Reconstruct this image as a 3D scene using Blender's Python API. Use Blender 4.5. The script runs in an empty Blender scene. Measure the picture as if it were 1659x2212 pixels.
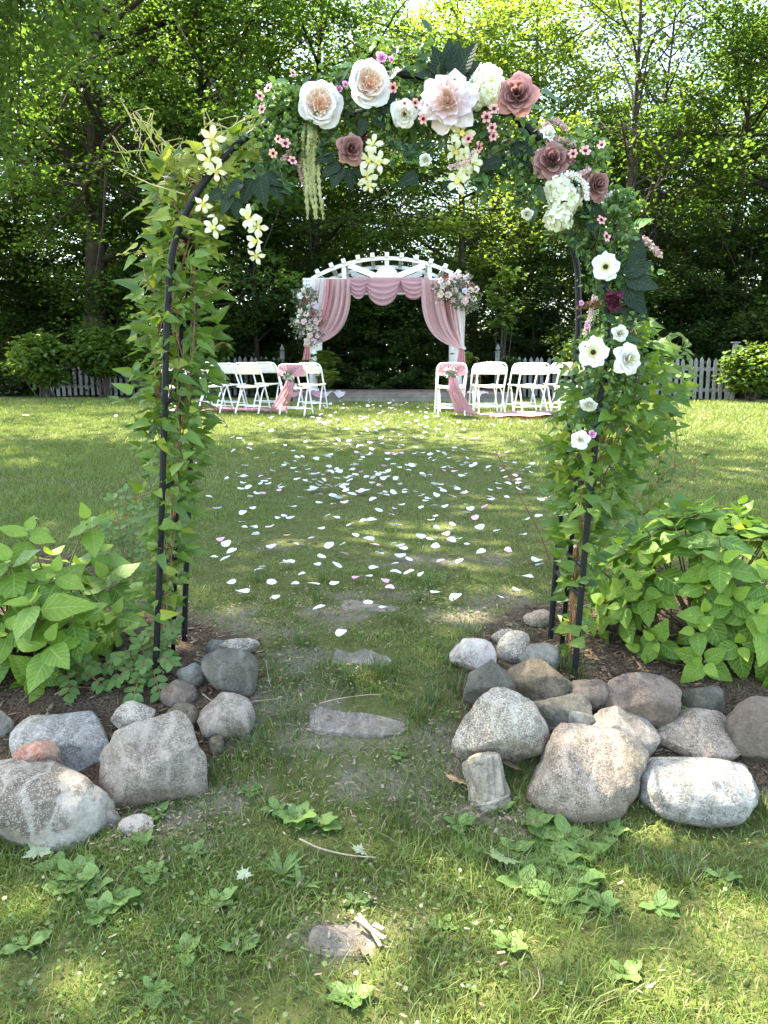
import bpy, bmesh, math, random
import numpy as np
from mathutils import Vector, Matrix, noise

R = math.radians
random.seed(7)
RNG = np.random.default_rng(7)
scene = bpy.context.scene
COL = scene.collection

# ------------------------------------------------------------------ camera
PITCH = R(10.5); FPX = 1660.0; CX = 829.5; CY = 1106.0; CAMZ = 1.5
cd = bpy.data.cameras.new('camera'); cam = bpy.data.objects.new('camera', cd)
COL.objects.link(cam); scene.camera = cam
cd.sensor_fit = 'VERTICAL'; cd.sensor_height = 24.0; cd.lens = 24.0 * FPX / 2212.0
cd.clip_start = 0.05; cd.clip_end = 900
cam.location = (0, 0, CAMZ); cam.rotation_euler = (math.pi / 2 - PITCH, 0, 0)

# ------------------------------------------------------------------ world, sun, exposure
TOSUN = Vector((-0.40, 0.27, 0.86)).normalized()
EL = math.asin(TOSUN.z); AZ = math.atan2(TOSUN.x, TOSUN.y)
w = bpy.data.worlds.new('World'); scene.world = w; w.use_nodes = True
wt = w.node_tree; wt.nodes.clear()
sk = wt.nodes.new('ShaderNodeTexSky'); sk.sky_type = 'NISHITA'; sk.sun_disc = False
sk.sun_elevation = EL; sk.sun_rotation = AZ; sk.air_density = 1.0; sk.dust_density = 1.6; sk.ozone_density = 0.7
bg = wt.nodes.new('ShaderNodeBackground'); bg.inputs['Strength'].default_value = 0.15
wo = wt.nodes.new('ShaderNodeOutputWorld')
wt.links.new(sk.outputs[0], bg.inputs[0]); wt.links.new(bg.outputs[0], wo.inputs[0])
sd = bpy.data.lights.new('sun', 'SUN'); sd.energy = 4.5; sd.angle = R(0.6); sd.color = (1.0, 0.95, 0.86)
so = bpy.data.objects.new('sun', sd); COL.objects.link(so)
so.rotation_euler = (-TOSUN).to_track_quat('-Z', 'Y').to_euler(); so.location = (-8, 6, 20)
scene.view_settings.view_transform = 'Standard'; scene.view_settings.look = 'None'
scene.view_settings.gamma = 1.0; scene.view_settings.use_curve_mapping = False
scene.view_settings.exposure = 3.0
scene.view_settings.use_white_balance = True; scene.view_settings.white_balance_temperature = 7000
scene.cycles.max_bounces = 4; scene.cycles.diffuse_bounces = 3; scene.cycles.transmission_bounces = 3; scene.cycles.glossy_bounces = 2; scene.cycles.use_light_tree = False; scene.cycles.transparent_max_bounces = 8

# ------------------------------------------------------------------ geometry of the place
def smooth(a, b, x):
    t = min(1.0, max(0.0, (x - a) / (b - a))); return t * t * (3 - 2 * t)

_TAB = np.random.default_rng(99).uniform(-1, 1, (64, 64)); _TL = _TAB.tolist()
def vn(x, y, seed=0.0):
    """value noise, one point"""
    x += seed * 17.3; y += seed * 5.9; i = math.floor(x); j = math.floor(y); u = x - i; v = y - j
    u = u * u * (3 - 2 * u); v = v * v * (3 - 2 * v); a = _TL[j & 63]; b = _TL[(j + 1) & 63]; i0 = i & 63; i1 = (i + 1) & 63
    p = a[i0] + (a[i1] - a[i0]) * u; q = b[i0] + (b[i1] - b[i0]) * u
    return p + (q - p) * v
def vnv(x, y, seed=0.0):
    """value noise, arrays"""
    x = np.asarray(x) + seed * 17.3; y = np.asarray(y) + seed * 5.9; i = np.floor(x).astype(int); j = np.floor(y).astype(int); u = x - i; v = y - j
    u = u * u * (3 - 2 * u); v = v * v * (3 - 2 * v); i0 = i & 63; i1 = (i + 1) & 63; j0 = j & 63; j1 = (j + 1) & 63
    p = _TAB[j0, i0] * (1 - u) + _TAB[j0, i1] * u; q = _TAB[j1, i0] * (1 - u) + _TAB[j1, i1] * u
    return p * (1 - v) + q * v
_GY = [-1e3, 2.3, 2.45, 2.65, 2.85, 3.0, 3.15, 11.8, 14.0, 17.0, 1e4]
_GZ = [0, 0, .035, .15, .255, .295, .31, .80, .83, .86, .86]
def gz(x, y):
    """height of the ground: lower lawn, stone bank, upper lawn rising gently"""
    k = 0
    while y > _GY[k + 1]: k += 1
    z = _GZ[k] + (_GZ[k + 1] - _GZ[k]) * (y - _GY[k]) / (_GY[k + 1] - _GY[k])
    if y > 8: z -= 0.010 * min(10.0, max(0.0, x - 2.0)) * min(1.0, (y - 8) / 8)
    return z + 0.012 * vn(x * 2.3, y * 2.3, 3.1) + 0.006 * vn(x * 8, y * 8, 9.1)
def gzv(x, y):
    z = np.interp(y, _GY, _GZ) - np.where(y > 8, 0.010 * np.clip(x - 2, 0, 10) * np.clip((y - 8) / 8, 0, 1), 0)
    return z + 0.012 * vnv(x * 2.3, y * 2.3, 3.1) + 0.006 * vnv(x * 8, y * 8, 9.1)

def ray(px, py):
    a = (px - CX) / FPX; b = (CY - py) / FPX
    return Vector((a, math.cos(PITCH) + b * math.sin(PITCH), -math.sin(PITCH) + b * math.cos(PITCH)))

def P(px, py, Y):
    d = ray(px, py); t = Y / d.y
    return Vector((d.x * t, Y, CAMZ + d.z * t))

def G(px, py):
    """where the sight line through a point of the photograph meets the ground"""
    d = ray(px, py); y = 1.0
    while y < 40:
        t = y / d.y
        if CAMZ + d.z * t < gz(d.x * t, y): break
        y += 0.02 if y < 8 else 0.06
    t = y / d.y
    return Vector((d.x * t, y, gz(d.x * t, y)))

def pxm(Y, py=1106):
    """metres per photo pixel at distance Y"""
    d = ray(CX, py); return (Y / d.y) / FPX

# ------------------------------------------------------------------ mesh helpers
def mesh_np(name, V, F, uv=None, rnd=None, smooth_=True):
    V = np.asarray(V, dtype=np.float32).reshape(-1, 3); F = np.asarray(F, dtype=np.int32)
    m, k = F.shape
    me = bpy.data.meshes.new(name)
    me.vertices.add(len(V)); me.vertices.foreach_set('co', V.ravel())
    me.loops.add(m * k); me.loops.foreach_set('vertex_index', F.ravel())
    me.polygons.add(m); me.polygons.foreach_set('loop_start', np.arange(0, m * k, k, dtype=np.int32))
    if smooth_: me.polygons.foreach_set('use_smooth', np.ones(m, dtype=bool))
    if uv is not None:
        l = me.uv_layers.new(name='UVMap'); l.data.foreach_set('uv', np.asarray(uv, dtype=np.float32).ravel())
    if rnd is not None:
        a = me.attributes.new('rnd', 'FLOAT', 'FACE'); a.data.foreach_set('value', np.asarray(rnd, dtype=np.float32))
    me.update(calc_edges=True)
    return me

def ob(name, me, mat=None, parent=None, M=None):
    o = bpy.data.objects.new(name, me); COL.objects.link(o)
    if mat is not None and len(me.materials) == 0: me.materials.append(mat)
    if M is not None: o.matrix_basis = M
    if parent is not None: o.parent = parent
    return o

def tag(o, label=None, cat=None, group=None, kind=None):
    if label: o['label'] = label
    if cat: o['category'] = cat
    if group: o['group'] = group
    if kind: o['kind'] = kind
    return o

def T(name, label, cat, loc=(0, 0, 0), group=None, rz=0.0):
    o = bpy.data.objects.new(name, None); COL.objects.link(o)
    o.empty_display_size = 0.05; o.location = loc; o.rotation_euler = (0, 0, rz)
    return tag(o, label, cat, group)

class A:
    """collects shapes for ONE mesh"""
    def __init__(s): s.V = []; s.F = []; s.n = 0; s.uv = []
    def add(s, V, F):
        V = [tuple(v) for v in V]; n = s.n
        s.V += V; s.F += [tuple(int(i) + n for i in f) for f in F]; s.n += len(V); return s
    def box(s, c, d, M=None):
        x, y, z = d[0] / 2, d[1] / 2, d[2] / 2
        V = [Vector(p) for p in ((-x,-y,-z),(x,-y,-z),(x,y,-z),(-x,y,-z),(-x,-y,z),(x,-y,z),(x,y,z),(-x,y,z))]
        if M is not None: V = [M @ v for v in V]
        V = [v + Vector(c) for v in V]
        return s.add(V, [(0,3,2,1),(4,5,6,7),(0,1,5,4),(1,2,6,5),(2,3,7,6),(3,0,4,7)])
    def bar(s, a, b, w, h, up=(0, 0, 1)):
        """rectangular bar from a to b"""
        a = Vector(a); b = Vector(b); d = (b - a); L = d.length; d.normalize()
        u = Vector(up); r = d.cross(u)
        if r.length < 1e-5: r = d.cross(Vector((0, 1, 0)))
        r.normalize(); u = r.cross(d)
        M = Matrix((r, d, u)).transposed()
        return s.box((a + b) / 2, (w, L, h), M)
    def tube(s, pts, rad, seg=8, caps=True):
        V, F = tube(pts, rad, seg, caps); return s.add(V, F)
    def lathe(s, prof, seg=16, c=(0, 0, 0), M=None):
        V = []; F = []
        for r, z in prof:
            for k in range(seg):
                t = 2 * math.pi * k / seg; v = Vector((r * math.cos(t), r * math.sin(t), z))
                V.append((M @ v if M is not None else v) + Vector(c))
        for i in range(len(prof) - 1):
            for k in range(seg):
                k2 = (k + 1) % seg
                F.append((i * seg + k, i * seg + k2, (i + 1) * seg + k2, (i + 1) * seg + k))
        F.append(tuple(range(seg))[::-1]); n = (len(prof) - 1) * seg
        F.append(tuple(range(n, n + seg)))
        return s.add(V, F)
    def mesh(s, name, smooth_=False):
        me = bpy.data.meshes.new(name); me.from_pydata([tuple(v) for v in s.V], [], s.F)
        if smooth_: me.polygons.foreach_set('use_smooth', [True] * len(me.polygons))
        me.update(); return me
    def build(s, name, mat, parent=None, smooth_=False, M=None):
        return ob(name, s.mesh(name, smooth_), mat, parent, M)

def tube(pts, rad, seg=8, caps=True):
    pts = [Vector(p) for p in pts]; n = len(pts)
    if not hasattr(rad, '__len__'): rad = [rad] * n
    V = []; F = []
    t0 = (pts[1] - pts[0]).normalized()
    u = t0.cross(Vector((0, 0, 1)))
    if u.length < 1e-3: u = t0.cross(Vector((1, 0, 0)))
    u.normalize()
    for i in range(n):
        t = (pts[min(i + 1, n - 1)] - pts[max(i - 1, 0)])
        if t.length < 1e-9: t = t0
        t.normalize(); u = (u - t * u.dot(t))
        if u.length < 1e-5: u = t.orthogonal()
        u.normalize(); v = t.cross(u)
        for k in range(seg):
            a = 2 * math.pi * k / seg
            V.append(pts[i] + (u * math.cos(a) + v * math.sin(a)) * rad[i])
    for i in range(n - 1):
        for k in range(seg):
            k2 = (k + 1) % seg
            F.append((i * seg + k, i * seg + k2, (i + 1) * seg + k2, (i + 1) * seg + k))
    if caps:
        F.append(tuple(range(seg))[::-1]); F.append(tuple(range((n - 1) * seg, n * seg)))
    return V, F

def spline(pts, n=8):
    """Catmull-Rom through the points"""
    pts = [Vector(p) for p in pts]; out = []
    for i in range(len(pts) - 1):
        p0 = pts[max(i - 1, 0)]; p1 = pts[i]; p2 = pts[i + 1]; p3 = pts[min(i + 2, len(pts) - 1)]
        for k in range(n):
            t = k / n
            out.append(0.5 * ((2 * p1) + (p2 - p0) * t + (2 * p0 - 5 * p1 + 4 * p2 - p3) * t * t + (3 * p1 - p0 - 3 * p2 + p3) * t ** 3))
    out.append(pts[-1]); return out

def frame(pos, d, nrm=(0, 0, 1), s=1.0):
    """matrix with +Y along d and +Z near nrm"""
    d = Vector(d).normalized(); n = Vector(nrm); n = n - d * n.dot(d)
    if n.length < 1e-4: n = d.orthogonal()
    n.normalize(); x = d.cross(n)
    M = Matrix.Identity(4)
    for i in range(3):
        M[i][0] = x[i] * s; M[i][1] = d[i] * s; M[i][2] = n[i] * s; M[i][3] = pos[i]
    return M

def rvec(s=1.0):
    return Vector((random.uniform(-s, s), random.uniform(-s, s), random.uniform(-s, s)))

def grid_mesh(name, fn, nu, nv, mat=None, double=None):
    """surface fn(u,v) with u,v in 0..1"""
    V = np.zeros(((nu + 1) * (nv + 1), 3)); UV = np.zeros(((nu + 1) * (nv + 1), 2))
    k = 0
    for j in range(nv + 1):
        for i in range(nu + 1):
            p = fn(i / nu, j / nv); V[k] = (p[0], p[1], p[2]); UV[k] = (i / nu, j / nv); k += 1
    F = np.array([(j * (nu + 1) + i, j * (nu + 1) + i + 1, (j + 1) * (nu + 1) + i + 1, (j + 1) * (nu + 1) + i) for j in range(nv) for i in range(nu)])
    return mesh_np(name, V, F, uv=UV[F.ravel()])

# ------------------------------------------------------------------ material helpers
def mnew(name):
    m = bpy.data.materials.new(name); m.use_nodes = True; t = m.node_tree; t.nodes.clear(); return m, t

def nd(t, typ, ins=None, **props):
    n = t.nodes.new(typ)
    for k, v in props.items(): setattr(n, k, v)
    for k, v in (ins or {}).items():
        s = n.inputs[k]
        if isinstance(v, bpy.types.NodeSocket): t.links.new(v, s)
        else:
            if isinstance(v, (tuple, list)) and len(v) == 3 and s.type == 'RGBA': v = (*v, 1)
            s.default_value = v
    return n

def mth(t, op, a, b=None, clamp=False):
    n = t.nodes.new('ShaderNodeMath'); n.operation = op; n.use_clamp = clamp
    for i, v in enumerate((a, b)):
        if v is None: continue
        if isinstance(v, bpy.types.NodeSocket): t.links.new(v, n.inputs[i])
        else: n.inputs[i].default_value = v
    return n.outputs[0]

def mixc(t, f, a, b, mode='MIX'):
    n = t.nodes.new('ShaderNodeMix'); n.data_type = 'RGBA'; n.blend_type = mode
    for k, v in ((0, f), (6, a), (7, b)):
        if isinstance(v, bpy.types.NodeSocket): t.links.new(v, n.inputs[k])
        else: n.inputs[k].default_value = (*v, 1) if isinstance(v, (tuple, list)) and len(v) == 3 else v
    return n.outputs[2]

def ramp(t, f, lo, hi):
    n = nd(t, 'ShaderNodeMapRange', {'Value': f, 'From Min': lo, 'From Max': hi}); n.clamp = True; return n.outputs[0]

def fin(m, t, sh):
    o = t.nodes.new('ShaderNodeOutputMaterial'); t.links.new(sh, o.inputs[0]); return m

def pbsdf(t, col, rough=0.6, spec=0.3, bump=None, metal=0.0):
    ins = {'Base Color': col, 'Roughness': rough, 'Specular IOR Level': spec, 'Metallic': metal}
    if bump is not None: ins['Normal'] = bump
    return nd(t, 'ShaderNodeBsdfPrincipled', ins).outputs[0]

def bump(t, h, strength=0.3, dist=0.01):
    return nd(t, 'ShaderNodeBump', {'Height': h, 'Strength': strength, 'Distance': dist}).outputs[0]

def leaf_mat(name, c1, c2, tr, src='obj', tf=0.4, vein=None, nv=7, rough=0.45, spec=0.35, age=None):
    """leaf: colour varies leaf by leaf, light passes through, veins where they show"""
    m, t = mnew(name)
    if src == 'obj': r = nd(t, 'ShaderNodeObjectInfo').outputs['Random']
    else: r = nd(t, 'ShaderNodeAttribute', attribute_name='rnd').outputs['Fac']
    col = mixc(t, r, c1, c2); trc = mixc(t, r, tuple(c * 0.75 for c in tr), tr)
    bmp = None
    if age:
        r2 = mth(t, 'FRACT', mth(t, 'MULTIPLY', r, 37.7)); f = ramp(t, r2, 0.93, 0.95)
        col = mixc(t, f, col, age)
    if vein:
        tcl = nd(t, 'ShaderNodeTexCoord').outputs['Object']
        mot = nd(t, 'ShaderNodeTexNoise', {'Vector': nd(t, 'ShaderNodeVectorMath', {0: tcl, 1: nd(t, 'ShaderNodeCombineXYZ', {0: mth(t, 'MULTIPLY', r, 40.0)}).outputs[0]}, operation='ADD').outputs[0], 'Scale': 5.0, 'Detail': 5.0, 'Roughness': .7}).outputs['Fac']
        col = mixc(t, mth(t, 'MULTIPLY', ramp(t, mot, .5, .7), .4), col, tuple(min(.5, v * 1.5 + .01) for v in c2))
        col = mixc(t, mth(t, 'MULTIPLY', ramp(t, mot, .70, .74), .8), col, (.16, .12, .05))
        uv = nd(t, 'ShaderNodeUVMap').outputs[0]; sx = nd(t, 'ShaderNodeSeparateXYZ', {0: uv})
        u = mth(t, 'MULTIPLY', mth(t, 'ABSOLUTE', mth(t, 'SUBTRACT', sx.outputs[0], 0.5)), 2.0)
        ph = mth(t, 'SUBTRACT', mth(t, 'MULTIPLY', sx.outputs[1], float(nv)), mth(t, 'MULTIPLY', u, 1.9))
        s = mth(t, 'ABSOLUTE', mth(t, 'SUBTRACT', mth(t, 'FRACT', ph), 0.5))
        side = ramp(t, s, 0.10, 0.02); mid = ramp(t, u, 0.09, 0.02)
        v = mth(t, 'MAXIMUM', side, mid)
        col = mixc(t, mth(t, 'MULTIPLY', v, 0.75), col, vein)
        bmp = bump(t, mth(t, 'SUBTRACT', s, mid), 0.5, 0.004)
    if src == 'attr':
        p = nd(t, 'ShaderNodeMixShader', {0: 0.05, 1: nd(t, 'ShaderNodeBsdfDiffuse', {'Color': col}).outputs[0], 2: nd(t, 'ShaderNodeBsdfGlossy', {'Color': (.8, .8, .8), 'Roughness': .4}).outputs[0]}).outputs[0]
    else: p = pbsdf(t, col, rough, spec, bmp)
    tl = nd(t, 'ShaderNodeBsdfTranslucent', {'Color': trc}).outputs[0]
    return fin(m, t, nd(t, 'ShaderNodeMixShader', {0: tf, 1: p, 2: tl}).outputs[0])

def plain(name, col, rough=0.5, spec=0.3, var=0.12, scale=8.0, bumps=0.0, tr=None, tf=0.3, metal=0.0, col2=None, bscale=None):
    m, t = mnew(name)
    tc = nd(t, 'ShaderNodeTexCoord').outputs['Object']
    n = nd(t, 'ShaderNodeTexNoise', {'Vector': tc, 'Scale': scale, 'Detail': 5.0, 'Roughness': 0.6}).outputs['Fac']
    c = mixc(t, ramp(t, n, 0.3, 0.7), tuple(v * (1 - var) for v in col), col2 or tuple(min(1, v * (1 + var)) for v in col))
    b = None
    if bumps:
        n2 = nd(t, 'ShaderNodeTexNoise', {'Vector': tc, 'Scale': bscale or scale * 6, 'Detail': 4.0}).outputs['Fac']
        b = bump(t, n2, bumps, 0.01)
    sh = pbsdf(t, c, rough, spec, b, metal)
    if tr:
        tl = nd(t, 'ShaderNodeBsdfTranslucent', {'Color': tr}).outputs[0]
        sh = nd(t, 'ShaderNodeMixShader', {0: tf, 1: sh, 2: tl}).outputs[0]
    return fin(m, t, sh)

def cloth_mat(name, col, tr, alpha=0.15, tf=0.45):
    """sheer cloth with a fine weave"""
    m, t = mnew(name)
    tc = nd(t, 'ShaderNodeTexCoord').outputs['Object']
    n = nd(t, 'ShaderNodeTexNoise', {'Vector': tc, 'Scale': 3.0, 'Detail': 3.0}).outputs['Fac']
    wv = nd(t, 'ShaderNodeTexNoise', {'Vector': tc, 'Scale': 220.0, 'Detail': 1.0}).outputs['Fac']
    c = mixc(t, n, tuple(v * 0.85 for v in col), col)
    p = pbsdf(t, c, 0.75, 0.1, bump(t, wv, 0.15, 0.003))
    tl = nd(t, 'ShaderNodeBsdfTranslucent', {'Color': tr}).outputs[0]
    a = nd(t, 'ShaderNodeMixShader', {0: tf, 1: p, 2: tl}).outputs[0]
    tp = nd(t, 'ShaderNodeBsdfTransparent').outputs[0]
    return fin(m, t, nd(t, 'ShaderNodeMixShader', {0: alpha, 1: a, 2: tp}).outputs[0])

# ------------------------------------------------------------------ leaf shapes (base at origin, tip along +Y, top +Z)
def leaf_mesh(name, L=1.0, W=0.5, prof='ovate', fold=0.25, droop=0.25, serr=0.0, nu=4, nv=8, wav=0.0, seed=0):
    rr = random.Random(seed)
    def width(v):
        if prof == 'ovate': return (math.sin(math.pi * v ** 0.62)) ** 0.9 * (1 - 0.15 * v)
        if prof == 'heart': return (math.sin(math.pi * (v * 0.93 + 0.07) ** 0.5)) ** 0.8 * (1 - 0.25 * v)
        if prof == 'lance': return math.sin(math.pi * v ** 0.8) ** 1.1
        if prof == 'round': return math.sin(math.pi * v ** 0.8) ** 0.6
        if prof == 'strap': return (1 - v ** 3) * 0.9 + 0.05
        return math.sin(math.pi * v)
    ph = rr.uniform(0, 6)
    def fn(u, v):
        s = (u - 0.5) * 2
        ww = max(0.0, width(v)) * W * 0.5
        if serr and abs(s) > 0.9 and 0.05 < v < 0.95: ww *= 1 + serr * (1 if int(round(v * nv)) % 2 else -1)
        z = fold * abs(s) * ww - droop * L * v * v + wav * math.sin(v * 9 + ph + s) * abs(s) * ww
        return (s * ww, L * v * (1 - 0.12 * droop * v), z)
    return grid_mesh(name, fn, nu, nv)
# ================================================================== GROUND
def poly_from_px(pts): return np.array([(g.x, g.y) for g in (G(*p) for p in pts)])
BED_L = poly_from_px([(-260, 1800), (-260, 1190), (60, 1180), (220, 1230), (300, 1300), (420, 1335), (470, 1362), (560, 1385), (560, 1500), (500, 1620), (400, 1720), (240, 1780), (60, 1820)])
BED_R = poly_from_px([(985, 1470), (985, 1400), (1060, 1345), (1120, 1310), (1290, 1300), (1400, 1230), (1950, 1200), (1950, 1740), (1640, 1735), (1390, 1730), (1170, 1660), (1010, 1600)])
def inpoly(poly, x, y):
    x = np.asarray(x); y = np.asarray(y); c = np.zeros(x.shape, bool); j = len(poly) - 1
    for i in range(len(poly)):
        xi, yi = poly[i]; xj, yj = poly[j]
        c ^= ((yi > y) != (yj > y)) & (x < (xj - xi) * (y - yi) / (yj - yi + 1e-12) + xi); j = i
    return c
def edge_dist(poly, x, y):
    d = np.full(np.shape(x), 1e9); n = len(poly)
    for i in range(n):
        a = poly[i]; b = poly[(i + 1) % n]; e = b - a
        t = np.clip(((x - a[0]) * e[0] + (y - a[1]) * e[1]) / (e @ e), 0, 1)
        d = np.minimum(d, np.hypot(x - a[0] - t * e[0], y - a[1] - t * e[1]))
    return d
def bedness(x, y):
    out = np.zeros(np.shape(x))
    for p in (BED_L, BED_R):
        s = np.where(inpoly(p, x, y), 1, -1) * edge_dist(p, x, y)
        out = np.maximum(out, np.clip(s / 0.10 + 0.5, 0, 1))
    return out
def nz(x, y, s, seed): return vnv(np.asarray(x) * s * 1.4, np.asarray(y) * s * 1.4, seed)
BARE = [(640, 1580, .22, .10), (900, 1600, .3, .06), (700, 1480, .15, .06), (470, 1740, .16, .08), (1000, 1330, .28, .10), (720, 1330, .2, .12), (560, 1360, .25, .12), (900, 1215, .3, .1),
        (1080, 1210, .25, .08), (640, 1430, .15, .1), (300, 1790, .2, .05), (800, 1290, .3, .05), (590, 1185, .2, .07), (780, 2030, .22, .07), (960, 1650, .12, .05), (800, 1700, .25, .05),
        (560, 1550, .12, .12), (1060, 1300, .25, .1), (500, 1330, .3, .1), (1120, 1790, .12, .05), (360, 1820, .2, .05), (960, 1770, .2, .04)]
BAREW = [(G(a, b), c, d) for a, b, c, d in BARE]
def bare(x, y):
    v = np.zeros(np.shape(x)); wob = 0.7 * vnv(np.asarray(x) * 9, np.asarray(y) * 9, 2.2) + 0.5 * vnv(np.asarray(x) * 25, np.asarray(y) * 25, 5.2)
    for g, rx, ry in BAREW:
        q = ((x - g.x) / rx) ** 2 + ((y - g.y) / (ry * 1.6)) ** 2
        v = np.maximum(v, np.clip(1.0 - q + wob, 0, 1) * (q < 2.2))
    return v

def ground_mat():
    m, t = mnew('lawn_soil')
    tc = nd(t, 'ShaderNodeTexCoord').outputs['Object']
    bed = nd(t, 'ShaderNodeAttribute', attribute_name='bed').outputs['Fac']
    n1 = nd(t, 'ShaderNodeTexNoise', {'Vector': tc, 'Scale': 1.1, 'Detail': 6.0}).outputs['Fac']
    n2 = nd(t, 'ShaderNodeTexNoise', {'Vector': tc, 'Scale': 26.0, 'Detail': 6.0, 'Roughness': 0.7}).outputs['Fac']
    n3 = nd(t, 'ShaderNodeTexNoise', {'Vector': tc, 'Scale': 120.0, 'Detail': 3.0}).outputs['Fac']
    grass = mixc(t, ramp(t, n2, 0.3, 0.7), (0.050, 0.066, 0.016), (0.115, 0.118, 0.040))
    soil = mixc(t, ramp(t, n3, 0.3, 0.7), (0.11, 0.09, 0.068), (0.25, 0.21, 0.16))
    soil = mixc(t, ramp(t, n2, 0.5, 0.75), soil, (0.10, 0.085, 0.045))
    mul = mixc(t, ramp(t, n3, 0.35, 0.65), (0.030, 0.022, 0.015), (0.13, 0.09, 0.055))
    b = nd(t, 'ShaderNodeAttribute', attribute_name='bare').outputs['Fac']
    c = mixc(t, mth(t, 'MULTIPLY', b, 0.8), grass, soil); c = mixc(t, bed, c, mul)
    h = mth(t, 'ADD', n2, mth(t, 'MULTIPLY', n3, 0.5))
    return fin(m, t, pbsdf(t, c, 0.95, 0.1, bump(t, h, 0.9, 0.02)))

xs = sorted(set([round(v, 3) for v in np.arange(-2.6, 2.61, 0.06)] + [s * v for s in (-1, 1) for v in list(np.arange(2.75, 12.1, 0.25)) + [13, 15, 18, 23, 30, 45, 70, 120, 200, 380]]))
ys = list(np.arange(0.9, 6.0, 0.06)) + list(np.arange(6.0, 20, 0.25)) + [20, 21, 22.5, 25, 28, 32, 40, 55, 80, 130, 220, 380]
ys = [-60, -20, -8, -3, -1, 0, 0.5] + ys
ny_, nx_ = len(ys), len(xs)
GV = np.array([(x, y, gz(x, y)) for y in ys for x in xs])
GF = np.array([(j * nx_ + i, j * nx_ + i + 1, (j + 1) * nx_ + i + 1, (j + 1) * nx_ + i) for j in range(ny_ - 1) for i in range(nx_ - 1)])
gm = mesh_np('ground', GV, GF)
bd = bedness(GV[:, 0], GV[:, 1])
fy = GV[:, 1] > 17.4
bd = np.where(fy, np.clip((GV[:, 1] - 17.4) * 1.5, 0, 1), bd)
gm.attributes.new('bed', 'FLOAT', 'POINT').data.foreach_set('value', bd.astype(np.float32))
br = bare(GV[:, 0], GV[:, 1]).astype(np.float32)
gm.attributes.new('bare', 'FLOAT', 'POINT').data.foreach_set('value', br)
tag(ob('lawn', gm, ground_mat()), kind='structure')

# stepping stones: where they lie (pixel of centre, half width, half depth in metres)
STEPS = [(772, 1552, 0.185, 0.085, 'large grey flagstone step between the two boulder banks'),
         (786, 1418, 0.135, 0.075, 'small grey stepping stone just behind the flagstone step'),
         (800, 1312, 0.15, 0.09, 'half buried stepping stone carrying two white petals'),
         (742, 2036, 0.095, 0.06, 'mossy stepping stone sunk in the near grass under bark splinters')]
STEPW = [(G(a, b), rx, ry) for a, b, rx, ry, _ in STEPS]

# ------------------------------------------------------------------ grass
def blades(bands, heightf, widthf, keep, seed, simple=False):
    rg = np.random.default_rng(seed); PX = []; PY = []
    for (y0, y1, dens) in bands:
        hw = lambda y: 0.56 * y * 1.02 + 0.9
        area = (y1 - y0) * (hw(y0) + hw(y1)); n = int(area * dens)
        y = rg.uniform(y0, y1, n * 2); x = rg.uniform(-1, 1, n * 2) * hw(y1)
        ok = np.abs(x) < hw(y)
        PX.append(x[ok][:n]); PY.append(y[ok][:n])
    x = np.concatenate(PX); y = np.concatenate(PY)
    k = rg.uniform(0, 1, len(x)) < keep(x, y)
    x = x[k]; y = y[k]; n = len(x)
    z = gzv(x, y) - 0.004
    h = heightf(x, y) * rg.uniform(0.45, 1.25, n); wd = widthf(y) * rg.uniform(0.6, 1.3, n)
    a = rg.uniform(0, 2 * np.pi, n); ln = h * rg.uniform(0.1, 1.35, n); b = rg.uniform(0, 2 * np.pi, n)
    # sideways direction and lean
    sx, sy = np.cos(a) * wd, np.sin(a) * wd; lx, ly = np.cos(b) * ln, np.sin(b) * ln
    base = np.stack([x, y, z], 1); S = np.stack([sx, sy, np.zeros(n)], 1)
    up = lambda f, g: base + np.stack([lx * g, ly * g, h * f], 1)
    rn = rg.uniform(0, 1, n)
    if simple:
        V = np.stack([base - S, base + S, up(1, 1)], 1).reshape(-1, 3)
        F = np.arange(n * 3).reshape(-1, 3); return V, F, rn
    V = np.stack([base - S, base + S, up(.55, .3) - S * .8, up(.55, .3) + S * .8, up(.9, 1)], 1).reshape(-1, 3)
    i = np.arange(n)[:, None] * 5
    F = np.concatenate([i + np.array([[0, 1, 3]]), i + np.array([[0, 3, 2]]), i + np.array([[2, 3, 4]])], 1).reshape(-1, 3)
    return V, F, np.repeat(rn, 3)

def aisle(x, y):
    """trodden grass up the aisle is shorter"""
    return 1 - 0.5 * np.clip((1.7 - np.abs(x)) / .6, 0, 1) * np.clip((y - 2.7) / .5, 0, 1) * np.clip((13 - y) / 4, 0, 1)
def grass_keep(x, y):
    k = 1 - np.clip(bedness(x, y) * 1.25, 0, 0.985)
    near = y < 7.5
    kk = (1 - 0.5 * bare(x, y)) * np.clip(0.85 + 0.9 * nz(x, y, 2.6, 4.0), 0.35, 1)
    c = np.abs(x + 0.05); kk *= np.where((y < 6) & (c < 1.1), 0.72 + 0.28 * np.minimum(1, c), 1)
    for g, rx, ry in STEPW:
        q = ((x - g.x) / rx) ** 2 + ((y - g.y) / ry) ** 2; kk = np.where(q < 1.0, kk * 0.04, kk)
    k = np.where(near, k * kk, k)
    k = np.where(y > 17.3, 0, k)
    return np.where((y > 15.7) & (y < 19.6) & (x > -2.1) & (x < 3.1), 0, k)

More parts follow.
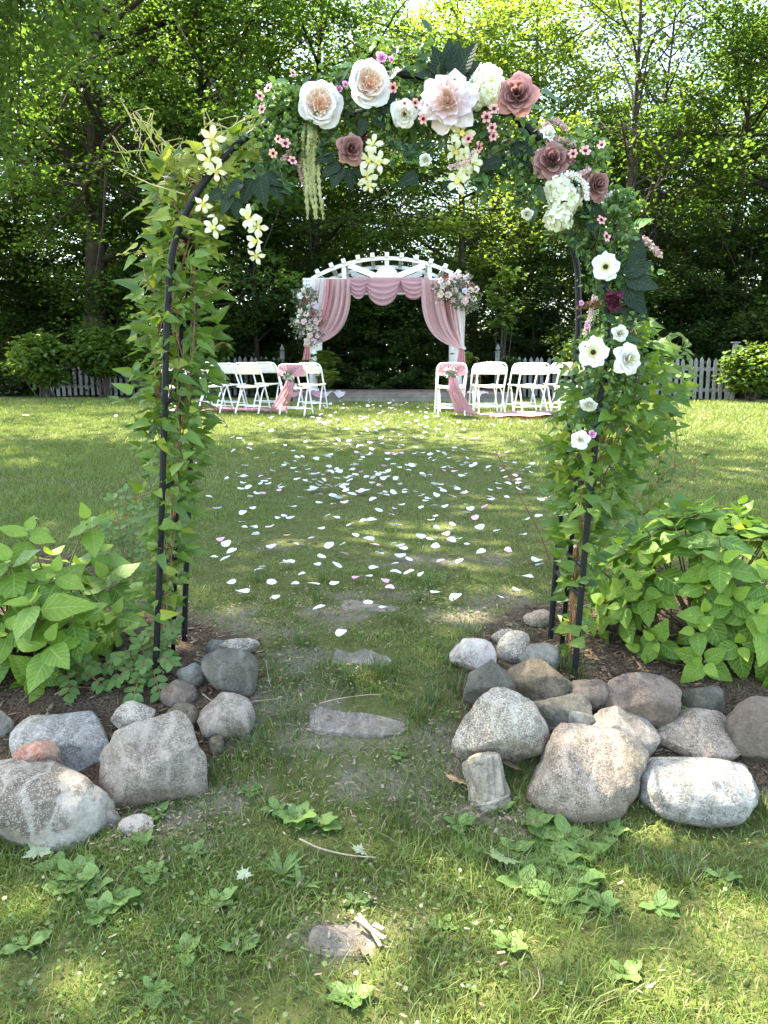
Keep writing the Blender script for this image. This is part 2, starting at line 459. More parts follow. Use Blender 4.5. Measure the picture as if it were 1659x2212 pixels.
def grass_mat(name, c1, c2, dry, tr):
    m, t = mnew(name)
    r = nd(t, 'ShaderNodeAttribute', attribute_name='rnd').outputs['Fac']
    tc = nd(t, 'ShaderNodeTexCoord').outputs['Object']
    n = nd(t, 'ShaderNodeTexNoise', {'Vector': tc, 'Scale': 0.9, 'Detail': 4.0}).outputs['Fac']
    c = mixc(t, r, c1, c2); c = mixc(t, ramp(t, n, 0.42, 0.70), c, dry)
    c = mixc(t, ramp(t, mth(t, 'FRACT', mth(t, 'MULTIPLY', r, 53.1)), 0.90, 0.92), c, (0.24, 0.19, 0.09))
    p = nd(t, 'ShaderNodeMixShader', {0: 0.04, 1: nd(t, 'ShaderNodeBsdfDiffuse', {'Color': c}).outputs[0], 2: nd(t, 'ShaderNodeBsdfGlossy', {'Color': (.8, .8, .8), 'Roughness': .45}).outputs[0]}).outputs[0]; tl = nd(t, 'ShaderNodeBsdfTranslucent', {'Color': tr}).outputs[0]
    return fin(m, t, nd(t, 'ShaderNodeMixShader', {0: 0.3, 1: p, 2: tl}).outputs[0])
GRASS_N = grass_mat('grass_near', (0.040, 0.088, 0.012), (0.205, 0.275, 0.058), (0.205, 0.235, 0.056), (0.20, 0.28, 0.04))
GRASS_F = grass_mat('grass_lawn', (0.066, 0.120, 0.019), (0.17, 0.23, 0.046), (0.205, 0.225, 0.056), (0.19, 0.26, 0.04))

V, F, r = blades([(1.05, 1.9, 25000), (1.9, 2.7, 19000), (2.7, 4.2, 11500)],
                 lambda x, y: (0.040 + 0.020 * nz(x, y, 3.0, 1.5)) * aisle(x, y), lambda y: 0.0013 + 0.00036 * y, grass_keep, 11)
tag(ob('foreground_grass', mesh_np('foreground_grass', V, F, rnd=r, smooth_=False), GRASS_N),
    'short weedy grass on the near ground around the stones and steps', 'grass', kind='stuff')
V, F, r = blades([(4.2, 6.0, 7000), (6.0, 9.0, 3400), (9.0, 13.0, 1500), (13.0, 17.5, 700)],
                 lambda x, y: (0.030 + 0.0012 * y + 0.012 * nz(x, y, 1.3, 1.5)) * aisle(x, y), lambda y: 0.0014 + 0.00056 * y, grass_keep, 12, simple=True)
tag(ob('lawn_grass', mesh_np('lawn_grass', V, F, rnd=r, smooth_=False), GRASS_F),
    'mown green grass covering the upper lawn behind the flower arch', 'grass', kind='stuff')

# taller dark tufts along the path
TUFTS = [(655, 1400, 70), (620, 1560, 80), (690, 1300, 60), (640, 1480, 50), (1030, 1385, 40), (905, 1300, 60), (1130, 1385, 50), (980, 1440, 60), (930, 1530, 60), (905, 1570, 70), (820, 1470, 120),
         (760, 1480, 120), (700, 1260, 70), (560, 1260, 60), (930, 1270, 60), (1010, 1250, 60), (870, 1350, 60), (470, 1690, 60), (1360, 1680, 60), (1210, 1450, 80), (1240, 1470, 60), (985, 1500, 60), (1130, 1640, 60),
         (600, 1650, 60), (540, 1640, 60), (1650, 1760, 50), (1480, 1790, 40), (860, 1790, 60), (1480, 1920, 60)]
TV = []; TF = []; n0 = 0
for (tx, ty, cnt) in TUFTS:
    g = G(tx, ty)
    for k in range(cnt):
        a = random.uniform(0, 6.28); rr = abs(random.gauss(0, 0.045)); x = g.x + rr * math.cos(a) * 1.4; y = g.y + rr * math.sin(a)
        z = gz(x, y); h = random.uniform(0.04, 0.105); l = random.uniform(0.2, 0.9) * h; b = a + random.uniform(-.8, .8); wd = random.uniform(.0011, .0022)
        s = Vector((math.cos(b + 1.57) * wd, math.sin(b + 1.57) * wd, 0)); p = Vector((x, y, z - 0.004))
        L = Vector((math.cos(b) * l, math.sin(b) * l, 0))
        TV += [p - s, p + s, p + L * .3 + Vector((0, 0, h * .6)) - s * .8, p + L * .3 + Vector((0, 0, h * .6)) + s * .8, p + L + Vector((0, 0, h * .9))]
        TF += [(n0, n0 + 1, n0 + 3), (n0, n0 + 3, n0 + 2), (n0 + 2, n0 + 3, n0 + 4)]; n0 += 5
TUFT_M = grass_mat('grass_tuft', (0.028, 0.062, 0.012), (0.07, 0.125, 0.025), (0.07, 0.11, 0.03), (0.12, 0.17, 0.03))
tag(ob('grass_tufts', mesh_np('grass_tufts', [tuple(v) for v in TV], TF, rnd=np.random.default_rng(3).uniform(0, 1, len(TF)), smooth_=False), TUFT_M),
    'taller dark green grass tufts along the path and between stones', 'grass', kind='stuff')

# clover and other small broad weeds in the near ground
def small_leaves(n, y0, y1, size, keep, seed, hmax):
    rg = np.random.default_rng(seed); V = []; F = []
    y = rg.uniform(y0, y1, n); x = rg.uniform(-1, 1, n) * (0.56 * y1 + 0.8)
    dens = nz(x, y, 1.9, 7.7)
    k = (rg.uniform(0, 1, n) < np.clip(0.5 + 1.6 * dens, 0.06, 1)) & (rg.uniform(0, 1, n) < keep(x, y))
    x = x[k]; y = y[k]; n = len(x)
    z = gzv(x, y) + rg.uniform(0.004, hmax, n)
    s = size * rg.uniform(0.5, 1.3, n); a = rg.uniform(0, 6.28, n)
    d = np.stack([np.cos(a), np.sin(a), rg.uniform(-.25, .45, n)], 1) * s[:, None]
    sd_ = np.stack([-np.sin(a), np.cos(a), rg.uniform(-.4, .4, n)], 1) * (s * .42)[:, None]
    b = np.stack([x, y, z], 1)
    V = np.stack([b, b + d * .35 + sd_, b + d * .8 + sd_ * .7, b + d, b + d * .8 - sd_ * .7, b + d * .35 - sd_], 1).reshape(-1, 3)
    i = np.arange(n)[:, None] * 6
    F = np.concatenate([i + np.array([[0, 1, 2, 3]]), i + np.array([[0, 3, 4, 5]])], 1).reshape(-1, 4)
    return V, F, np.repeat(rg.uniform(0, 1, n), 2)
V, F, r = small_leaves(52000, 1.05, 4.2, 0.0125, grass_keep, 21, 0.032)
WEED_S = leaf_mat('clover', (0.030, 0.075, 0.010), (0.115, 0.185, 0.035), (0.15, 0.22, 0.03), 'attr', 0.35)
tag(ob('clover', mesh_np('clover', V, F, rnd=r), WEED_S), 'tiny clover and creeping weed leaves mixed into near grass', 'ground cover', kind='stuff')

# wood chips and dead leaf bits: bed mulch and litter on the path
def chips(PXY, lmin, lmax, seed, mat, name, label, cat, lift=.014):
    rg = np.random.default_rng(seed); x, y = PXY; n = len(x)
    L = rg.uniform(lmin, lmax, n)[:, None] / 2; W = L * rg.uniform(.12, .5, n)[:, None]; a = rg.uniform(0, 6.28, n)
    o = np.stack([x, y, gzv(x, y) + rg.uniform(0.0, lift, n)], 1); u = np.array([0, 0, .0012])
    d = np.stack([np.cos(a), np.sin(a), rg.uniform(-.35, .35, n)], 1) * L; s = np.stack([-np.sin(a), np.cos(a), rg.uniform(-.3, .3, n)], 1) * W
    e = rg.uniform(.5, 1, n)[:, None]
    V = np.stack([o - d - s, o - d + s * e, o + d + s, o + d - s * e, o - d * .9 - s * .8 + u, o - d * .9 + s * e * .8 + u, o + d * .9 + s * .8 + u, o + d * .9 - s * e * .8 + u], 1).reshape(-1, 3)
    i = np.arange(n)[:, None] * 8
    F = np.concatenate([i + np.array([f]) for f in ([4, 5, 6, 7], [0, 1, 5, 4], [1, 2, 6, 5], [2, 3, 7, 6], [3, 0, 4, 7])], 1).reshape(-1, 4)
    tag(ob(name, mesh_np(name, V, F, rnd=np.repeat(rg.uniform(0, 1, n), 5), smooth_=False), mat), label, cat, kind='stuff')
def chip_mat(name, a, b, c):
    m, t = mnew(name); r = nd(t, 'ShaderNodeAttribute', attribute_name='rnd').outputs['Fac']
    tc = nd(t, 'ShaderNodeTexCoord').outputs['Object']
    n = nd(t, 'ShaderNodeTexNoise', {'Vector': tc, 'Scale': 90.0, 'Detail': 4.0}).outputs['Fac']
    col = mixc(t, ramp(t, r, 0.0, 0.6), a, b); col = mixc(t, ramp(t, r, 0.7, 1.0), col, c)
    col = mixc(t, mth(t, 'MULTIPLY', n, 0.5), col, a)
    return fin(m, t, pbsdf(t, col, 0.9, 0.1, bump(t, n, .4, .004)))
CHIP_BED = chip_mat('mulch_chip', (0.045, 0.030, 0.020), (0.15, 0.10, 0.062), (0.30, 0.23, 0.15))
CHIP_PATH = chip_mat('litter_chip', (0.11, 0.085, 0.05), (0.24, 0.19, 0.12), (0.36, 0.31, 0.21))
rg_ = np.random.default_rng(33)
bx = rg_.uniform(-3.2, 3.2, 26000); by = rg_.uniform(2.1, 4.6, 26000); k_ = bedness(bx, by) > rg_.uniform(.2, .8, 26000)
px_ = np.concatenate([rg_.normal(g.x, rx * .85, 170) for g, rx, ry in BAREW] + [rg_.uniform(-1, 1, 650) * 1.9])
py_ = np.concatenate([rg_.normal(g.y, ry * 1.4, 170) for g, rx, ry in BAREW] + [rg_.uniform(1.1, 4.2, 650)])
chips((bx[k_], by[k_]), 0.010, 0.036, 31, CHIP_BED, 'mulch', 'brown wood chips and dead leaf bits covering the planting beds', 'mulch')
chips((px_, py_), 0.004, 0.022, 32, CHIP_PATH, 'ground_litter', 'pale wood chips and dry leaf bits littering the path', 'litter', .036)

# ================================================================== TREES
BARK_D = plain('bark_dark', (0.045, 0.036, 0.028), 0.95, 0.1, 0.4, 6, 0.8)
BARK_G = plain('bark_grey', (0.085, 0.07, 0.055), 0.95, 0.1, 0.4, 9, 0.8)
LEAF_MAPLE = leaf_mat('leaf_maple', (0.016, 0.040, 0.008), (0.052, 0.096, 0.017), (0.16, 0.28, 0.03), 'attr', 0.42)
LEAF_BRIGHT = leaf_mat('leaf_bright', (0.018, 0.045, 0.008), (0.065, 0.105, 0.018), (0.27, 0.39, 0.040), 'attr', 0.48)  # brighter leaf copy; sunlight on the back trees put into its colour
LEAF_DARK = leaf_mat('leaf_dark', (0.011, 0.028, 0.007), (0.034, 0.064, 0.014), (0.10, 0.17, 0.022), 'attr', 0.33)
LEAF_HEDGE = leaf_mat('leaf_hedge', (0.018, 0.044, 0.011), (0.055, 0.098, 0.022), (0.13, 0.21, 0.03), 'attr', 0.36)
LEAF_SHRUB = leaf_mat('leaf_shrub', (0.035, 0.080, 0.012), (0.085, 0.15, 0.024), (0.22, 0.32, 0.035), 'attr', 0.38)

def leaf_cloud(name, C, Rr, per, L, seed, flat=0.45, tilt=0.5, droop=0.25, six=False):
    """leaves round the spray centres C with spray radii Rr; kite-shaped folded leaves"""
    rg = np.random.default_rng(seed); C = np.asarray(C); Rr = np.asarray(Rr)
    n = len(C) * per
    c = np.repeat(C, per, 0); r = np.repeat(Rr, per)
    u = rg.normal(0, 1, (n, 3)); u /= np.linalg.norm(u, axis=1)[:, None]; u *= (rg.uniform(0, 1, n) ** 0.5)[:, None]
    u[:, 2] *= flat
    p = c + u * r[:, None]
    p[:, 2] -= droop * r * (u[:, 0] ** 2 + u[:, 1] ** 2)
    a = np.arctan2(u[:, 1], u[:, 0]) + rg.normal(0, 0.9, n)
    nrm = np.stack([rg.normal(0, tilt, n), rg.normal(0, tilt, n), np.ones(n)], 1); nrm /= np.linalg.norm(nrm, axis=1)[:, None]
    d = np.stack([np.cos(a), np.sin(a), rg.normal(-0.25, 0.3, n)], 1); d -= nrm * (d * nrm).sum(1)[:, None]; d /= np.linalg.norm(d, axis=1)[:, None]
    s = np.cross(nrm, d); ll = (L * rg.uniform(0.6, 1.25, n))[:, None]
    up = nrm * ll * 0.10
    if six:
        V = np.stack([p, p + d * ll * .25 + s * ll * .36 + up, p + d * ll * .68 + s * ll * .26 + up, p + d * ll - nrm * ll * .12, p + d * ll * .68 - s * ll * .26 + up, p + d * ll * .25 - s * ll * .36 + up], 1).reshape(-1, 3)
        i = np.arange(n)[:, None] * 6
        F = np.concatenate([i + np.array([[0, 1, 2, 3]]), i + np.array([[0, 3, 4, 5]])], 1).reshape(-1, 4); k = 2
    else:
        V = np.stack([p, p + d * ll * .42 + s * ll * .40 + up, p + d * ll, p + d * ll * .42 - s * ll * .40 + up], 1).reshape(-1, 3)
        F = np.arange(n * 4).reshape(-1, 4); k = 1
    spray = np.repeat(rg.uniform(0, 1, len(C)), per)
    rn = np.clip(0.55 * spray + 0.45 * rg.uniform(0, 1, n), 0, 1)
    return mesh_np(name, V, F, rnd=np.repeat(rn, k), smooth_=False)

def skeleton(seed, H, r0, spread, low, nl, sub=5, up=0.35, lean=(0, 0), seg=7):
    """trunk and limbs; returns the branch mesh and the twig ends"""
    rg = random.Random(seed); acc = A(); ends = []
    tp = []
    for i in range(9):
        f = i / 8
        tp.append(Vector((lean[0] * f * f + 0.10 * H / 10 * math.sin(f * 5 + seed), lean[1] * f * f + 0.1 * math.cos(f * 4 + seed), H * 0.94 * f)))
    tp = spline(tp, 3)
    acc.tube(tp, [r0 * (1.25 if i == 0 else 1) * (1 - 0.88 * i / (len(tp) - 1)) for i in range(len(tp))], seg + 3)
    for k in range(nl):
        f = low + (0.97 - low) * (k + rg.random()) / nl
        p = tp[int(f * (len(tp) - 1))]; a = k * 2.4 + rg.uniform(-.5, .5)
        prof = max(.25, 1 - ((f - low) / (1 - low) - .38) ** 2 * 2.1)
        Lb = spread * (0.35 + 0.65 * prof) * rg.uniform(.75, 1.15)
        d = Vector((math.cos(a), math.sin(a), up + rg.uniform(-.25, .35)))
        pts = [p]; q = p.copy(); dd = d.normalized()
        for i in range(5):
            dd = (dd + Vector((rg.uniform(-.25, .25), rg.uniform(-.25, .25), rg.uniform(-.16, .14)))).normalized()
            q = q + dd * Lb / 5; pts.append(q.copy())
        rb = r0 * (0.42 - 0.25 * f)
        acc.tube(pts, [rb * (1 - .8 * i / 5) for i in range(6)], seg - 2, False)
        for j in range(sub):
            g = rg.uniform(.3, 1); i = min(4, int(g * 5)); b = pts[i].lerp(pts[i + 1], g * 5 - i if g < 1 else 1)
            e = b + Vector((rg.gauss(0, .34), rg.gauss(0, .34), rg.gauss(.05, .26))) * Lb * 0.8
            acc.tube([b, b.lerp(e, .5) + rvec(.06), e], [rb * .3, rb * .2, rb * .06], 4, False)
            ends.append(e); ends.append(b.lerp(e, rg.uniform(.3, .7)) + rvec(.3))
        ends.append(pts[-1])
    return acc, ends

def make_tree_proto(name, seed, H, r0, spread, low, nl, sub, per, L, rs, lm, bm, up=0.3, flat=.45, lean=(0, 0), keep=1.0, six=False):
    acc, ends = skeleton(seed, H, r0, spread, low, nl, sub, up, lean)
    rg = random.Random(seed + 1); ends = [e for e in ends if rg.random() < keep]
    bmsh = acc.mesh(name + '_trunk', True); bmsh.materials.append(bm)
    cm = leaf_cloud(name + '_crown', [tuple(e) for e in ends], [rs * rg.uniform(.6, 1.3) for _ in ends], per, L, seed, flat, six=six)
    cm.materials.append(lm)
    return bmsh, cm

def plant_tree(name, proto, label, loc, rz, s, group, cat='tree', sz=None):
    t = T(name, label, cat, loc, group, rz); t.scale = (s, s, sz or s)
    ob('trunk', proto[0], None, t); ob('crown', proto[1], None, t); return t

def ztree(x, y): return gz(x, min(y, 30)) - 0.05
PR = {}
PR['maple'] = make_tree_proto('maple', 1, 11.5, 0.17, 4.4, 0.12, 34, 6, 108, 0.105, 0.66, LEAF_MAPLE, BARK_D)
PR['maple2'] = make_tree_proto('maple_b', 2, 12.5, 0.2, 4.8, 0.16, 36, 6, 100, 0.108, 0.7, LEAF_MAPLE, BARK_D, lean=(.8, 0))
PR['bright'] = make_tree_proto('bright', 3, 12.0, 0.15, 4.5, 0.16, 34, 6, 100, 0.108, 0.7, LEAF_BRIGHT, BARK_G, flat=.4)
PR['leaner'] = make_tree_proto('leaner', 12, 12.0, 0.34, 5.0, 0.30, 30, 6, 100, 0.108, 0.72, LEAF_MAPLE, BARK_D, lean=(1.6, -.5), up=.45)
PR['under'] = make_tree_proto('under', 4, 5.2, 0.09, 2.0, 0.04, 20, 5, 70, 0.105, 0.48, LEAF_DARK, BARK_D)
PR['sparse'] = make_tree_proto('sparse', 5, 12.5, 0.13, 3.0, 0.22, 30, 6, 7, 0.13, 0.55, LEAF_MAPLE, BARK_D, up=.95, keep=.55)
TREES = [
 # kind, px x, Y, rot, scale, label
 ('maple', -60, 21.0, .3, 1.05, 'dense dark maple at the far left edge behind the shrubs'),
 ('leaner', 205, 19.6, -.3, 1.0, 'large maple with heavy leaning trunk left of the vine covered arch leg'),
 ('maple', 455, 20.6, 4.0, .98, 'dark full maple just right of the vine covered arch leg'),
 ('under', 560, 20.0, 1.2, .95, 'dark green understory tree behind the left row of chairs'),
 ('maple2', 690, 23.2, 5.0, 1.0, 'maple with bright top above the left end of the white pergola'),
 ('bright', 560, 26.5, .7, 1.0, 'sunlit yellow green tree behind the upper left of the flower arch'),
 ('bright', 985, 23.4, 2.9, .98, 'sunlit yellow green tree behind the right end of the white pergola'),
 ('bright', 1140, 25.6, 3.3, 1.12, 'tall sunlit tree behind the mauve roses on the arch'),
 ('sparse', 1335, 19.9, .4, .95, 'thin half bare tree with dark branching stems right of the arch'),
 ('sparse', 1405, 21.0, 2.2, .86, 'second half bare tree with many thin upright branches'),
 ('bright', 1330, 24.6, 1.1, .76, 'light green tree glowing behind the half bare stems'),
 ('maple', 1560, 22.6, 2.6, .98, 'maple with sunlit leaves behind the right picket fence'),
 ('maple2', 1745, 21.4, 3.9, 1.05, 'dark maple at the right edge above the picket fence'),
 ('bright', 1640, 26.8, .2, .95, 'pale sunlit tree at the far right behind the dark maple'),
 ('maple', 60, 25.6, 3.0, 1.12, 'tall tree behind the gap of sky at far left'),
 ('maple', 370, 26.4, 5.2, 1.12, 'tall maple behind the leaning trunk on the left'),
 ('bright', 770, 29.0, 4.1, .95, 'far sunlit tree seen straight above the pergola'),
 ('maple2', 1250, 31.0, 2.0, .88, 'far tree in the woods right of centre'),
 ('maple', 1450, 32.0, 1.4, .84, 'far tree in the woods behind the half bare stems'),
 ('maple', 700, 34.0, .9, 1.05, 'far tree in the woods left of the pergola'),
 ('maple2', 300, 34.0, 2.6, 1.25, 'far tree in the woods at left behind the maples'),
 ('maple', 1020, 35.0, 3.6, .95, 'far tree in the woods right of the pergola'),
 ('maple2', 1700, 34.0, 4.6, 1.35, 'far tree in the woods at the right edge'),
 ('maple', -120, 32.0, 5.6, 1.25, 'far tree in the woods at the left edge'),
]
for kind, px, Y, rz, s, lab in TREES:
    x = (px - CX) / FPX * Y * 0.985
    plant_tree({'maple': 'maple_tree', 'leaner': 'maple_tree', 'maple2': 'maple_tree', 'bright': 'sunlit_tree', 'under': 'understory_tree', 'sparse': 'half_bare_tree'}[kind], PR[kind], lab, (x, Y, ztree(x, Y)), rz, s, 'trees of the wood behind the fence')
UND = [(-30, 19.7, .95, 'dark shrubby tree at the left edge behind the fence'), (120, 20.6, .8, 'dark shrubby tree behind the leftmost rounded shrub'), (330, 19.9, .75, 'dark shrubby tree hidden behind the vine leg'),
       (690, 20.3, .62, 'dark shrubby tree behind the left pergola post'), (800, 20.8, .60, 'dark shrubby tree seen through the left half of the pergola'), (905, 20.5, .60, 'dark shrubby tree seen through the right half of the pergola'),
       (1030, 20.2, .66, 'dark shrubby tree behind the right pergola post'), (1150, 20.4, .72, 'dark shrubby tree behind the right chairs'), (1275, 19.6, .8, 'dark shrubby tree behind the right arch leg'),
       (1460, 20.2, .78, 'dark shrubby tree behind the right end of the fence'), (1600, 19.8, .85, 'dark shrubby tree above the flat capped fence post'), (1740, 20.3, 1.0, 'dark shrubby tree at the right edge')]
for i, (px, Y, s, lab) in enumerate(UND):
    x = (px - CX) / FPX * Y * 0.985
    plant_tree('understory_tree', PR['under'], lab, (x, Y, ztree(x, Y)), i * 1.3, s, 'dark understory trees along the fence', sz=s * random.uniform(.85, 1.1))

# the big shade tree at the left: stands outside the picture, its crown shades the lawn and hangs into the upper left corner
def shade_tree():
    base = Vector((-9.2, 8.6, gz(-9.2, 8.6) - .1)); rg = random.Random(40); acc = A(); ends = []
    tk = spline([base, base + Vector((.2, .1, 3)), base + Vector((.8, .3, 6)), base + Vector((1.9, .5, 8.6))], 5)
    acc.tube(tk, [0.42 * (1 - .5 * i / (len(tk) - 1)) for i in range(len(tk))], 10)
    top = tk[-1]
    for k in range(46):
        a = rg.uniform(0, 6.28); r = math.sqrt(rg.random())
        e = Vector((-4.2 + 7.4 * r * math.cos(a), 7.3 + 5.5 * r * math.sin(a), 10.2 + rg.uniform(-.8, 2.4)))
        if k >= 36: e = Vector((rg.uniform(-10, 2.5), rg.uniform(9.3, 12.6), 10.4 + rg.uniform(-.3, 1.8)))
        s = tk[rg.randint(8, len(tk) - 1)]
        m_ = s.lerp(e, .5) + Vector((0, 0, rg.uniform(.2, 1.1)))
        pts = spline([s, m_, e], 4); acc.tube(pts, [.13 * (1 - .85 * i / (len(pts) - 1)) for i in range(len(pts))], 5, False)
        for j in range(13):
            q = pts[rg.randint(3, len(pts) - 1)] + Vector((rg.gauss(0, 1.0), rg.gauss(0, 1.0), rg.gauss(.2, .5))); ends.append(q)
    ends = [e for e in ends if e.z > CAMZ + .47 * e.y + .9 or e.x < -0.62 * e.y]
    # hanging boughs that enter the picture at the upper left
    for k in range(14):
        px = rg.uniform(-70, 150); yb = rg.uniform(170, 430) if px < 90 else rg.uniform(40, 250); Y = rg.uniform(8.4, 10.2)
        p0 = P(px + rg.uniform(-40, 40), -190, Y); p1 = P(px, yb, Y)
        pts = spline([p0, p0.lerp(p1, .5) + Vector((rg.uniform(-.25, .25), 0, 0)), p1], 5); acc.tube(pts, [.012 * (1 - .7 * i / (len(pts) - 1)) for i in range(len(pts))], 4, False)
        for q in pts:
            if rg.random() < .85: hang.append(q + Vector((rg.gauss(0, .16), rg.gauss(0, .2), rg.gauss(0, .1))))
    return base, acc, ends
hang = []
base, acc, ends = shade_tree()
t = T('shade_tree', 'overhanging leafy tree whose drooping boughs fill the upper left corner', 'tree', base)
Mi = Matrix.Translation(-base)
tm = acc.mesh('shade_trunk', True); tm.transform(Mi); ob('trunk', tm, BARK_D, t)
cm = leaf_cloud('shade_crown', [tuple(e) for e in ends], [random.uniform(.35, .8) for _ in ends], 46, 0.16, 41, .4); cm.transform(Mi); ob('crown', cm, LEAF_MAPLE, t)
cm = leaf_cloud('bough_leaves', [tuple(e) for e in hang], [random.uniform(.14, .42) for _ in hang], 34, 0.085, 42, 1.0, tilt=1.0, six=True); cm.transform(Mi); o_ = ob('hanging_foliage', cm, LEAF_MAPLE, t)

# the wood goes on behind as one dark mass
rg_ = np.random.default_rng(8); n_ = 3600
wx = rg_.uniform(-42, 42, n_); wy = rg_.uniform(35, 46, n_); wz = gz(0, 30) + 10.5 * rg_.uniform(0, 1, n_) * (.75 + .35 * vnv(wx * .35, wy * .0, 1.0)); wz[: n_ // 3] = gz(0, 30) + rg_.uniform(0, 2.5, n_ // 3)
tag(ob('distant_woods', leaf_cloud('distant_woods', np.stack([wx, wy, wz], 1), rg_.uniform(.8, 1.7, n_), 30, .30, 9, .6), LEAF_DARK), 'dark mass of the wood seen between the trunks far behind', 'woods', kind='stuff')

# ------------------------------------------------------------------ shrubs in front of the fence
def shrub(name, label, px0, px1, pytop, pybot, Y, seed, lm, L=0.13, n=95, per=26, group=None, cat='shrub', stems=True, dome=True):
    rg = random.Random(seed); c0 = P((px0 + px1) / 2, pybot, Y); x = c0.x; z0 = gz(x, Y)
    zt = P(0, pytop, Y).z; zb = P(0, pybot, Y).z; rx = (px1 - px0) / 2 * pxm(Y); base = Vector((x, Y, z0)); C = []; acc = A()
    for k in range(n):
        a = rg.uniform(0, 6.28); f = rg.random() ** .5; h = rg.random()
        ww = math.sin(math.pi * (0.12 + 0.80 * h)) if dome else (1 - .55 * h)
        q = Vector((math.cos(a) * rx * f * ww, math.sin(a) * rx * .8 * f * ww, (zb - z0) + (zt - zb) * h - .04)); C.append(q)
        if stems and k % 3 == 0:
            s = Vector((rg.uniform(-.12, .12), rg.uniform(-.1, .1), 0)); acc.tube([s, s.lerp(q, .5) + rvec(.05), q], [.013, .009, .004], 4, False)
    t = T(name, label, cat, base, group)
    if stems: acc.build('stems', BARK_G, t, True)
    ob('foliage', leaf_cloud(name + '_leaves', [tuple(c) for c in C], [L * rg.uniform(1.2, 2.4) for _ in C], per, L, seed, .7, six=True), lm, t)
    return t
SH = 'rounded shrubs along the picket fence'
shrub('rounded_shrub', 'leftmost rounded light green shrub before the picket fence', 28, 165, 728, 815, 17.0, 51, LEAF_SHRUB, group=SH)
shrub('rounded_shrub', 'rounded light green shrub second from left before the picket fence', 168, 280, 712, 800, 17.3, 52, LEAF_SHRUB, group=SH)
shrub('rounded_shrub', 'small rounded shrub partly hidden behind the vine covered arch leg', 270, 345, 728, 805, 17.4, 53, LEAF_SHRUB, n=60, group=SH)
shrub('rounded_shrub', 'rounded light green shrub just right of the vine covered arch leg', 405, 492, 718, 775, 17.6, 54, LEAF_SHRUB, n=60, group=SH)
shrub('rounded_shrub', 'rounded light green shrub at the right end of the picket fence', 1560, 1690, 748, 830, 16.8, 55, LEAF_SHRUB, group=SH)
shrub('rounded_shrub', 'light green shrub behind the white anemones on the right arch leg', 1215, 1330, 722, 800, 17.6, 56, LEAF_SHRUB, group=SH)
shrub('clipped_hedge', 'dark clipped boxwood hedge beside the right front chairs', 1072, 1126, 772, 856, 17.4, 57, LEAF_DARK, L=.06, n=150, per=40, stems=False, dome=False, cat='hedge')
shrub('clipped_hedge', 'dark low boxwood bush behind the left chairs', 528, 640, 775, 858, 18.3, 58, LEAF_DARK, L=.06, n=150, per=40, stems=False, dome=False, cat='hedge')
shrub('young_tree', 'slender pale leaved sapling rising right of the pergola flowers', 1062, 1112, 575, 700, 18.4, 59, LEAF_SHRUB, L=.14, n=22, per=16, cat='tree')
shrub('broadleaf_bush', 'bush with large pale leaves low under the pergola behind the deck', 905, 1040, 795, 850, 19.6, 60, LEAF_SHRUB, L=.16, n=30, per=14, cat='shrub')
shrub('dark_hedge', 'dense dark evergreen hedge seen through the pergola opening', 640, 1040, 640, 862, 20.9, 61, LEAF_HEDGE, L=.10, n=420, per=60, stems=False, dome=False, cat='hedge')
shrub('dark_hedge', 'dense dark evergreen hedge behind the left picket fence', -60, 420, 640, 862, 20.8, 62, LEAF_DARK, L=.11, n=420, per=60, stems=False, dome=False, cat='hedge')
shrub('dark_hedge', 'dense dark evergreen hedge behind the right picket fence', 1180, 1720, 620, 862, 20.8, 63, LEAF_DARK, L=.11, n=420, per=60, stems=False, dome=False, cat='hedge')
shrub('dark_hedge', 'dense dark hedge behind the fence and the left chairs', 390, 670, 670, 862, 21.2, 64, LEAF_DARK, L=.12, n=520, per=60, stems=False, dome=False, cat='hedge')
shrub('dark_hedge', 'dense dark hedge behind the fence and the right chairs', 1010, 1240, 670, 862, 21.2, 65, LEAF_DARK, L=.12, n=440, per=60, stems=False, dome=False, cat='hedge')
# ================================================================== MATERIALS OF BUILT THINGS
WHITE = plain('white_paint', (0.78, 0.78, 0.75), 0.5, 0.3, 0.05, 5, 0.15)
OLD_WHITE_SHADED = plain('weathered_shaded_white', (0.19, 0.19, 0.18), 0.8, 0.15, 0.28, 14, 0.5)  # weathered grey, darkened further: shade on the fence put into the colour
PLASTIC = plain('white_plastic', (0.80, 0.79, 0.74), 0.4, 0.35, 0.03, 6, 0.0, tr=(0.80, 0.66, 0.42), tf=0.28)
CHAIR_METAL = plain('white_metal', (0.76, 0.78, 0.78), 0.35, 0.4, 0.04, 6)
DECK_W = plain('deck_wood', (0.20, 0.145, 0.12), 0.8, 0.2, 0.3, 5, 0.5)
FASCIA = plain('deck_fascia', (0.19, 0.175, 0.14), 0.85, 0.15, 0.3, 4, 0.5)
PINK = cloth_mat('pink_chiffon', (0.72, 0.36, 0.38), (0.80, 0.38, 0.40), 0.06, 0.42)
MAUVE = cloth_mat('mauve_chiffon', (0.44, 0.25, 0.29), (0.50, 0.26, 0.32), 0.08, 0.35)
BLUSH = cloth_mat('blush_chiffon', (0.88, 0.80, 0.78), (0.88, 0.76, 0.74), 0.22, 0.42)
DUSTY = cloth_mat('dusty_rose_chiffon', (0.60, 0.37, 0.40), (0.62, 0.36, 0.40), 0.06, 0.38)
ROSESH = cloth_mat('rose_sheer', (0.74, 0.50, 0.50), (0.78, 0.50, 0.50), 0.22, 0.4)
SASH = cloth_mat('sash_cloth', (0.50, 0.29, 0.33), (0.66, 0.36, 0.40), 0.0, 0.35)
RUST = plain('rusty_metal', (0.16, 0.085, 0.055), 0.75, 0.3, 0.35, 12, 0.4, metal=0.3)
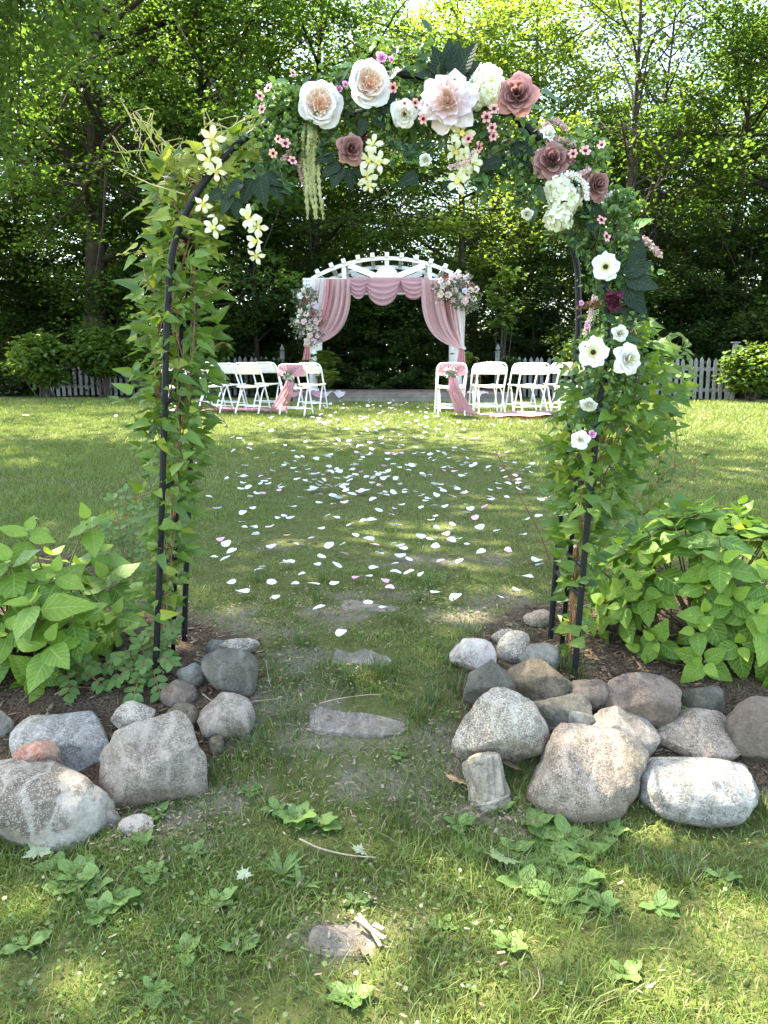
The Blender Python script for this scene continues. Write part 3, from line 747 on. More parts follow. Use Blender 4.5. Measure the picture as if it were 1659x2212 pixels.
WAX = plain('candle_wax', (0.75, 0.68, 0.52), 0.5, 0.3, 0.05, 4)
FERN = leaf_mat('fern', (0.05, 0.10, 0.015), (0.11, 0.17, 0.028), (0.25, 0.33, 0.04), 'obj', 0.35)

# ------------------------------------------------------------------ picket fences
def picket_mesh(name, h, wd, th=.022):
    a = A(); x = wd / 2; y = th / 2; pk = wd * .9
    prof = [(-x, 0), (x, 0), (x, h - pk), (0, h), (-x, h - pk)]
    V = [(p, -y, q) for p, q in prof] + [(p, y, q) for p, q in prof]
    F = [(0, 1, 2, 3, 4), (9, 8, 7, 6, 5)] + [(i, i + 5, (i + 1) % 5 + 5, (i + 1) % 5) for i in range(5)]
    return a.add(V, F).mesh(name)
def fence(label, p0, p1, posts, h=0.93, pitch=0.135, cap=None):
    """p0,p1 world xy; posts: list of (fraction, height, kind)"""
    p0 = Vector((*p0, 0)); p1 = Vector((*p1, 0)); L = (p1 - p0).length; ang = math.atan2(p1.y - p0.y, p1.x - p0.x)
    base = Vector((p0.x, p0.y, gz(p0.x, p0.y)))
    t = T('picket_fence', label, 'fence', base, 'white picket fences', ang)
    pm = [picket_mesh('picket', h, .078), picket_mesh('picket', h * .985, .076)]; n = int(L / pitch)
    rg = random.Random(int(L * 100)); tz = lambda s: gz(*(p0.lerp(p1, s / L)).xy) - base.z
    for i in range(n + 1):
        s = i * pitch
        if any(abs(s - f * L) < .07 for f, _, _ in posts): continue
        M = Matrix.Translation((s, -.02, tz(s) + .03 + rg.uniform(-.012, .012))) @ Matrix.Rotation(rg.gauss(0, .018), 4, 'Y')
        ob('picket', pm[i % 2], OLD_WHITE_SHADED, t, M)
    for zz in (.24, .70):
        a = A()
        for k in range(6):
            a.bar((L * k / 6, .018, tz(L * k / 6) + zz), (L * (k + 1) / 6 + .002, .018, tz(L * (k + 1) / 6) + zz), .03, .075)
        a.build('rail', OLD_WHITE_SHADED, t)
    for f, ph, kind in posts:
        a = A(); z = tz(f * L); a.box((f * L, .02, z + ph / 2 - .1), (.105, .105, ph + .2))
        po = a.build('post', OLD_WHITE_SHADED, t)
        c = A()
        if kind == 'flat': c.box((f * L, .02, z + ph + .013), (.17, .17, .026))
        else:
            c.box((f * L, .02, z + ph + .012), (.14, .14, .024))
            c.lathe([(.03, .024), (.03, .05), (.05, .062), (.055, .085), (.05, .115), (.032, .15), (.012, .19), (.003, .205)], 12, (f * L, .02, z + ph))
        c.build('finial' if kind != 'flat' else 'post_cap', OLD_WHITE_SHADED, po, kind != 'flat')
    return t
def XY(px, Y): return (P(px, 800, Y).x, Y)
fence('weathered white picket fence running left behind the shrubs and chairs', XY(98, 18.6), XY(618, 19.0), [(0.0, 1.0, 'flat'), (0.5, 1.0, 'flat'), (.985, 1.05, 'finial')])
fence('weathered white picket fence on the right ending at a tall flat capped post', XY(1071, 18.4), XY(1585, 17.4), [(0.006, 1.05, 'finial'), (.5, 1.0, 'flat'), (1.0, 1.28, 'flat')])

# ------------------------------------------------------------------ deck
DX0 = P(632, 850, 16.0).x; DX1 = P(1112, 850, 16.0).x; DY0 = 15.95; DY1 = 19.3; DZ = P(830, 850, 15.95).z
t = T('wooden_deck', 'low brown wooden deck under the white pergola', 'deck', ((DX0 + DX1) / 2, DY0, DZ - .14))
def loc_(t, v): return Vector(v) - Vector(t.location)
npl = 24; pw = (DY1 - DY0) / npl
pmsh = A().box((0, 0, 0), (DX1 - DX0, pw - .008, .03)).mesh('plank')
for i in range(npl):
    ob('plank', pmsh, DECK_W, t, Matrix.Translation(loc_(t, ((DX0 + DX1) / 2, DY0 + pw * (i + .5), DZ - .015 + random.uniform(-.002, .002)))))
for nm, z0, z1, dy in (('fascia_board', DZ - .075, DZ - .034, -.012), ('fascia_board', DZ - .26, DZ - .079, .0)):
    A().box(loc_(t, ((DX0 + DX1) / 2, DY0 + .03 + dy, (z0 + z1) / 2)), (DX1 - DX0 - .02, .03, z1 - z0)).build(nm, FASCIA, t)
for x in (DX0 + .05, DX1 - .05):
    A().box(loc_(t, (x, (DY0 + DY1) / 2 + .05, DZ - .15)), (.03, DY1 - DY0 - .12, .22)).build('side_board', FASCIA, t)

# ------------------------------------------------------------------ pergola
YF = 16.55; YR = 18.05                                    # front and rear frame
def PF(px, py): return P(px, py, YF)
S = pxm(YF, 800)
pb = Vector((PF(837, 0).x, YF, DZ))
t = T('white_pergola', 'white wooden wedding pergola with arched sunburst top on the deck', 'pergola', pb); PERG = t
def L_(v): return Vector(v) - pb
XL = PF(663, 0).x; XR = PF(1004, 0).x; XC = PF(836, 0).x; ZB1 = PF(0, 601).z; ZB0 = PF(0, 622).z
for x in (XL, XR):
    for y in (YF + .06, YR - .06):
        A().tube([L_((x, y, DZ)), L_((x, y, ZB0 - .002))], .088, 20).build('column', WHITE, t, True)
        A().box(L_((x, y, DZ + .04)), (.23, .23, .08)).build('column_base', WHITE, t)
for y, side in ((YF - .02, 0), (YF + .14, 0), (YR + .02, 1), (YR - .14, 1)):
    b = A().box(L_(((XL + XR) / 2, y, (ZB0 + ZB1) / 2)), (XR - XL + .36, .045, ZB1 - ZB0)).build('beam', WHITE, t)
    if y < YF: 
        for bx_ in (XL - .1, XL - .05):
            for bz in (ZB0 + .06, ZB1 - .06): A().tube([L_((bx_, y - .022, bz)), L_((bx_, y - .034, bz))], .012, 8).build('bolt', RUST, b)
for x in (XL, XR):
    A().box(L_((x, (YF + YR) / 2, (ZB0 + ZB1) / 2 - .02)), (.05, YR - YF - .34, .16)).build('side_beam', WHITE, t)
ZP = PF(0, 556).z; xa = PF(662, 0).x; xb = PF(1012, 0).x
# arch circle through the two ends and the crown
hw = (xb - xa) / 2; sag = ZP - ZB1; RAD = (hw * hw + sag * sag) / (2 * sag); zc_ = ZP - RAD; xm = (xa + xb) / 2
def arc(x, dz=0): return zc_ + math.sqrt(max(0, (RAD + dz) ** 2 - (x - xm) ** 2))
for y in (YF + .06, YR - .06):
    a = A(); N = 28
    for dzl, dzh in ((-.045, .028),):
        V = []; F = []
        for i in range(N + 1):
            x = xa + (xb - xa) * i / N; al = (x - xm) / RAD
            for dr in (dzl, dzh):
                for yy in (-.02, .02): V.append(L_((xm + (RAD + dr) * al / 1.0 * 1.0, y + yy, zc_ + (RAD + dr) * math.sqrt(1 - al * al))))
        for i in range(N):
            k = i * 4; F += [(k, k + 4, k + 6, k + 2), (k + 1, k + 3, k + 7, k + 5), (k + 2, k + 6, k + 7, k + 3), (k, k + 1, k + 5, k + 4)]
        F += [(0, 2, 3, 1), (N * 4, N * 4 + 1, N * 4 + 3, N * 4 + 2)]; a.add(V, F)
    a.build('arched_rib', WHITE, t)
    for px in (737, 836, 935):
        x = PF(px, 0).x; A().box(L_((x, y + .045, (ZB1 + arc(x, -.07)) / 2 + .01)), (.09, .04, arc(x, -.07) - ZB1 + .05)).build('king_post', WHITE, t)
    for sgn, pa, pb2 in ((-1, 749, 815), (1, 923, 858)):
        p0 = Vector((PF(pa, 0).x, y - .043, arc(PF(pa, 0).x, -.05))); p1 = Vector((PF(pb2, 0).x, y - .043, ZB1 + .03))
        A().bar(L_(p0), L_(p1), .036, .115, (0, 0, 1)).build('sunburst_brace', WHITE, t)
    V = [L_((XC, y - .07, ZB1))]; n = 24; r = 24.5 * S
    a = A(); pr = [(math.cos(math.pi * i / n) * r, math.sin(math.pi * i / n) * r) for i in range(n + 1)]
    Vf = [L_((XC + u, y - .095, ZB1 + .003 + v)) for u, v in pr]; Vb = [L_((XC + u, y - .065, ZB1 + .003 + v)) for u, v in pr]
    a.add(Vf + Vb, [tuple(range(n + 1))[::-1], tuple(range(n + 1, 2 * n + 2))] + [(i, i + 1, n + 2 + i, n + 1 + i) for i in range(n)] + [(n, 0, n + 1, 2 * n + 1)]).build('sun_disc', WHITE, t)
for px in (677, 709, 737, 770, 803, 836, 870, 904, 937, 970, 1000):
    x = PF(px, 0).x; al = (x - xm) / RAD; z = arc(x, .028)
    M = Matrix.Rotation(math.asin(max(-1, min(1, al))), 3, 'Y')
    A().box(L_((x, (YF + YR) / 2, z + .022)), (.085, YR - YF + .20, .085), M).build('cross_slat', WHITE, t)

# ------------------------------------------------------------------ drapes
def drape(name, fn, nu, nv, mat, parent): return ob(name, grid_mesh(name, fn, nu, nv), mat, parent)
def lerp(a, b, t): return a + (b - a) * t
def side_drape(label, top, knot, tail, belly, layers, seed):
    """top: (px0,px1,py) fixed along the beam, gathered at knot px and falling to the tail"""
    Yd = YF - .10; k = P(knot[0], knot[1], Yd); root = T('drape', label, 'drape', k, 'pink drapes on the pergola')
    for li, (u0, u1, mat, fr, nm, dy) in enumerate(layers):
        rg = random.Random(seed + li); ph = rg.uniform(0, 6)
        def fn(u, v, u0=u0, u1=u1, fr=fr, ph=ph, dy=dy):
            w_ = lerp(u0, u1, u)
            px = lerp(top[0], top[1], w_)
            a = P(px, top[2] + 1, Yd + dy)
            # the inner edge hangs in a longer curve than the outer edge
            inner = w_ if belly > 0 else 1 - w_
            kx = lerp(-1, 1, w_) * 5
            b = P(knot[0] + kx, knot[1] + abs(kx) * .3, Yd + dy)
            e = v
            x = lerp(a.x, b.x, e ** (1.15 + 1.9 * inner))
            z = lerp(a.z, b.z, e) - 0.16 * inner * math.sin(math.pi * e) * (e ** .8) * 1.5
            amp = .05 * math.sin(math.pi * min(1, .12 + e * .95)) * (1 - .45 * e)
            y = Yd + dy + amp * math.sin(w_ * fr + ph + e * 1.2) + amp * .5 * math.sin(w_ * fr * 2.3 + ph * 2)
            x += amp * .6 * math.cos(w_ * fr * 1.4 + ph)
            return (x - k.x, y - k.y, z - k.z)
        drape(nm, fn, 44, 26, mat, root)
    def tl(u, v):
        a = P(knot[0] + lerp(-5, 5, u), knot[1], Yd); b = P(lerp(tail[0], tail[1], u), tail[2], Yd)
        q = a.lerp(b, v); y = Yd + .035 * math.sin(u * 19) * (.4 + v * .6); return (q.x - k.x, y - k.y, q.z - k.z)
    drape('drape_tail', tl, 30, 12, PINK, root)
    a = A(); rr = 6.5 * S
    a.tube([Vector((rr * math.cos(q) * 1.0, .055 * math.sin(q), .02 * math.sin(q * 2))) for q in np.linspace(0, 6.28, 18)], .022, 6, False); a.build('tie', BLUSH, root, True)
    return root
side_drape('pink and white chiffon drape tied back at the left pergola post', (676, 756, 601), (664, 746), (653, 671, 778), 1,
           [(0.0, .34, BLUSH, 60, 'sheer_layer', -.07), (.18, .72, MAUVE, 52, 'mauve_layer', -.015), (.34, .82, PINK, 40, 'pink_layer', -.05), (.55, 1.0, ROSESH, 46, 'sheer_layer', -.09), (.62, 1.0, DUSTY, 40, 'rose_layer', -.06)], 71)
side_drape('pink and white chiffon drape tied back at the right pergola post', (912, 1006, 603), (998, 752), (986, 1006, 788), -1,
           [(.60, 1.0, BLUSH, 60, 'sheer_layer', -.075), (.3, .8, PINK, 46, 'pink_layer', -.05), (.42, .62, MAUVE, 30, 'mauve_layer', -.02), (0.0, .5, ROSESH, 46, 'sheer_layer', -.09), (0.0, .42, DUSTY, 40, 'rose_layer', -.06)], 91)
sw = T('swag', 'dusty pink swag looped in three scallops along the pergola beam', 'drape', PF(836, 601), 'pink drapes on the pergola')
for nm, x0, x1, yb, sd_ in (('side_scallop', 752, 797, 648, 1), ('centre_scallop', 783, 869, 662, 2), ('side_scallop', 862, 924, 649, 3)):
    def fn(u, v, x0=x0, x1=x1, yb=yb, sd_=sd_):
        s = 2 * u - 1; top = 601 + 2; dep = (yb - top)
        cup = (1 - s * s) ** .75
        py = top + v * 14 + (v ** .75) * (dep - 14) * cup
        px = lerp(x0, x1, u) + (x0 + x1 - 2 * lerp(x0, x1, u)) * .10 * v * (1 - cup)
        y = YF - .11 - .10 * math.sin(v * 2.3) * (.4 + .6 * cup) - .030 * math.sin(v * 26 + sd_) * (.35 + .65 * cup) + (.01 if sd_ == 2 else .0)
        p = P(px, py, YF); return (p.x - sw.location.x, y - YF, p.z - sw.location.z)
    drape(nm, fn, 30, 34, DUSTY, sw)
def ruf(u, v):
    p = P(lerp(750, 926, u), lerp(600, 634, v), YF); return (p.x - sw.location.x, -.085 + .016 * math.sin(u * 150), p.z - sw.location.z)
drape('gathered_heading', ruf, 160, 3, DUSTY, sw)

# ------------------------------------------------------------------ simple rose used in the far arrangements
def rose_single(name, seed, n=(5, 5, 4, 3)):
    rg = random.Random(seed); acc = A(); V = []; F = []
    for ri, c in enumerate(n):
        f = ri / len(n); r1 = 1 - .72 * f; h = .25 + .5 * f
        for k in range(c):
            a0 = 6.283 * (k + rg.uniform(-.1, .1)) / c + ri * .7; ha = 3.6 / c * .62
            def fn(u, v):
                s = 2 * u - 1; th = a0 + s * ha; tt = v * (1 - .22 * s * s)
                r = .08 + (r1 - .08) * tt ** .8; return Vector((r * math.cos(th), r * math.sin(th), h * tt ** 1.4 - .15 * (tt ** 5) * (1 - f)))
            b = len(V)
            for j in range(4):
                for i in range(4): V.append(fn(i / 3, j / 3))
            F += [(b + j * 4 + i, b + j * 4 + i + 1, b + j * 4 + i + 5, b + j * 4 + i + 4) for j in range(3) for i in range(3)]
    return A().add(V, F).mesh(name, True)
PETAL = lambda nm, c, tr=None, tf=.3: plain(nm, c, 0.6, 0.15, 0.07, 18, 0.1, tr=tr or tuple(min(1, v * 1.05) for v in c), tf=tf)
P_BLUSH = PETAL('petal_blush', (0.80, 0.60, 0.58)); P_CREAM = PETAL('petal_cream', (0.83, 0.74, 0.64)); P_MAUVE = PETAL('petal_mauve', (0.30, 0.155, 0.15), (0.42, 0.18, 0.16))
P_LILAC = PETAL('petal_lilac', (0.70, 0.62, 0.74)); P_WHITE = PETAL('petal_white', (0.84, 0.84, 0.80)); P_PINK = PETAL('petal_pink', (0.80, 0.42, 0.40)); P_PEACH = PETAL('petal_peach', (0.84, 0.52, 0.38))
ROSE_ME = {m.name: [None] for m in (P_BLUSH, P_CREAM, P_MAUVE, P_LILAC, P_WHITE, P_PINK)}
for m in (P_BLUSH, P_CREAM, P_MAUVE, P_LILAC, P_WHITE, P_PINK):
    me = rose_single('rose', hash(m.name) % 97); me.materials.append(m); ROSE_ME[m.name] = me
SAGE = leaf_mat('sage_leaf', (0.07, 0.10, 0.055), (0.13, 0.17, 0.09), (0.12, 0.17, 0.06), 'attr', 0.2)
def arrangement(label, blobs, Y, n, seed, sizes=(6.5, 10.0)):
    """blobs: (px,py,rx,ry)"""
    rg = random.Random(seed); c = P(blobs[0][0], blobs[0][1], Y); t = T('flower_arrangement', label, 'flowers', c, 'flower arrangements on the pergola')
    mats = [P_BLUSH, P_CREAM, P_LILAC, P_MAUVE, P_BLUSH, P_CREAM, P_BLUSH, P_WHITE, P_CREAM]; pts = []; tries = 0
    while len(pts) < n and tries < 4000:
        tries += 1; b = rg.choice(blobs); a = rg.uniform(0, 6.28); f = math.sqrt(rg.random()) * .9
        px = b[0] + b[2] * f * math.cos(a); py = b[1] + b[3] * f * math.sin(a); r = rg.uniform(*sizes)
        if all((px - q[0]) ** 2 + (py - q[1]) ** 2 > (.85 * (r + q[2])) ** 2 for q in pts): pts.append((px, py, r, (1 - f) * .16 + .06))
    for px, py, r, dp in pts:
        p = P(px, py, Y) + Vector((0, -dp, 0)); d = Vector((rg.gauss(0, .35), -1, rg.gauss(.2, .35))).normalized()
        M = Matrix.Translation(p - c) @ d.to_track_quat('Z', 'Y').to_matrix().to_4x4() @ Matrix.Scale(r * pxm(Y, 800), 4)
        ob('rose', ROSE_ME[rg.choice(mats).name], None, t, M)
    C = []; Rr = []
    for b in blobs:
        for k in range(16):
            a = rg.uniform(0, 6.28); f = math.sqrt(rg.random()); q = P(b[0] + b[2] * f * 1.12 * math.cos(a), b[1] + b[3] * f * 1.12 * math.sin(a), Y) - c; q.y -= rg.uniform(-.05, .12); C.append(tuple(q)); Rr.append(.13)
    tag(ob('leaves', leaf_cloud('arr_leaves', C, Rr, 11, .075, seed, 1.0, tilt=1.2), SAGE, t), kind='stuff')
    tag(ob('filler_blossoms', leaf_cloud('arr_fill', C, [r * 1.1 for r in Rr], 5, .035, seed + 1, 1.0, tilt=1.5), P_CREAM, t), kind='stuff')
    return t
arrangement('cascade of blush, lilac and mauve roses on the left pergola post', [(668, 660, 20, 24), (664, 690, 26, 30), (670, 722, 20, 20), (655, 640, 14, 14)], YF - .16, 26, 5)
arrangement('large cluster of blush, cream and lilac roses at the right pergola corner', [(985, 612, 40, 22), (978, 632, 34, 22), (1008, 628, 22, 22), (1005, 650, 22, 14)], YF - .2, 38, 6)

# ------------------------------------------------------------------ folding chairs
def chair_parts():
    out = {}; w_ = .205
    def U(pts, n=5): return spline(pts, n)
    fr = U([(-w_, .20, .012), (-w_, .02, .40), (-w_ - .005, -.13, .66), (-w_ + .012, -.165, .745), (-w_ + .06, -.178, .782), (0, -.18, .788), (w_ - .06, -.178, .782), (w_ - .012, -.165, .745), (w_ + .005, -.13, .66), (w_, .02, .40), (w_, .20, .012)])
    out['back_frame'] = A().tube(fr, .0125, 8).mesh('back_frame', True)
    for s, nm in ((-1, 'leg_l'), (1, 'leg_r')):
        out[nm] = A().tube(U([(s * .13, .16, .415), (s * .155, .08, .405), (s * .172, -.02, .33), (s * .185, -.16, .10), (s * .187, -.20, .012)]), .0115, 8).mesh('rear_leg', True)
    out['rear_bar'] = A().tube([(-.183, -.13, .145), (.183, -.13, .145)], .008, 8).mesh('cross_bar', True)
    out['front_bar'] = A().tube([(-w_, .155, .11), (w_, .155, .11)], .008, 8).mesh('cross_bar', True)
    def slab(fn, th, nu, nv):
        V = []; F = []
        for k in (0, 1):
            for j in range(nv + 1):
                for i in range(nu + 1):
                    p, n = fn(i / nu, j / nv); V.append(Vector(p) - Vector(n) * th * k)
        m = (nu + 1) * (nv + 1); idx = lambda i, j, k: k * m + j * (nu + 1) + i
        for j in range(nv):
            for i in range(nu):
                F += [(idx(i, j, 0), idx(i + 1, j, 0), idx(i + 1, j + 1, 0), idx(i, j + 1, 0)), (idx(i, j, 1), idx(i, j + 1, 1), idx(i + 1, j + 1, 1), idx(i + 1, j, 1))]
        for i in range(nu): F += [(idx(i, 0, 0), idx(i, 0, 1), idx(i + 1, 0, 1), idx(i + 1, 0, 0)), (idx(i, nv, 0), idx(i + 1, nv, 0), idx(i + 1, nv, 1), idx(i, nv, 1))]
        for j in range(nv): F += [(idx(0, j, 0), idx(0, j + 1, 0), idx(0, j + 1, 1), idx(0, j, 1)), (idx(nu, j, 0), idx(nu, j, 1), idx(nu, j + 1, 1), idx(nu, j + 1, 0))]
        return A().add(V, F)
    def seat(u, v):
        s = 2 * u - 1; wv = .205 - .03 * (2 * v - 1) ** 4 - .015 * (1 - v); return (s * wv, -.19 + .40 * v, .442 - .014 * (1 - s * s) + .012 * v), (0, 0, 1)
    out['seat'] = slab(seat, .022, 10, 8).mesh('seat', True)
    def back(u, v):
        s = 2 * u - 1; wv = .196 - .03 * max(0, v - .6) ** 2 * 8; z = .615 + .155 * v - .05 * max(0, abs(s) - .75) ** 2 * 8 * v
        return (s * wv, -.122 - .30 * (z - .62) * 1.0 + .02 * (s * s - 1), z), (0, 1, .2)
    out['backrest'] = slab(back, -.016, 10, 6).mesh('backrest', True)
    return out
CH = chair_parts()
def chair(label, px, pyfeet, Y, rz, group):
    x = P(px, 0, Y).x; t = T('folding_chair', label, 'chair', (x, Y, gz(x, Y) - .002), group, rz)
    t.scale = (1.06, 1.0, 1.0); t.rotation_euler.z += random.uniform(-.07, .07); t.location.x += random.uniform(-.03, .03)
    ob('back_frame', CH['back_frame'], CHAIR_METAL, t); ob('leg', CH['leg_l'], CHAIR_METAL, t); ob('leg', CH['leg_r'], CHAIR_METAL, t)
    ob('cross_bar', CH['rear_bar'], CHAIR_METAL, t); ob('cross_bar', CH['front_bar'], CHAIR_METAL, t)
    ob('seat', CH['seat'], PLASTIC, t); ob('backrest', CH['backrest'], PLASTIC, t); return t
GL = 'white folding chairs left of the aisle'; GR = 'white folding chairs right of the aisle'
CHA = chair('white folding chair with pink sash left of the aisle, nearest the aisle', 617, 895, 12.0, -0.22, GL)
chair('white folding chair in left front row beside the aisle, behind the sashed one', 657, 882, 13.3, -0.22, GL)
chair('white folding chair in the left back row next to the sashed chair', 519, 888, 12.2, -0.26, GL)
chair('white folding chair in the left front row, second from the aisle', 560, 878, 13.45, -0.26, GL)
chair('white folding chair in the left front row, third from the aisle', 470, 878, 13.6, -0.30, GL)
chair('white folding chair in the left back row just right of the vine leg', 430, 890, 12.4, -0.30, GL)
chair('white folding chair in the left back row glimpsed through the vine leg', 345, 890, 12.6, -0.32, GL)
chair('white folding chair in the left front row glimpsed through the vine leg', 385, 878, 13.8, -0.32, GL)
CHH = chair('white folding chair with pink sash right of the aisle, nearest the aisle', 982, 901, 11.75, 0.08, GR)
chair('white folding chair hidden directly behind the right sashed chair', 986, 890, 12.9, 0.08, GR)
chair('white folding chair in the right back row next to the sashed chair', 1081, 895, 12.0, 0.11, GR)
chair('white folding chair in right front row peeking out left behind its neighbour', 1068, 890, 13.0, 0.11, GR)
chair('white folding chair in the right front row, third from the aisle', 1156, 886, 13.1, 0.14, GR)
chair('white folding chair in the right back row, third from the aisle', 1176, 895, 12.1, 0.14, GR)
chair('white folding chair in the right back row half hidden by the arch vine', 1262, 895, 12.3, 0.16, GR)
chair('white folding chair in the right front row half hidden by the arch vine', 1240, 886, 13.3, 0.16, GR)

def sash(label, ch, side, runpts, seed):
    """cloth gathered over the chair back, knotted, falling to the ground and trailing sideways; runpts in photo pixels on the lawn"""
    rg = random.Random(seed); o = Vector(ch.location); rz = ch.rotation_euler.z; Rm = Matrix.Rotation(rz, 3, 'Z')
    t = T('chair_sash', label, 'sash', o, 'pink sashes on the aisle chairs'); k = Vector((.01 * side, -.205, .60))
    def wrap(u, v):
        # from the outline of the backrest to the knot
        th = u * 2 - 1
        edge = Vector((th * .222, -.19 + .012 * abs(th), .79 - .045 * abs(th) ** 6))
        if abs(th) > .82: edge.z -= (abs(th) - .82) * .75
        p = edge.lerp(k, v ** 1.05); f = math.sin(u * 62 + seed) * .016 * (1 - v * .7) * min(1, v * 6 + .2); p.y += -.022 * math.sin(math.pi * v) - .012 + f; p.x += f * .5; return Rm @ p
    drape('back_wrap', wrap, 72, 10, SASH, t)
    a = A(); a.tube([Rm @ (k + Vector((.048 * math.cos(q), -.012 + .03 * math.sin(q), .006 * math.cos(q * 3)))) for q in np.linspace(0, 6.28, 16)], .019, 7, False); a.build('knot', SASH, t, True)
    g = [G(*p) - o for p in runpts]; path = [Rm @ (k + Vector((0, -.03, -.02))), Rm @ (k + Vector((.02 * side, -.09, -.2)))] 
    g0 = g[0]; mid = path[-1].lerp(g0, .62); mid.z = .13; path += [mid] + [q + Vector((0, 0, .05)) for q in g]
    C = spline(path, 10); n = len(C) - 1
    def tail(u, v):
        i = min(n - 1, int(v * n)); c = C[i].lerp(C[i + 1], v * n - i); d = (C[i + 1] - C[i]).normalized()
        fl = min(1, v * 2.2); wv = lerp(.045, .24, min(1, v * 1.6))
        sd_ = Vector((1, 0, 0)).lerp(Vector((0, -1.0, 0)) if side > 0 else Vector((0, 1.0, 0)), max(0, min(1, (v - .35) * 3.5)))
        s = 2 * u - 1; rip = math.sin(u * 21 + v * 7 + seed) + .6 * math.sin(u * 33 - v * 15); amp = lerp(.016, .013, fl)
        up = Vector((0, -1, 0)).lerp(Vector((0, 0, 1)), max(0, min(1, (v - .3) * 3)))
        p = c + sd_ * s * wv * (1 if v < .9 else 1.05) + up * amp * rip
        gl = gz(p.x + o.x, p.y + o.y) - o.z + .044 + .014 * (1 + math.sin(u * 17 + v * 40))
        if p.z < gl: p.z = gl
        return p
    drape('tail', tail, 40, 90, SASH, t)
    return t, Rm, k, o
def sash_sprig(t, Rm, k, dx, seed):
    rg = random.Random(seed); C = []; acc = A(); base = k + Vector((dx, -.05, .02))
    for i in range(9):
        e = base + Vector((rg.uniform(-.09, .07), rg.uniform(-.05, 0), rg.uniform(-.05, .12))); acc.tube([Rm @ base, Rm @ e], .0018, 4, False); C.append(tuple(Rm @ e))
    s = acc.build('sprig', FERN, t)
    tag(ob('tiny_blossoms', leaf_cloud('gyp', C, [.032] * len(C), 12, .014, seed, 1.0, tilt=1.5), P_WHITE, s), kind='stuff')
    lm = leaf_mesh('sprig_leaf', .10, .055, 'round', .2, .2)
    for i in range(5):
        a = rg.uniform(0, 6.28); d = Rm @ Vector((math.cos(a), -.3, math.sin(a) - .3)); ob('leaf', lm, SAGE_O, s, frame(Rm @ (base + Vector((0, -.005, -.01))), d, (0, -1, .3)))
SAGE_O = leaf_mat('sage_leaf_single', (0.06, 0.095, 0.05), (0.11, 0.15, 0.08), (0.12, 0.17, 0.06), 'obj', 0.2)

t, Rm, k, o = sash('pink sash tied on the left aisle chair and trailing left over the grass', CHA, -1, [(592, 896), (545, 893), (490, 891), (430, 892), (350, 893)], 3)
sash_sprig(t, Rm, k, -.01, 31)
t, Rm, k, o = sash('pink sash tied on the right aisle chair and trailing right over the grass', CHH, 1, [(1010, 902), (1050, 905), (1090, 904), (1150, 903), (1230, 900)], 5)
sash_sprig(t, Rm, k, -.04, 32)

# ------------------------------------------------------------------ lanterns, ferns, cloth on the deck
def lantern(label, px, pytop, pybot, Y, wpx):
    s = pxm(Y, 800); b = P(px, pybot, Y); b.z = DZ; H = (pybot - pytop) * s; r = wpx / 2 * s
    t = T('lantern', label, 'lantern', b, 'rusty lanterns on the deck')
    A().lathe([(r * .62, 0), (r * .62, .025), (r * .56, .03)], 6).build('base', RUST, t)
    for k_ in range(6):
        a = k_ * math.pi / 3; A().bar((r * .56 * math.cos(a), r * .56 * math.sin(a), .03), (r * .56 * math.cos(a), r * .56 * math.sin(a), H * .66), .012, .012).build('bar', RUST, t)
    A().lathe([(r, H * .64), (r * .98, H * .655), (r * .5, H * .78), (r * .16, H * .89), (r * .10, H * .91)], 6).build('roof', RUST, t)
    A().tube([(0, r * .16 * math.cos(q), H * .945 + r * .16 * math.sin(q)) for q in np.linspace(0, 6.283, 16)], .007, 6, False).build('ring', RUST, t, True)
    A().lathe([(r * .36, .031), (r * .36, H * .36), (r * .3, H * .37)], 14).build('candle', WAX, t, True); return t
lantern('tall rusty lantern with conical roof beside the right sashed chair', 1029, 770, 842, 17.0, 30)
lantern('shorter rusty lantern in front of the tall one by the right chairs', 1024, 792, 845, 16.5, 28)
lantern('rusty lantern on the deck behind the left aisle chairs', 640, 790, 843, 16.6, 26)

def frond_mesh(seed, L=.5):
    rg = random.Random(seed); V = []; F = []; n = 16
    for i in range(n):
        f = (i + 1) / (n + 1); c = Vector((0, L * f * (1 - .25 * f), .32 * L * math.sin(f * 2.6) - .1 * L * f)); pl = L * .26 * math.sin(math.pi * (f * .85 + .12)) + .006
        for s in (-1, 1):
            d = Vector((s, .45, -.15)); b = len(V); q = Vector((0, 1, .1)) * L * .022
            V += [c - q, c + d * pl * .5 - q * 1.1, c + d * pl, c + d * pl * .5 + q * 1.1, c + q]; F.append((b, b + 1, b + 2, b + 3, b + 4))
    acc = A().add(V, F); acc.tube([Vector((0, L * f * (1 - .25 * f), .32 * L * math.sin(f * 2.6) - .1 * L * f)) for f in np.linspace(0, 1, 7)], .004, 4, False)
    return acc.mesh('frond', True)
FR = [frond_mesh(i) for i in range(3)]
def fern(label, px, py, Y, s, n, seed):
    rg = random.Random(seed); b = P(px, py, Y); b.z = max(b.z, DZ); t = T('fern', label, 'fern', b, 'ferns on the deck')
    for k_ in range(n):
        a = 2.4 * k_; up = rg.uniform(.15, 1.6); d = Vector((math.cos(a), math.sin(a), up)); ob('frond', FR[k_ % 3], FERN, t, frame((0, 0, rg.uniform(0, .06)), d, (0, 0, 1) if up < 1.2 else (-math.cos(a), -math.sin(a), .3), s * rg.uniform(.75, 1.15)))
    return t
POT = plain('dark_pot', (0.05, 0.045, 0.04), 0.6, 0.3, 0.2, 8)
fern('large upright fern standing behind at the left pergola post', 690, 812, 16.75, 1.35, 34, 1)
fern('bushy fern sitting on the deck right of the left pergola post', 709, 838, 16.25, .95, 40, 2)
fern('bright fern at the foot of the right pergola post', 1000, 800, 16.9, 1.0, 26, 3)
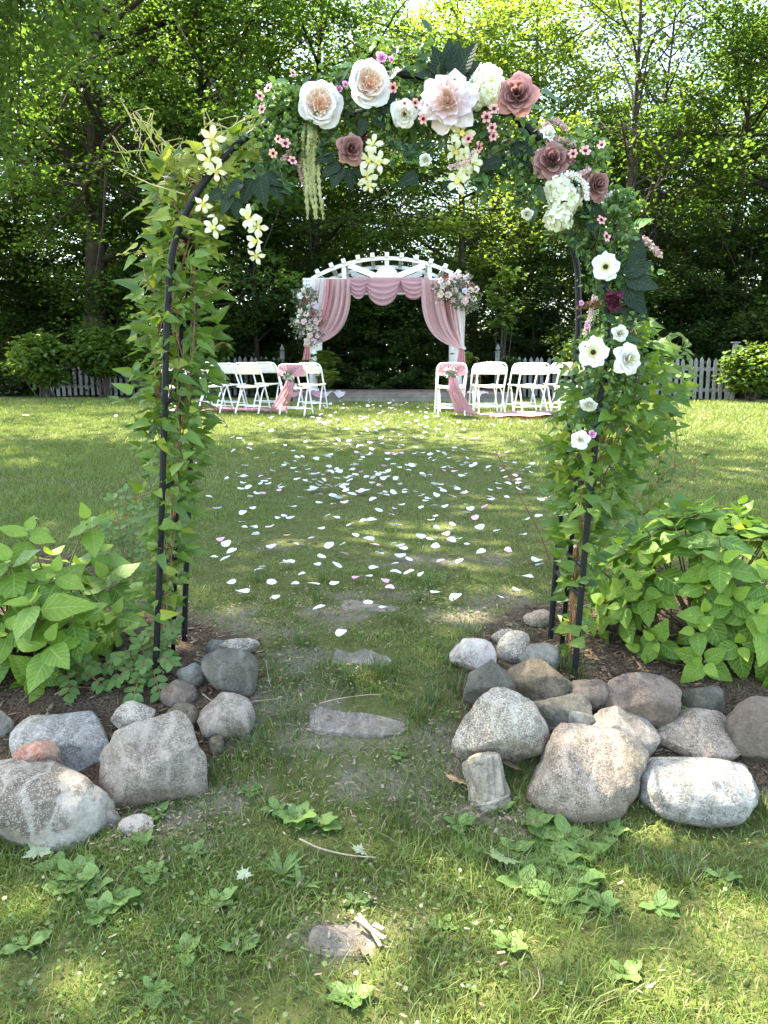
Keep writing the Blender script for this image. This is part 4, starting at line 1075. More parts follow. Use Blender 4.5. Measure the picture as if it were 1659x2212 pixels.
for (px, py, Y, h) in ((690, 812, 16.75, 0), (1000, 800, 16.9, 0)):
    b = P(px, py, Y)
    pot = A().lathe([(.11, DZ - b.z), (.16, -.02), (.165, .0), (.14, .0)], 16).build('fern_pot', POT, None, True); pot.location = b
    tag(pot, 'dark pot of the %s fern on the deck' % ('large upright' if px < 800 else 'bright right'), 'pot')
def dcl(label, px0, px1, py, mat, seed):
    c = P((px0 + px1) / 2, py, 16.1); c.z = DZ; w2 = (px1 - px0) / 2 * pxm(16.1)
    def fn(u, v):
        x = (2 * u - 1) * w2; y = (v - .5) * .34; z = .02 + .035 * max(0, math.sin(u * 15 + v * 4 + seed)) * (1 - (2 * u - 1) ** 2) + .012 * math.sin(v * 11 + u * 5)
        if v < .12: z -= (.12 - v) * .9 * (.5 + .5 * math.sin(u * 8 + seed)); y -= .02
        return (x, y - .03, max(z, -.12))
    o_ = ob('folded_cloth', grid_mesh('folded_cloth', fn, 40, 14), mat); o_.location = c; tag(o_, label, 'cloth')
dcl('crumpled mauve cloth lying on the left front edge of the deck', 628, 706, 846, SASH, 1)
dcl('pale folded cloth on the deck between the mauve cloth and the fern', 706, 745, 845, BLUSH, 2)
dcl('pale cloth on the right end of the deck under the lanterns', 1010, 1052, 847, BLUSH, 4)
# ================================================================== FLOWER ARCH
ARCH_M = plain('black_metal', (0.007, 0.0075, 0.009), 0.5, 0.25, 0.25, 10, 0.1)
YA = 2.92; YB = 3.27
FRONT = [(329, 1512), (338, 1400), (346, 1200), (352, 1000), (357, 816), (362, 657), (377, 525), (426, 417), (503, 321), (565, 275), (616, 239), (742, 180), (840, 162), (897, 164), (990, 184), (1090, 235), (1180, 318), (1250, 420), (1290, 530), (1310, 650), (1312, 750), (1299, 842), (1275, 1067), (1258, 1250), (1241, 1432)]
REAR = [(396, 1396), (402, 1240), (410, 1000), (417, 800), (421, 680), (440, 560), (475, 465), (535, 385), (606, 322), (700, 268), (801, 239), (909, 238), (975, 262), (1060, 312), (1140, 385), (1190, 440), (1219, 494), (1240, 548), (1248, 605), (1246, 756), (1216, 1060), (1203, 1200), (1189, 1362)]
fp = [P(x, y, YA) for x, y in FRONT]; rp = [P(x, y, YB) for x, y in REAR]
for q in (fp, rp):
    for e in (0, -1):
        q[e].z = min(q[e].z, gz(q[e].x, q[e].y)) - .05
FS = spline(fp, 6); RS = spline(rp, 6)
ab = Vector(((fp[0].x + fp[-1].x) / 2, (YA + YB) / 2, gz(0, YA)))
t = T('garden_arch', 'black tubular metal garden arch carrying the flower garland and vines', 'arch', ab)
def AL(v): return Vector(v) - ab
A().tube([AL(p) for p in FS], .0128, 12).build('front_hoop', ARCH_M, t, True)
A().tube([AL(p) for p in RS], .0128, 12).build('rear_hoop', ARCH_M, t, True)
def at_h(path, z, left):
    h = len(path) // 2; seg = path[:h] if left else path[h:][::-1]
    for i in range(len(seg) - 1):
        if seg[i].z <= z <= seg[i + 1].z: return seg[i].lerp(seg[i + 1], (z - seg[i].z) / (seg[i + 1].z - seg[i].z + 1e-9))
    return seg[-1]
for left in (True, False):
    for z in (.62, .74, 1.05, 1.38, 1.70, 1.98, 2.2):
        a = at_h(FS, z, left); b = at_h(RS, z + .01, left)
        A().tube([AL(a), AL(b)], .0095, 8).build('rung', ARCH_M, t, True)
    a = at_h(FS, .3, left).lerp(at_h(RS, .36, left), .55); b = at_h(FS, 1.7, left).lerp(at_h(RS, 1.7, left), .5); a.z = gz(a.x, a.y) - .03
    A().tube([AL(a), AL(a.lerp(b, .5)), AL(b)], .010, 8).build('middle_post', ARCH_M, t, True)
for f in (.36, .44, .5, .56, .64):
    A().tube([AL(FS[int(f * len(FS))]), AL(RS[int(f * len(RS))])], .0095, 8).build('rung', ARCH_M, t, True)

# ------------------------------------------------------------------ vines on the legs
VINE_L = leaf_mat('vine_leaf', (0.030, 0.078, 0.009), (0.125, 0.21, 0.025), (0.26, 0.40, 0.03), 'obj', 0.36, vein=(0.13, 0.20, 0.04), nv=4)
VINE_Y = leaf_mat('vine_leaf_young_backlit', (0.16, 0.22, 0.022), (0.24, 0.29, 0.03), (0.46, 0.50, 0.05), 'obj', 0.45, vein=(0.26, 0.32, 0.06), nv=4)  # yellow of sun shining through is put into the leaf colour
VINE_S = leaf_mat('vine_leaf_mass', (0.028, 0.075, 0.009), (0.11, 0.19, 0.022), (0.24, 0.38, 0.03), 'attr', 0.36)
STEM_R = plain('vine_stem', (0.20, 0.085, 0.045), 0.7, 0.2, 0.3, 20); STEM_G = plain('vine_stem_green', (0.20, 0.19, 0.06), 0.6, 0.2, 0.3, 20)
STEM_Y = plain('vine_shoot_sunlit', (0.42, 0.36, 0.15), 0.6, 0.2, 0.2, 20)  # sunlit yellow of the upper shoots painted into the stem colour
VL = [leaf_mesh('vine_leaf', 1.0, (.50, .68, .58, .74)[i], 'heart', .22, d, nu=4, nv=6, wav=.12, seed=i) for i, d in enumerate((.12, .28, .42, .2))]
VLY = [m.copy() for m in VL]
for m in VL: m.materials.append(VINE_L)
for m in VLY: m.materials.append(VINE_Y)
def join_leaves(name, items, src, mat, parent):
    """many leaves past the first 300 as one mesh; items are matrices"""
    src = src[0]; n = len(src.vertices); co = np.empty(n * 3, np.float32); src.vertices.foreach_get('co', co); co = np.c_[co.reshape(-1, 3), np.ones(n)]
    fv = np.array([p.vertices[:] for p in src.polygons]); V = []; F = []
    for i, M in enumerate(items):
        V.append((co @ np.array(M).T)[:, :3]); F.append(fv + i * n)
    me = mesh_np(name, np.concatenate(V), np.concatenate(F), rnd=np.repeat(np.random.default_rng(5).uniform(0, 1, len(items)), len(fv)))
    return tag(ob(name, me, mat, parent), kind='stuff')
def leaf_set(items, src, mat_mass, parent, limit=300):
    """items: (matrix, mesh index, young?) nearest first become single leaves"""
    items = sorted(items, key=lambda q: q[0].translation.y - (.3 if q[2] else 0))
    for M, k, yg in items[:limit]: ob('leaf', (VLY if yg else VL)[k], None, parent, M)
    if len(items) > limit: join_leaves('leaf_mass', [i[0] for i in items[limit:]], src, mat_mass, parent)

rg = random.Random(77)
def vine(label, columns, seed, total, base, young, spill=None):
    """columns: list of (px, py, half width px) down the leg; leaves round the column"""
    rg = random.Random(seed); t = T('climbing_vine', label, 'vine', base, 'vines climbing the arch legs'); items = []
    ctr = lambda f: columns[min(len(columns) - 2, int(f * (len(columns) - 1)))], columns
    wts = [abs(columns[i + 1][1] - columns[i][1]) * (columns[i][2] + columns[i + 1][2]) + .1 for i in range(len(columns) - 1)]
    for k in range(total):
        i = rg.choices(range(len(wts)), wts)[0]; f = rg.random(); c0, c1 = columns[i], columns[i + 1]
        px = lerp(c0[0], c1[0], f); py = lerp(c0[1], c1[1], f); hwp = lerp(c0[2], c1[2], f)
        a = rg.uniform(0, 6.283); rr = (rg.random() ** .55); Yc = (YA + YB) / 2 - .03
        c = P(px, py, Yc); rad = hwp * pxm(Yc, py)
        off = Vector((math.cos(a) * rad * rr, math.sin(a) * min(rad, .22) * rr, 0)); p = c + off
        if rg.random() < .13 and py > 470 and not (px > 1150 and py < 980): p.y = YA - rg.uniform(.03, .10)
        out = Vector((math.cos(a) * 1.2 + rg.gauss(0, .5), math.sin(a) * .7 - .35 + rg.gauss(0, .3), rg.gauss(-.05, .5))); nrm = Vector((math.cos(a) * .3 - .1, -.75 + math.sin(a) * .2, rg.uniform(.3, 1.0))) + rvec(.4)
        s = rg.choice((.032, .042, .052, .062, .072, .084)) * rg.uniform(.85, 1.15); yg = rg.random() < young(py, px)
        items.append((frame(p - base, out, nrm, s), rg.randint(0, 3), yg))
    return t, items
cl = [(345, 1440, 12), (352, 1330, 24), (362, 1200, 42), (370, 1080, 52), (375, 960, 72), (378, 830, 88), (382, 700, 84), (392, 590, 78), (402, 500, 74), (415, 430, 86), (440, 370, 104), (480, 325, 92), (530, 300, 60), (590, 275, 34)]
bl = Vector((P(345, 1440, 3.05).x, 3.08, gz(-.85, 3.08)))
t, items = vine('leafy green vine climbing the left arch leg with yellow tips above', cl, 101, 1450, bl, lambda py, px: .75 if py < 400 else (.45 if (py < 560 and px < 420) else .05))  # backlit yellow leaf colour gathers at the upper left
# vine stems
for k in range(9):
    x0 = rg.uniform(-.07, .1); pts = []
    for (px, py, hwp) in cl[::-1][3:][::-1]:
        pts.append(P(px + rg.uniform(-.7, .7) * hwp * .7, py, 3.08 + rg.uniform(-.12, .14)) - bl)
    pts[0].z = -.03
    A().tube(spline(pts, 4), .0024 + .0012 * rg.random(), 5, False).build('stem', STEM_R, t, True)
# tendrils reaching into the air at the upper left and side shoots
SHOOTS = [[(430, 395), (380, 365), (340, 332), (300, 325), (262, 330), (232, 262 + 60)], [(420, 380), (370, 330), (330, 285), (300, 262)], [(450, 360), (400, 345), (350, 300), (322, 268), (285, 255)], [(400, 420), (350, 405), (320, 395), (275, 372), (262, 350)],
          [(355, 560), (330, 548), (300, 545), (268, 548), (250, 552)], [(340, 640), (315, 600), (310, 575)], [(330, 730), (300, 705), (282, 695)], [(560, 268), (600, 248), (640, 240)], [(470, 300), (520, 262), (565, 250)], [(520, 290), (470, 270), (440, 268)], [(440, 640), (480, 620), (500, 600)], [(450, 760), (480, 740), (500, 752)], [(410, 860), (460, 880), (498, 930)], [(340, 1060), (290, 1075), (250, 1080)], [(345, 900), (305, 910), (285, 895)]]
for pts in SHOOTS:
    q = [P(x, y, 3.0 + rg.uniform(-.1, .1)) - bl for x, y in pts]; sp = spline(q, 5)
    A().tube(sp, [(.0030 if pts[0][1] < 500 else .0028) * (1 - .6 * i / (len(sp) - 1)) for i in range(len(sp))], 5, False).build('shoot', STEM_Y if pts[0][1] < 500 else STEM_R, t, True)
    n_ = len(sp)
    for i in range(3, n_, 2):
        if rg.random() < .85:
            f = i / n_; d = Vector((rg.uniform(-1, 1), rg.uniform(-.6, .2), rg.uniform(-.9, .5))); items.insert(0, (frame(sp[i], d, (rg.uniform(-.4, .4), -.6, .8), lerp(.05, .016, f) * rg.uniform(.7, 1.2)), rg.randint(0, 3), pts[0][1] < 600 and pts[0][0] < 560))
    if pts[0][1] < 420:     # curling tendrils
        for j in range(4):
            b = sp[rg.randint(4, n_ - 1)]; A().tube(spline([b, b + Vector((rg.uniform(-.05, .03), 0, rg.uniform(-.02, .06))), b + Vector((rg.uniform(-.07, .02), 0, rg.uniform(-.07, .05))), b + Vector((rg.uniform(-.05, .05), 0, rg.uniform(-.08, .02)))], 4), .0014, 4, False).build('tendril', STEM_Y, t, True)
leaf_set(items, VL, VINE_S, t)

cr = [(1232, 1400, 8), (1238, 1290, 20), (1250, 1180, 46), (1268, 1080, 70), (1290, 990, 110), (1330, 900, 128), (1345, 830, 120), (1350, 770, 96), (1360, 720, 66), (1345, 690, 40)]
brv = Vector((P(1235, 1400, 3.1).x, 3.1, gz(.75, 3.1)))
t, items = vine('leafy green vine covering the lower right arch leg and spilling right', cr, 102, 1050, brv, lambda py, px: .06)
for k in range(8):
    pts = [P(px + rg.uniform(-.6, .6) * hwp * .6, py, 3.1 + rg.uniform(-.12, .14)) - brv for px, py, hwp in cr]; pts[0].z = -.03
    A().tube(spline(pts, 4), .0024 + .001 * rg.random(), 5, False).build('stem', STEM_R, t, True)
SH2 = [[(1400, 780), (1440, 760), (1470, 748), (1490, 770)], [(1410, 820), (1450, 800), (1480, 790), (1505, 812)], [(1420, 800), (1430, 740), (1460, 720), (1492, 742)], [(1240, 880), (1210, 895), (1185, 905)], [(1250, 930), (1205, 950), (1165, 968)], [(1245, 800), (1220, 790), (1200, 770)],
       [(1430, 860), (1440, 950), (1432, 1010)], [(1450, 880), (1462, 960), (1450, 1040)], [(1410, 900), (1425, 980), (1420, 1060)], [(1340, 1120), (1400, 1060), (1455, 1010), (1520, 985), (1540, 970)], [(1330, 1150), (1400, 1100), (1470, 1050), (1530, 1010)]]
for pts in SH2:
    q = [P(x, y, 3.1 + rg.uniform(-.1, .1)) - brv for x, y in pts]; sp = spline(q, 5)
    A().tube(sp, [.0026 * (1 - .6 * i / (len(sp) - 1)) for i in range(len(sp))], 5, False).build('shoot', STEM_R if pts[0][1] > 870 else STEM_G, t, True)
    for i in range(2, len(sp), 1):
        if rg.random() < .8: items.insert(0, (frame(sp[i], (rg.uniform(-1, 1), rg.uniform(-.7, .2), rg.uniform(-1, .2)), (rg.uniform(-.4, .4), -.6, .8), lerp(.062, .035, i / len(sp)) * rg.uniform(.7, 1.2)), rg.randint(0, 3), False))
leaf_set(items, VL, VINE_S, t)
# reddish rose shoot left of the right leg
sb = G(1186, 1212); t = T('rose_shoot', 'thin reddish shoot with few young leaves left of the right arch leg', 'shoot', sb)
sp = spline([P(x, y, sb.y + (.0 if i == 0 else -.02 * i)) - sb for i, (x, y) in enumerate([(1188, 1212), (1165, 1150), (1125, 1075), (1095, 1020), (1070, 972)])], 6)
A().tube(sp, [.004 * (1 - .6 * i / (len(sp) - 1)) for i in range(len(sp))], 6, False).build('stem', STEM_R, t, True)
RED_L = leaf_mat('young_rose_leaf', (0.14, 0.10, 0.035), (0.20, 0.16, 0.05), (0.35, 0.22, 0.05), 'obj', .35)
rl = leaf_mesh('rose_leaf', 1, .6, 'ovate', .25, .15)
for i in range(4, len(sp), 3):
    for s_ in (-1, 1):
        ob('leaf', rl, RED_L, t, frame(sp[i], (s_ * 1.0, rg.uniform(-.4, .2), rg.uniform(-.1, .5)), (0, -.5, .8), rg.uniform(.03, .055)))

# ================================================================== ARTIFICIAL FLOWERS ON THE ARCH
def petal_mesh(name, r0, r1, h, ha, lip=0.15, notch=0.0, wav=0.03, seed=0, nu=6, nv=6, point=0.0, pw=.8, edge=.30):
    """petal as a patch of a flaring cup round +Z"""
    rr = random.Random(seed); p1 = rr.uniform(0, 6); p2 = rr.uniform(0, 6)
    def fn(u, v):
        s = 2 * u - 1; lim = 1 - edge * abs(s) ** 3 - notch * max(0, 1 - abs(s) * 4) + point * max(0, 1 - abs(s) * 1.6)
        tt = v * lim; th = s * ha * (.55 + .45 * math.sin(math.pi * min(1, .18 + v * .62)))
        r = r0 + (r1 - r0) * tt ** pw + wav * math.sin(s * 5 + p1) * tt ** 2 * .5
        z = h * tt ** 1.25 - lip * max(0, tt - .72) ** 1.5 * 4 + wav * math.sin(s * 7 + p2) * tt ** 2
        return (r * math.cos(th), r * math.sin(th), z)
    return grid_mesh(name, fn, nu, nv)
PM = {}
def get_petal(key, **kw):
    k = (key, tuple(sorted(kw.items())))
    if k not in PM: PM[k] = [petal_mesh('petal', seed=s, **kw) for s in (1, 2, 3)]
    return PM[k]
def two_tone(name, inner, outer, r0, r1, tf=.3, rim=.0):
    """petal colour that goes from the heart of the flower to the rim"""
    m, t = mnew(name); tc = nd(t, 'ShaderNodeTexCoord').outputs['Object']; sx = nd(t, 'ShaderNodeSeparateXYZ', {0: tc})
    r = mth(t, 'SQRT', mth(t, 'ADD', mth(t, 'MULTIPLY', sx.outputs[0], sx.outputs[0]), mth(t, 'MULTIPLY', sx.outputs[1], sx.outputs[1])))
    n = nd(t, 'ShaderNodeTexNoise', {'Vector': tc, 'Scale': 5.0, 'Detail': 4.0}).outputs['Fac']
    c = mixc(t, ramp(t, mth(t, 'ADD', r, mth(t, 'MULTIPLY', mth(t, 'SUBTRACT', n, .5), .25)), r0, r1), inner, outer)
    uv = nd(t, 'ShaderNodeSeparateXYZ', {0: nd(t, 'ShaderNodeUVMap').outputs[0]}).outputs[1]
    c = mixc(t, mth(t, 'MULTIPLY', ramp(t, uv, .72, 1.0), rim), c, tuple(min(.9, v * 1.7 + .04) for v in outer))
    p = pbsdf(t, c, .65, .12, bump(t, nd(t, 'ShaderNodeTexNoise', {'Vector': tc, 'Scale': 14.0, 'Detail': 3.0}).outputs['Fac'], .25, .02)); tl = nd(t, 'ShaderNodeBsdfTranslucent', {'Color': c}).outputs[0]
    return fin(m, t, nd(t, 'ShaderNodeMixShader', {0: tf, 1: p, 2: tl}).outputs[0])
M_OUTW = two_tone('petal_outer_white', (0.90, 0.68, 0.56), (0.86, 0.84, 0.84), .2, .6, tf=.4)
M_OUTP = two_tone('petal_peach_pale', (0.92, 0.68, 0.54), (0.88, 0.80, 0.74), .2, .75, tf=.42)
M_PEACHC = two_tone('petal_peach_heart', (0.95, 0.60, 0.42), (0.95, 0.80, 0.68), .02, .6, tf=.5, rim=.3)
M_MAUVE = two_tone('petal_mauve_rose', (0.23, 0.105, 0.10), (0.34, 0.185, 0.175), .05, .9, rim=.45)
M_MAUVEP = two_tone('petal_mauve_pink', (0.28, 0.14, 0.14), (0.56, 0.26, 0.24), .3, .95, rim=.3)
M_PEONY = two_tone('petal_peony', (0.85, 0.58, 0.46), (0.80, 0.70, 0.75), .05, .7)
M_WROSE = two_tone('petal_white_rose', (0.78, 0.74, 0.50), (0.85, 0.85, 0.82), .05, .5)
M_ANEM = two_tone('petal_anemone', (0.72, 0.68, 0.30), (0.84, 0.84, 0.76), .12, .62)
M_HYD = two_tone('petal_hydrangea', (0.66, 0.70, 0.36), (0.83, 0.84, 0.72), .05, .7)
M_SPINK = two_tone('petal_small_pink', (0.62, 0.22, 0.20), (0.82, 0.42, 0.40), .15, .7)
M_ORCH = two_tone('petal_orchid', (0.70, 0.68, 0.22), (0.82, 0.81, 0.60), .1, .6)
M_ROSYP = two_tone('petal_pink_rose', (0.70, 0.25, 0.48), (0.80, 0.48, 0.68), .05, .8)
BLACK = plain('flower_eye', (0.02, 0.012, 0.016), .8, .2, .3, 30); YEL = plain('stamen', (0.62, 0.52, 0.14), .8, .1, .2, 30)

def ring(t, n, mat, rot=0.0, jit=.12, sc=1.0, tilt=.12, z=0.0, seed=0, **kw):
    rg = random.Random(seed); ms = get_petal(mat.name, **kw)
    for i in range(n):
        m = ms[i % 3]
        if len(m.materials) == 0: m.materials.append(mat)
        a = rot + 6.2832 * i / n + rg.uniform(-jit, jit); s = sc * rg.uniform(.93, 1.08)
        ob('petal', m, None, t, Matrix.Translation((0, 0, z)) @ Matrix.Rotation(a, 4, 'Z') @ Matrix.Rotation(rg.gauss(0, tilt), 4, 'Y') @ Matrix.Scale(s, 4))
def blossom(name, label, cat, px, py, Y, d, diam, group=None):
    """an Empty whose unit is the flower's radius and whose +Z looks out of the flower"""
    p = P(px, py, Y); t = T(name, label, cat, p, group); d = Vector(d).normalized()
    t.rotation_mode = 'QUATERNION'; t.rotation_quaternion = d.to_track_quat('Z', 'Y'); s = diam / 2 * pxm(Y, py); t.scale = (s, s, s)
    return t
YG = YA - .07
def peach_rose(label, px, py, diam, d, sd):
    t = blossom('garden_rose', label, 'flower', px, py, YG, d, diam, 'peach garden roses on the arch')
    ring(t, 6, M_OUTW, .2, seed=sd, r0=.1, r1=1.0, h=.30, ha=.84, lip=.16, wav=.06, edge=.20)
    ring(t, 6, M_OUTW, .7, seed=sd + 1, r0=.1, r1=.88, h=.44, ha=.80, lip=.08, wav=.06, z=.02, edge=.20)
    ring(t, 6, M_OUTP, .1, seed=sd + 2, r0=.08, r1=.70, h=.50, ha=.9, lip=.04, wav=.05, z=.03, edge=.12)
    ring(t, 9, M_PEACHC, .3, seed=sd + 3, r0=.06, r1=.58, h=.34, ha=.5, lip=.05, wav=.08, z=.16, jit=.2, edge=.2)
    ring(t, 8, M_PEACHC, .5, seed=sd + 4, r0=.05, r1=.42, h=.32, ha=.5, lip=.0, wav=.10, z=.22, jit=.4, edge=.2)
    ring(t, 7, M_PEACHC, .0, seed=sd + 5, r0=.03, r1=.27, h=.30, ha=.6, lip=.0, wav=.10, z=.27, jit=.4, edge=.2)
    ring(t, 5, M_PEACHC, .3, seed=sd + 6, r0=.01, r1=.14, h=.30, ha=.8, lip=.0, wav=.07, z=.30, jit=.4, edge=.2)
    ring(t, 5, SEPAL, .3, seed=sd, r0=.1, r1=.9, h=-.15, ha=.25, z=-.06)
SEPAL = leaf_mat('sepal', (0.05, 0.09, 0.02), (0.08, 0.13, 0.03), (.15, .2, .03), 'obj', .25)
def rose(name, label, px, py, diam, d, sd, mo, mi, group, op=1.0):
    t = blossom(name, label, 'flower', px, py, YG, d, diam, group)
    ring(t, 5, mo, .1, seed=sd, r0=.1, r1=1.0 * op, h=.26, ha=.80, lip=.34, point=.06, wav=.08, edge=.26)
    ring(t, 5, mo, .7, seed=sd + 1, r0=.1, r1=.82 * op, h=.46, ha=.78, lip=.30, point=.05, wav=.07, z=.02, edge=.26)
    ring(t, 4, mi, .2, seed=sd + 2, r0=.08, r1=.60, h=.66, ha=.85, lip=.24, wav=.03, z=.03)
    ring(t, 4, mi, .9, seed=sd + 3, r0=.06, r1=.42, h=.80, ha=.9, lip=.2, wav=.03, z=.05)
    ring(t, 3, mi, .4, seed=sd + 4, r0=.05, r1=.27, h=.90, ha=1.2, lip=.12, wav=.02, z=.06)
    ring(t, 2, mi, .1, seed=sd + 5, r0=.03, r1=.13, h=.95, ha=1.7, lip=.05, wav=.02, z=.06)
    ring(t, 5, SEPAL, .3, seed=sd, r0=.1, r1=.8, h=-.1, ha=.22, z=-.06)
peach_rose('peach centred cream garden rose lower left of the two on the arch', 691, 228, 96, (.12, -1, -.10), 1)
peach_rose('peach centred white garden rose upper right of the two on the arch', 794, 184, 98, (.30, -1, -.02), 11)
GRM = 'dusty mauve roses on the arch'; GRW = 'white roses on the arch'
rose('mauve_rose', 'largest dusty mauve rose at the upper right of the arch', 1116, 210, 92, (-.15, -1, .05), 21, M_MAUVEP, M_MAUVE, GRM)
rose('mauve_rose', 'dusty mauve rose hanging below the peach garden roses', 757, 323, 66, (.25, -1, -.15), 22, M_MAUVE, M_MAUVE, GRM)
rose('mauve_rose', 'dusty mauve rose just above the hanging white hydrangea', 1191, 350, 84, (-.1, -1, .1), 23, M_MAUVE, M_MAUVE, GRM)
rose('mauve_rose', 'dusty mauve rose right of the hanging white hydrangea', 1285, 401, 68, (.35, -1, -.05), 24, M_MAUVE, M_MAUVE, GRM)
rose('white_rose', 'drooping white rose under the two small pink daisies at top centre', 873, 246, 62, (-.1, -1, -.35), 31, M_WROSE, M_WROSE, GRW)
rose('white_rose', 'small white rose hanging under the arch centre beside cream orchids', 919, 346, 36, (-.2, -1, .0), 32, M_WROSE, M_WROSE, GRW, .8)
rose('white_rose', 'half open white rose beside a pink plume right of the arch top', 1181, 292, 46, (.5, -1, .75), 33, M_WROSE, M_WROSE, GRW, .75)
rose('white_rose', 'small white rosebud left of the hanging hydrangea', 1139, 461, 36, (-.3, -1, -.6), 34, M_WROSE, M_WROSE, GRW, .75)
rose('white_rose', 'small white rose just above the large one on the right leg', 1338, 721, 42, (.0, -1, .1), 35, M_WROSE, M_WROSE, GRW, .85)
rose('white_rose', 'large white rose low on the right arch leg', 1354, 777, 68, (.25, -1, .15), 36, M_WROSE, M_WROSE, GRW)
rose('white_rose', 'white rose peeking from leaves below the anemones on the right leg', 1272, 872, 40, (-.3, -.8, -.7), 37, M_WROSE, M_WROSE, GRW)
rose('white_rose', 'lowest white rose on the right leg beside a tiny pink bud', 1254, 950, 42, (-.4, -1, .3), 38, M_WROSE, M_WROSE, GRW)
def anemone(label, px, py, diam, d, sd):
    t = blossom('anemone', label, 'flower', px, py, YG, d, diam, 'white anemones on the right leg')
    ring(t, 5, M_ANEM, .1, seed=sd, r0=.06, r1=1.0, h=.16, ha=.80, lip=.05, wav=.10, notch=.05)
    ring(t, 5, M_ANEM, .75, seed=sd + 1, r0=.06, r1=.84, h=.30, ha=.74, lip=.02, wav=.10, z=.02)
    A().lathe([(.17, .02), (.18, .09), (.13, .16), (.05, .19)], 12).build('dark_centre', BLACK, t, True)
    a = A()
    for i in range(22):
        q = i * 2.4; r = .22 + .10 * ((i * 7) % 5) / 5; a.tube([(.1 * math.cos(q), .1 * math.sin(q), .05), (r * math.cos(q), r * math.sin(q), .19)], .014, 4)
    tag(a.build('stamens', YEL, t), kind='stuff')
anemone('white anemone high on the right leg beside dark veined leaves', 1308, 577, 64, (-.15, -1, .1), 41)
anemone('white anemone with black centre left of the large white rose', 1281, 761, 66, (-.1, -1, .0), 43)
# peony
t = blossom('peony', 'large pale pink ruffled peony at the top centre of the arch', 'flower', 967, 222, YG - .02, (-.15, -1, -.1), 118)
ring(t, 6, M_PEONY, .2, seed=51, r0=.1, r1=1.05, h=.18, ha=.60, lip=.1, wav=.09, point=.1); ring(t, 6, M_PEONY, .7, seed=52, r0=.1, r1=.88, h=.42, ha=.58, lip=.05, wav=.1, point=.1, z=.03)
ring(t, 6, M_PEONY, .1, seed=53, r0=.08, r1=.66, h=.62, ha=.55, lip=.0, wav=.12, z=.04); ring(t, 6, M_PEONY, .5, seed=54, r0=.05, r1=.44, h=.74, ha=.55, lip=-.05, wav=.12, z=.06); ring(t, 4, M_PEONY, .0, seed=55, r0=.03, r1=.2, h=.78, ha=.8, wav=.1, z=.06)
# hydrangea heads: balls of four-petalled florets
def floret_mesh(seed):
    V = []; F = []; rr = random.Random(seed)
    for k in range(4):
        a0 = k * math.pi / 2 + rr.uniform(-.1, .1); b = len(V); r = rr.uniform(.85, 1.05)
        for j, (rad, wd, z) in enumerate(((.06, .05, 0), (.45, .42, .06), (.85, .46, .10), (1.0, .2, .04))):
            for s in (-1, 0, 1):
                V.append((math.cos(a0) * rad * r - math.sin(a0) * s * wd, math.sin(a0) * rad * r + math.cos(a0) * s * wd, z + .05 * s * s + rr.uniform(-.03, .03)))
        F += [(b + j * 3 + i, b + j * 3 + i + 1, b + j * 3 + i + 4, b + j * 3 + i + 3) for j in range(3) for i in range(2)]
    m = A().add(V, F).mesh('floret', True); m.materials.append(M_HYD); return m
FLO = [floret_mesh(i) for i in range(3)]
def hyd_head(label, blobs, Y, n, fr, seed):
    rg = random.Random(seed); c = P(blobs[0][0], blobs[0][1], Y); t = T('hydrangea_bloom', label, 'flower', c, 'white hydrangea heads on the arch')
    for bx_, by_, rx, ry in blobs:
        for i in range(n):
            z = 1 - 1.55 * (i + .5) / n; a = i * 2.4; q = math.sqrt(max(0, 1 - z * z)); dv = Vector((q * math.cos(a), -z, q * math.sin(a)))
            s = pxm(Y, by_); p = P(bx_, by_, Y) + Vector((dv.x * rx * s * .85, dv.y * min(rx, ry) * s * .8, dv.z * ry * s * .85)); d = (dv + rvec(.35)).normalized()
            ob('floret', FLO[i % 3], None, t, Matrix.Translation(p - c) @ d.to_track_quat('Z', 'Y').to_matrix().to_4x4() @ Matrix.Rotation(rg.uniform(0, 6), 4, 'Z') @ Matrix.Scale(fr * s * rg.uniform(.85, 1.2), 4))
hyd_head('white hydrangea head between the peony and the mauve rose', [(1050, 185, 36, 44), (1025, 205, 26, 30)], YG + .01, 22, 16, 1)
hyd_head('large white hydrangea head hanging at the upper right arch leg', [(1205, 405, 28, 28), (1220, 432, 36, 34), (1208, 470, 30, 26)], YG, 20, 16, 2)
# small pink daisies with dark eyes
SP = petal_mesh('petal', .1, 1.0, .18, .52, .1, wav=.03, seed=4, nu=4, nv=4); SP.materials.append(M_SPINK)
eye_me = A().lathe([(.30, .0), (.32, .12), (.2, .2), (.05, .22)], 10).mesh('dark_eye', True)
SMALL = [(561, 207, 'leftmost of the daisies at the left end'), (580, 190, 'second from left at the left end'), (632, 158, 'standing highest left of the peach roses'), (566, 236, 'lowest of the cluster at the left end'), (590, 331, 'lower left of the peach rose, leftmost hanging'), (616, 310, 'beside the pink plume left of the amaranth'), (632, 347, 'lowest, left of the amaranth tassels'), (849, 189, 'right of the upper peach rose'), (874, 223, 'left one of the pair above the drooping white rose'), (897, 222, 'right one of the pair above the drooping white rose'),
         (914, 257, 'left of the peony'), (1051, 253, 'left one of two below the upper white hydrangea'), (1067, 235, 'right one of two below the upper white hydrangea'), (1063, 276, 'third down below the upper white hydrangea'), (1066, 294, 'fourth down below the upper white hydrangea'), (1034, 318, 'above the centre right orchids'), (1238, 332, 'nearest right of the mauve rose above the hydrangea'), (1264, 326, 'second right of the mauve rose above the hydrangea'), (1300, 313, 'farthest right at the right shoulder'), (1299, 475, 'below the right mauve rose'), (1310, 511, 'lowest, above the upper anemone'), (1012, 300, 'over the centre right orchids'), (600, 300, 'above the hanging pair at left')]
